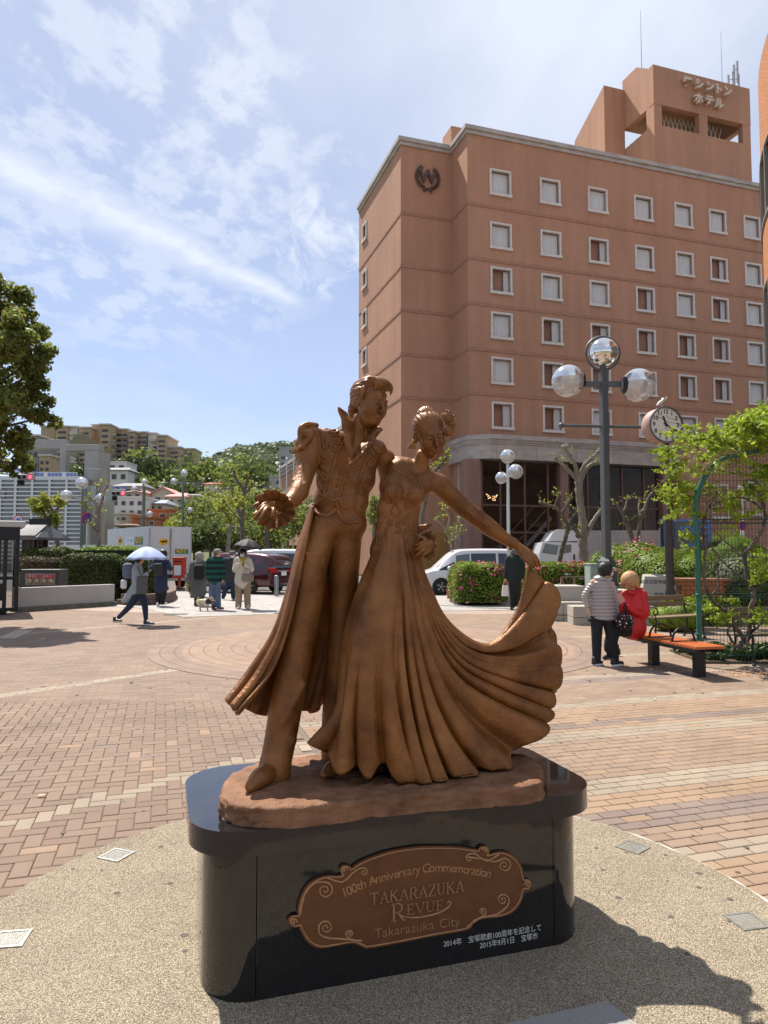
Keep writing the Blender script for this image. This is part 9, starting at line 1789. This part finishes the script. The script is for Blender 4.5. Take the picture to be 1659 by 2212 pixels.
for i,(u,vt,Y,h_,r_,lm,w) in enumerate(((455,1062,50,5.5,2.8,L_sp,'right of the delivery truck'),(500,1050,56,6,3.2,L_yl,'behind the tall bare tree'),(545,1040,52,6,3.1,L_sp,'between the bare trees'),(590,1056,58,5.6,3,L_md,'above the white van'),(622,1075,50,5,2.6,L_sp,'behind the flag poles'),(420,1085,60,5,2.4,L_yl,'over the right end of the truck'),(385,1120,62,3.6,1.8,L_yl,'low one above the truck roof'),(655,1060,64,6,3,L_md,'between statue coat and the low wing'),(480,1105,46,4.2,2.2,L_md,'low dense one behind the black umbrella'),(560,1110,47,4,2.2,L_sp,'low one behind the black umbrella'),(437,1120,44,3.6,1.7,L_md,'dark dense one beside the thin signpost'))):
    c = W(u,vt,Y); tree('fresh green leafy tree '+w,u,Y,c.z+.1,r_,lm,n=1700,leaf=.22,trunk=.10,zb=-.1,seed=70+i,clumps=14,group='leafy trees behind the parked cars',flat=.75)
Yc = 17.5; t = thing('tree', 'large dark evergreen tree whose crown enters at the left edge', 'tree',(-12.6,Yc,0),0,local=True); rg = rng(77); P,N = [],[]; mb = MB(); mb.tube([(0,0,-.2),(.1,0,1.5),(0,.1,3.6)],[.32,.26,.2],10); cl = []
def at_(u,v,dy): p = W(u,v,Yc+dy); return np.array((p.x+12.6,dy,p.z))
spots = [(20,660,.6,46),(50,690,-.4,36),(75,720,.2,26),(95,765,-.1,22),(60,770,.5,40),(20,760,-.6,50),(-30,700,.3,60),(70,830,.0,26),(40,840,.6,40),(85,800,.3,24),(-10,840,-.3,60),(60,890,-.3,32),(20,910,.4,44),(78,905,.2,20),(40,960,-.2,34),(10,985,.3,36),(56,1000,.1,16),(-60,780,.2,80),(-60,900,-.6,80),(-120,720,.5,90),(-120,880,.3,100),(-40,620,.2,56),(-90,610,.0,70),(-160,800,-.5,90),(25,1020,.0,14)]
for i,(u,v,dy,rp_) in enumerate(spots):
    c = at_(u,v,dy*1.6); r_ = rp_*Yc/FPX; nn = int(1500*(r_/.5)**1.6) if u > -80 else int(500*(r_/.5)**1.5); nn = int(min(nn,2600)*.72)
    for k in range(5):
        o_ = rg.normal(0,.5,3)*r_; p,d = crownpts(c+o_,(r_*.62,r_*.62,r_*.55),nn//4,rg,.02); P.append(p); N.append(d)
    mb.tube([(0,.1,2.8),tuple(c*.45+np.array((0,0,2.2))),tuple(c)],[.14,.07,.02],6)
mb.build('trunk',m_bark,t); P,N = np.concatenate(P),np.concatenate(N); k = rg.uniform(0,1,len(P)) < .16; quads('crown',P[~k],N[~k],.085,L_cam,1.4,5,t,.8); quads('new_leaves',P[k],N[k],.08,L_ol,1.4,6,t,.8)
# ---- wisteria arch
Yw = 10.7; sw = Yw/FPX; m_gp = mat('green_pipe',(.008,.115,.075),rough=.4,coat=.2); m_gw = mat('green_wire',(.010,.045,.035),rough=.5); wa = thing('wisteria_arch', 'green pipe arch with wire mesh panels at the right edge, carrying the wisteria', 'trellis',(W(1508,1200,Yw).x,Yw,0),0)
pts = [W(1512,1439,Yw),W(1509,1300,Yw),W(1506,1180,Yw),W(1502,1110,Yw),W(1505,1070,Yw),W(1517,1040,Yw),W(1535,1013,Yw),W(1560,993,Yw),W(1595,982,Yw),W(1650,972,Yw),W(1740,968,Yw),W(1800,975,Yw)]; pts[0].z = 0
P = crom([tuple(p) for p in pts],60); MB().tube([tuple(p) for p in P],5.3*sw,12).build('pipe',m_gp,wa)
for v in (1130,1285,1370): q_ = W(1509,v,Yw); MB().lathe([(5.6*sw,-.02),(6.6*sw,-.02),(6.6*sw,.02),(5.6*sw,.02)],(q_.x,Yw,q_.z),12).build('clamp',m_gp,wa)
xa = W(1516,1200,Yw).x; 
for side_ in (0,):
    y = Yw+.03+side_; n_ = 24; mb = MB()
    for i in range(n_):
        x = xa+i*.052; u = 830+x/y*FPX; vtop = np.interp(u,[1516,1535,1560,1595,1700],[1040,1013,993,982,970])+6; z1 = W(u,vtop,y).z; mb.tube([(x,y,.02),(x,y,z1)],.0035,3,cap=False)
    z_ = .05
    while z_ < 3.1:
        u0 = 1512 if z_ < 2.4 else np.interp(z_,[2.4,2.75,2.95,3.1],[1516,1535,1555,1585]); mb.tube([(W(u0,1200,y).x,y+.006,z_),(xa+n_*.052,y+.006,z_)],.0035,3,cap=False); z_ += .105
    tag(mb.build('wire_mesh',m_gw,wa),kind='stuff')
for z_ in (1.02,1.07,2.13,2.19,.46): MB().tube([(W(1514,1200,Yw).x,Yw,z_),(xa+1.25,Yw,z_)],.009,6).build('crossbar',m_gw,wa)
wi = thing('wisteria', 'wisteria vine with twisted stems and fresh yellow-green leaves over the arch', 'climbing plant',(W(1600,1430,Yw).x,Yw+.2,0),0); m_vine = mat('vine_bark',(.085,.060,.045),rough=.95,col2=(.17,.13,.10),vscale=14,bump=1,bscale=30); m_tw = mat('dry_twig',(.36,.26,.17),rough=.8)
def X5(x,y,dy=0): return tuple(W(1161+x*.3,1080+y*.3,Yw+dy))
for pts,r0,r1 in (([(1430,1060),(1480,1000),(1420,900),(1400,830),(1300,760),(1240,700),(1200,560),(1210,380),(1190,200),(1230,60),(1300,-60)],.030,.018),([(1500,1040),(1520,960),(1530,820),(1560,680),(1530,600),(1490,420),(1540,330),(1610,230),(1640,100),(1600,-60),(1560,-160)],.042,.024),([(1460,1080),(1500,980),(1600,900),(1620,840)],.025,.018),([(1530,600),(1420,520),(1330,440),(1250,330),(1180,230)],.018,.010),([(1490,420),(1400,340),(1330,280),(1250,200)],.014,.008),([(1240,700),(1300,620),(1290,480),(1230,380)],.016,.008),([(1640,100),(1560,20),(1450,-20),(1330,0),(1230,60)],.018,.010),([(1430,1060),(1370,960),(1380,900),(1330,860)],.02,.012),([(1200,560),(1170,420),(1180,330),(1160,250)],.013,.008)):
    q_ = crom([X5(x,y,.05+.04*math.sin(i*1.7)) for i,(x,y) in enumerate(pts)],len(pts)*7); k = len(q_); MB().tube([tuple(p+np.array((.008*math.sin(i*1.3),.01*math.cos(i*1.1),0))) for i,p in enumerate(q_)],[(r0+(r1-r0)*i/k)*(1+.18*math.sin(i*1.7)) for i in range(k)],7).build('stem',m_vine,wi)
rg = rng(31); mbt = MB(); P,N = [],[]
def spray(p0,d,ln,leaves=9,sag=.25):
    p0 = np.array(p0,float); d = np.array(d,float); d /= np.linalg.norm(d); pts = [p0+d*ln*t_+np.array((0,0,-sag*ln*t_*t_)) for t_ in np.linspace(0,1,6)]; mbt.tube([tuple(p) for p in pts],[.005,.0045,.004,.0035,.003,.002],3,cap=False)
    for t_ in np.linspace(.35,1,leaves):
        b_ = p0+d*ln*t_+np.array((0,0,-sag*ln*t_*t_))
        a = rg.normal(0,1,3); a[2] = a[2]*.5+.25; a /= np.linalg.norm(a)
        for k in range(9): P.append(b_+a*.020*k+rg.normal(0,.012,3)); N.append((rg.normal(0,.6),rg.normal(-.3,.6),.8))
def UV(u,v,dy): return np.array(W(u,v,Yw+dy))
for i in range(300):
    u = 1535+235*rg.uniform(0,1)**.7; v = np.interp(u,[1490,1540,1600,1660,1760],[985,948,912,886,868])+rg.uniform(0,1)**1.3*np.interp(u,[1490,1560,1660],[50,60,80]); spray(UV(u,v,rg.uniform(-.5,1.6)),(rg.normal(-.3,.8),rg.normal(0,.6),rg.normal(.05,.3)),rg.uniform(.10,.30),5)
for i in range(30):
    v = rg.uniform(925,1000); spray(UV(rg.uniform(1520,1600),v+rg.uniform(-10,40),rg.uniform(-.3,.8)),(-1,rg.normal(0,.25),rg.uniform(-.28,.12)),rg.uniform(.3,.6),rg.randint(1,4),.1)
for (u,v,n_) in ((1452,972,4),(1436,986,3),(1474,932,3),(1485,955,5),(1460,1060,5),(1480,1085,7),(1455,1078,3),(1476,1108,4),(1490,1060,5),(1500,1172,3),(1455,1020,4),(1590,1085,6),(1640,1060,10),(1650,1020,12),(1648,1210,8),(1655,1240,8),(1640,1330,5),(1540,1050,3),(1610,1120,3),(1560,1330,4),(1530,1310,3)):
    for k in range(n_): spray(UV(u+rg.normal(0,9),v+rg.normal(0,7),rg.uniform(-.15,.4)),(rg.normal(-.3,1),rg.normal(0,.5),rg.normal(0,.4)),rg.uniform(.08,.22),4)
for i in range(150):
    u = rg.uniform(1500,1680); v = np.interp(u,[1500,1560,1660],[985,955,935])+rg.uniform(0,60); p0 = UV(u,v,rg.uniform(-.2,.6)); d = np.array((rg.normal(-.8,.5),rg.normal(0,.3),rg.normal(-.1,.25))); ln = rg.uniform(.15,.5); mbt.tube([tuple(p0+d*ln*t_+np.array((0,0,.12*math.sin(t_*3+i)))) for t_ in np.linspace(0,1,6)],.0035,3,cap=False)
tag(mbt.build('twigs',m_tw,wi),kind='stuff'); quads('leaves',np.array(P),np.array(N),.044,L_wi,2.0,9,wi,.5)
mb = MB()
for i in range(26):
    c = X5(1290+rg.normal(0,60),0+rg.normal(0,60),0); a0 = rg.uniform(0,6); rr_ = rg.uniform(.08,.22); mb.tube([(c[0]+rr_*math.cos(a0+k*.5),c[1]+.03*k,c[2]+rr_*math.sin(a0+k*.5)) for k in range(9)],.006,4,cap=False)
tag(mb.build('tangle',m_tw,wi),kind='stuff')
# ---- marigold bed
mg = thing('flower_bed', 'dark green marigold bed with orange flowers at the foot of the arch', 'flower bed',(G(1590,1420).x,G(1590,1420).y,0),0); rg = rng(44); g0,g1 = G(1520,1432),G(1700,1432); P,N = [],[]
for i in range(140):
    x = rg.uniform(g0.x,g1.x+.4); y = rg.uniform(g0.y,g0.y+1.1); p,d = crownpts((x,y,rg.uniform(.06,.14)),(.09,.09,.07),55,rg,.2); P.append(p); N.append(d)
quads('leaves',np.concatenate(P),np.concatenate(N),.045,L_mg,2.2,4,mg,.8); MB().prism([(g0.x-.05,g0.y-.06),(g1.x+.6,g0.y-.12),(g1.x+.6,g0.y+1.3),(g0.x,g0.y+1.3)],-.01,.035).build('soil',mat('soil',(.10,.07,.045),rough=1,var=.3,vscale=12,bump=1,bscale=40),mg)
for (x,y) in ((1323,1112),(1352,1140),(1347,1098),(1403,1040),(1480,1087),(1480,1140),(1465,1155),(1505,1128),(1530,1117),(1530,1040),(1600,1100),(1640,1140),(1500,1045)):
    u,v = 1161+x*.3,1080+y*.3; p = W(u,v,g0.y+.1+(1150-y)*.006); mb = MB()
    for k in range(14): a = k*2.4; d = Vector((math.cos(a),math.sin(a),.5+.4*math.cos(k))); mb.quad(p,p+d*.016+Vector((0,0,.004)),p+d*.028,p+d*.016+Vector((.006,.006,-.004)))
    mb.sphere(p,(.019,.019,.014),8,6); mb.tube([(p.x,p.y,.04),tuple(p)],.003,4); mb.build('marigold',m_orf,mg)
tag(quads('petals',np.stack([rg.uniform(G(1520,1450).x,G(1659,1450).x,260),rg.uniform(G(1520,1462).y,G(1520,1448).y,260),np.full(260,.006)],1),np.tile((0,0,1),(260,1)),.022,mat('fallen_petals',(.55,.28,.10),rough=.9),1.,3,None,.2), 'scattered orange petals on the paving before the flower bed', 'petals',None, 'stuff')
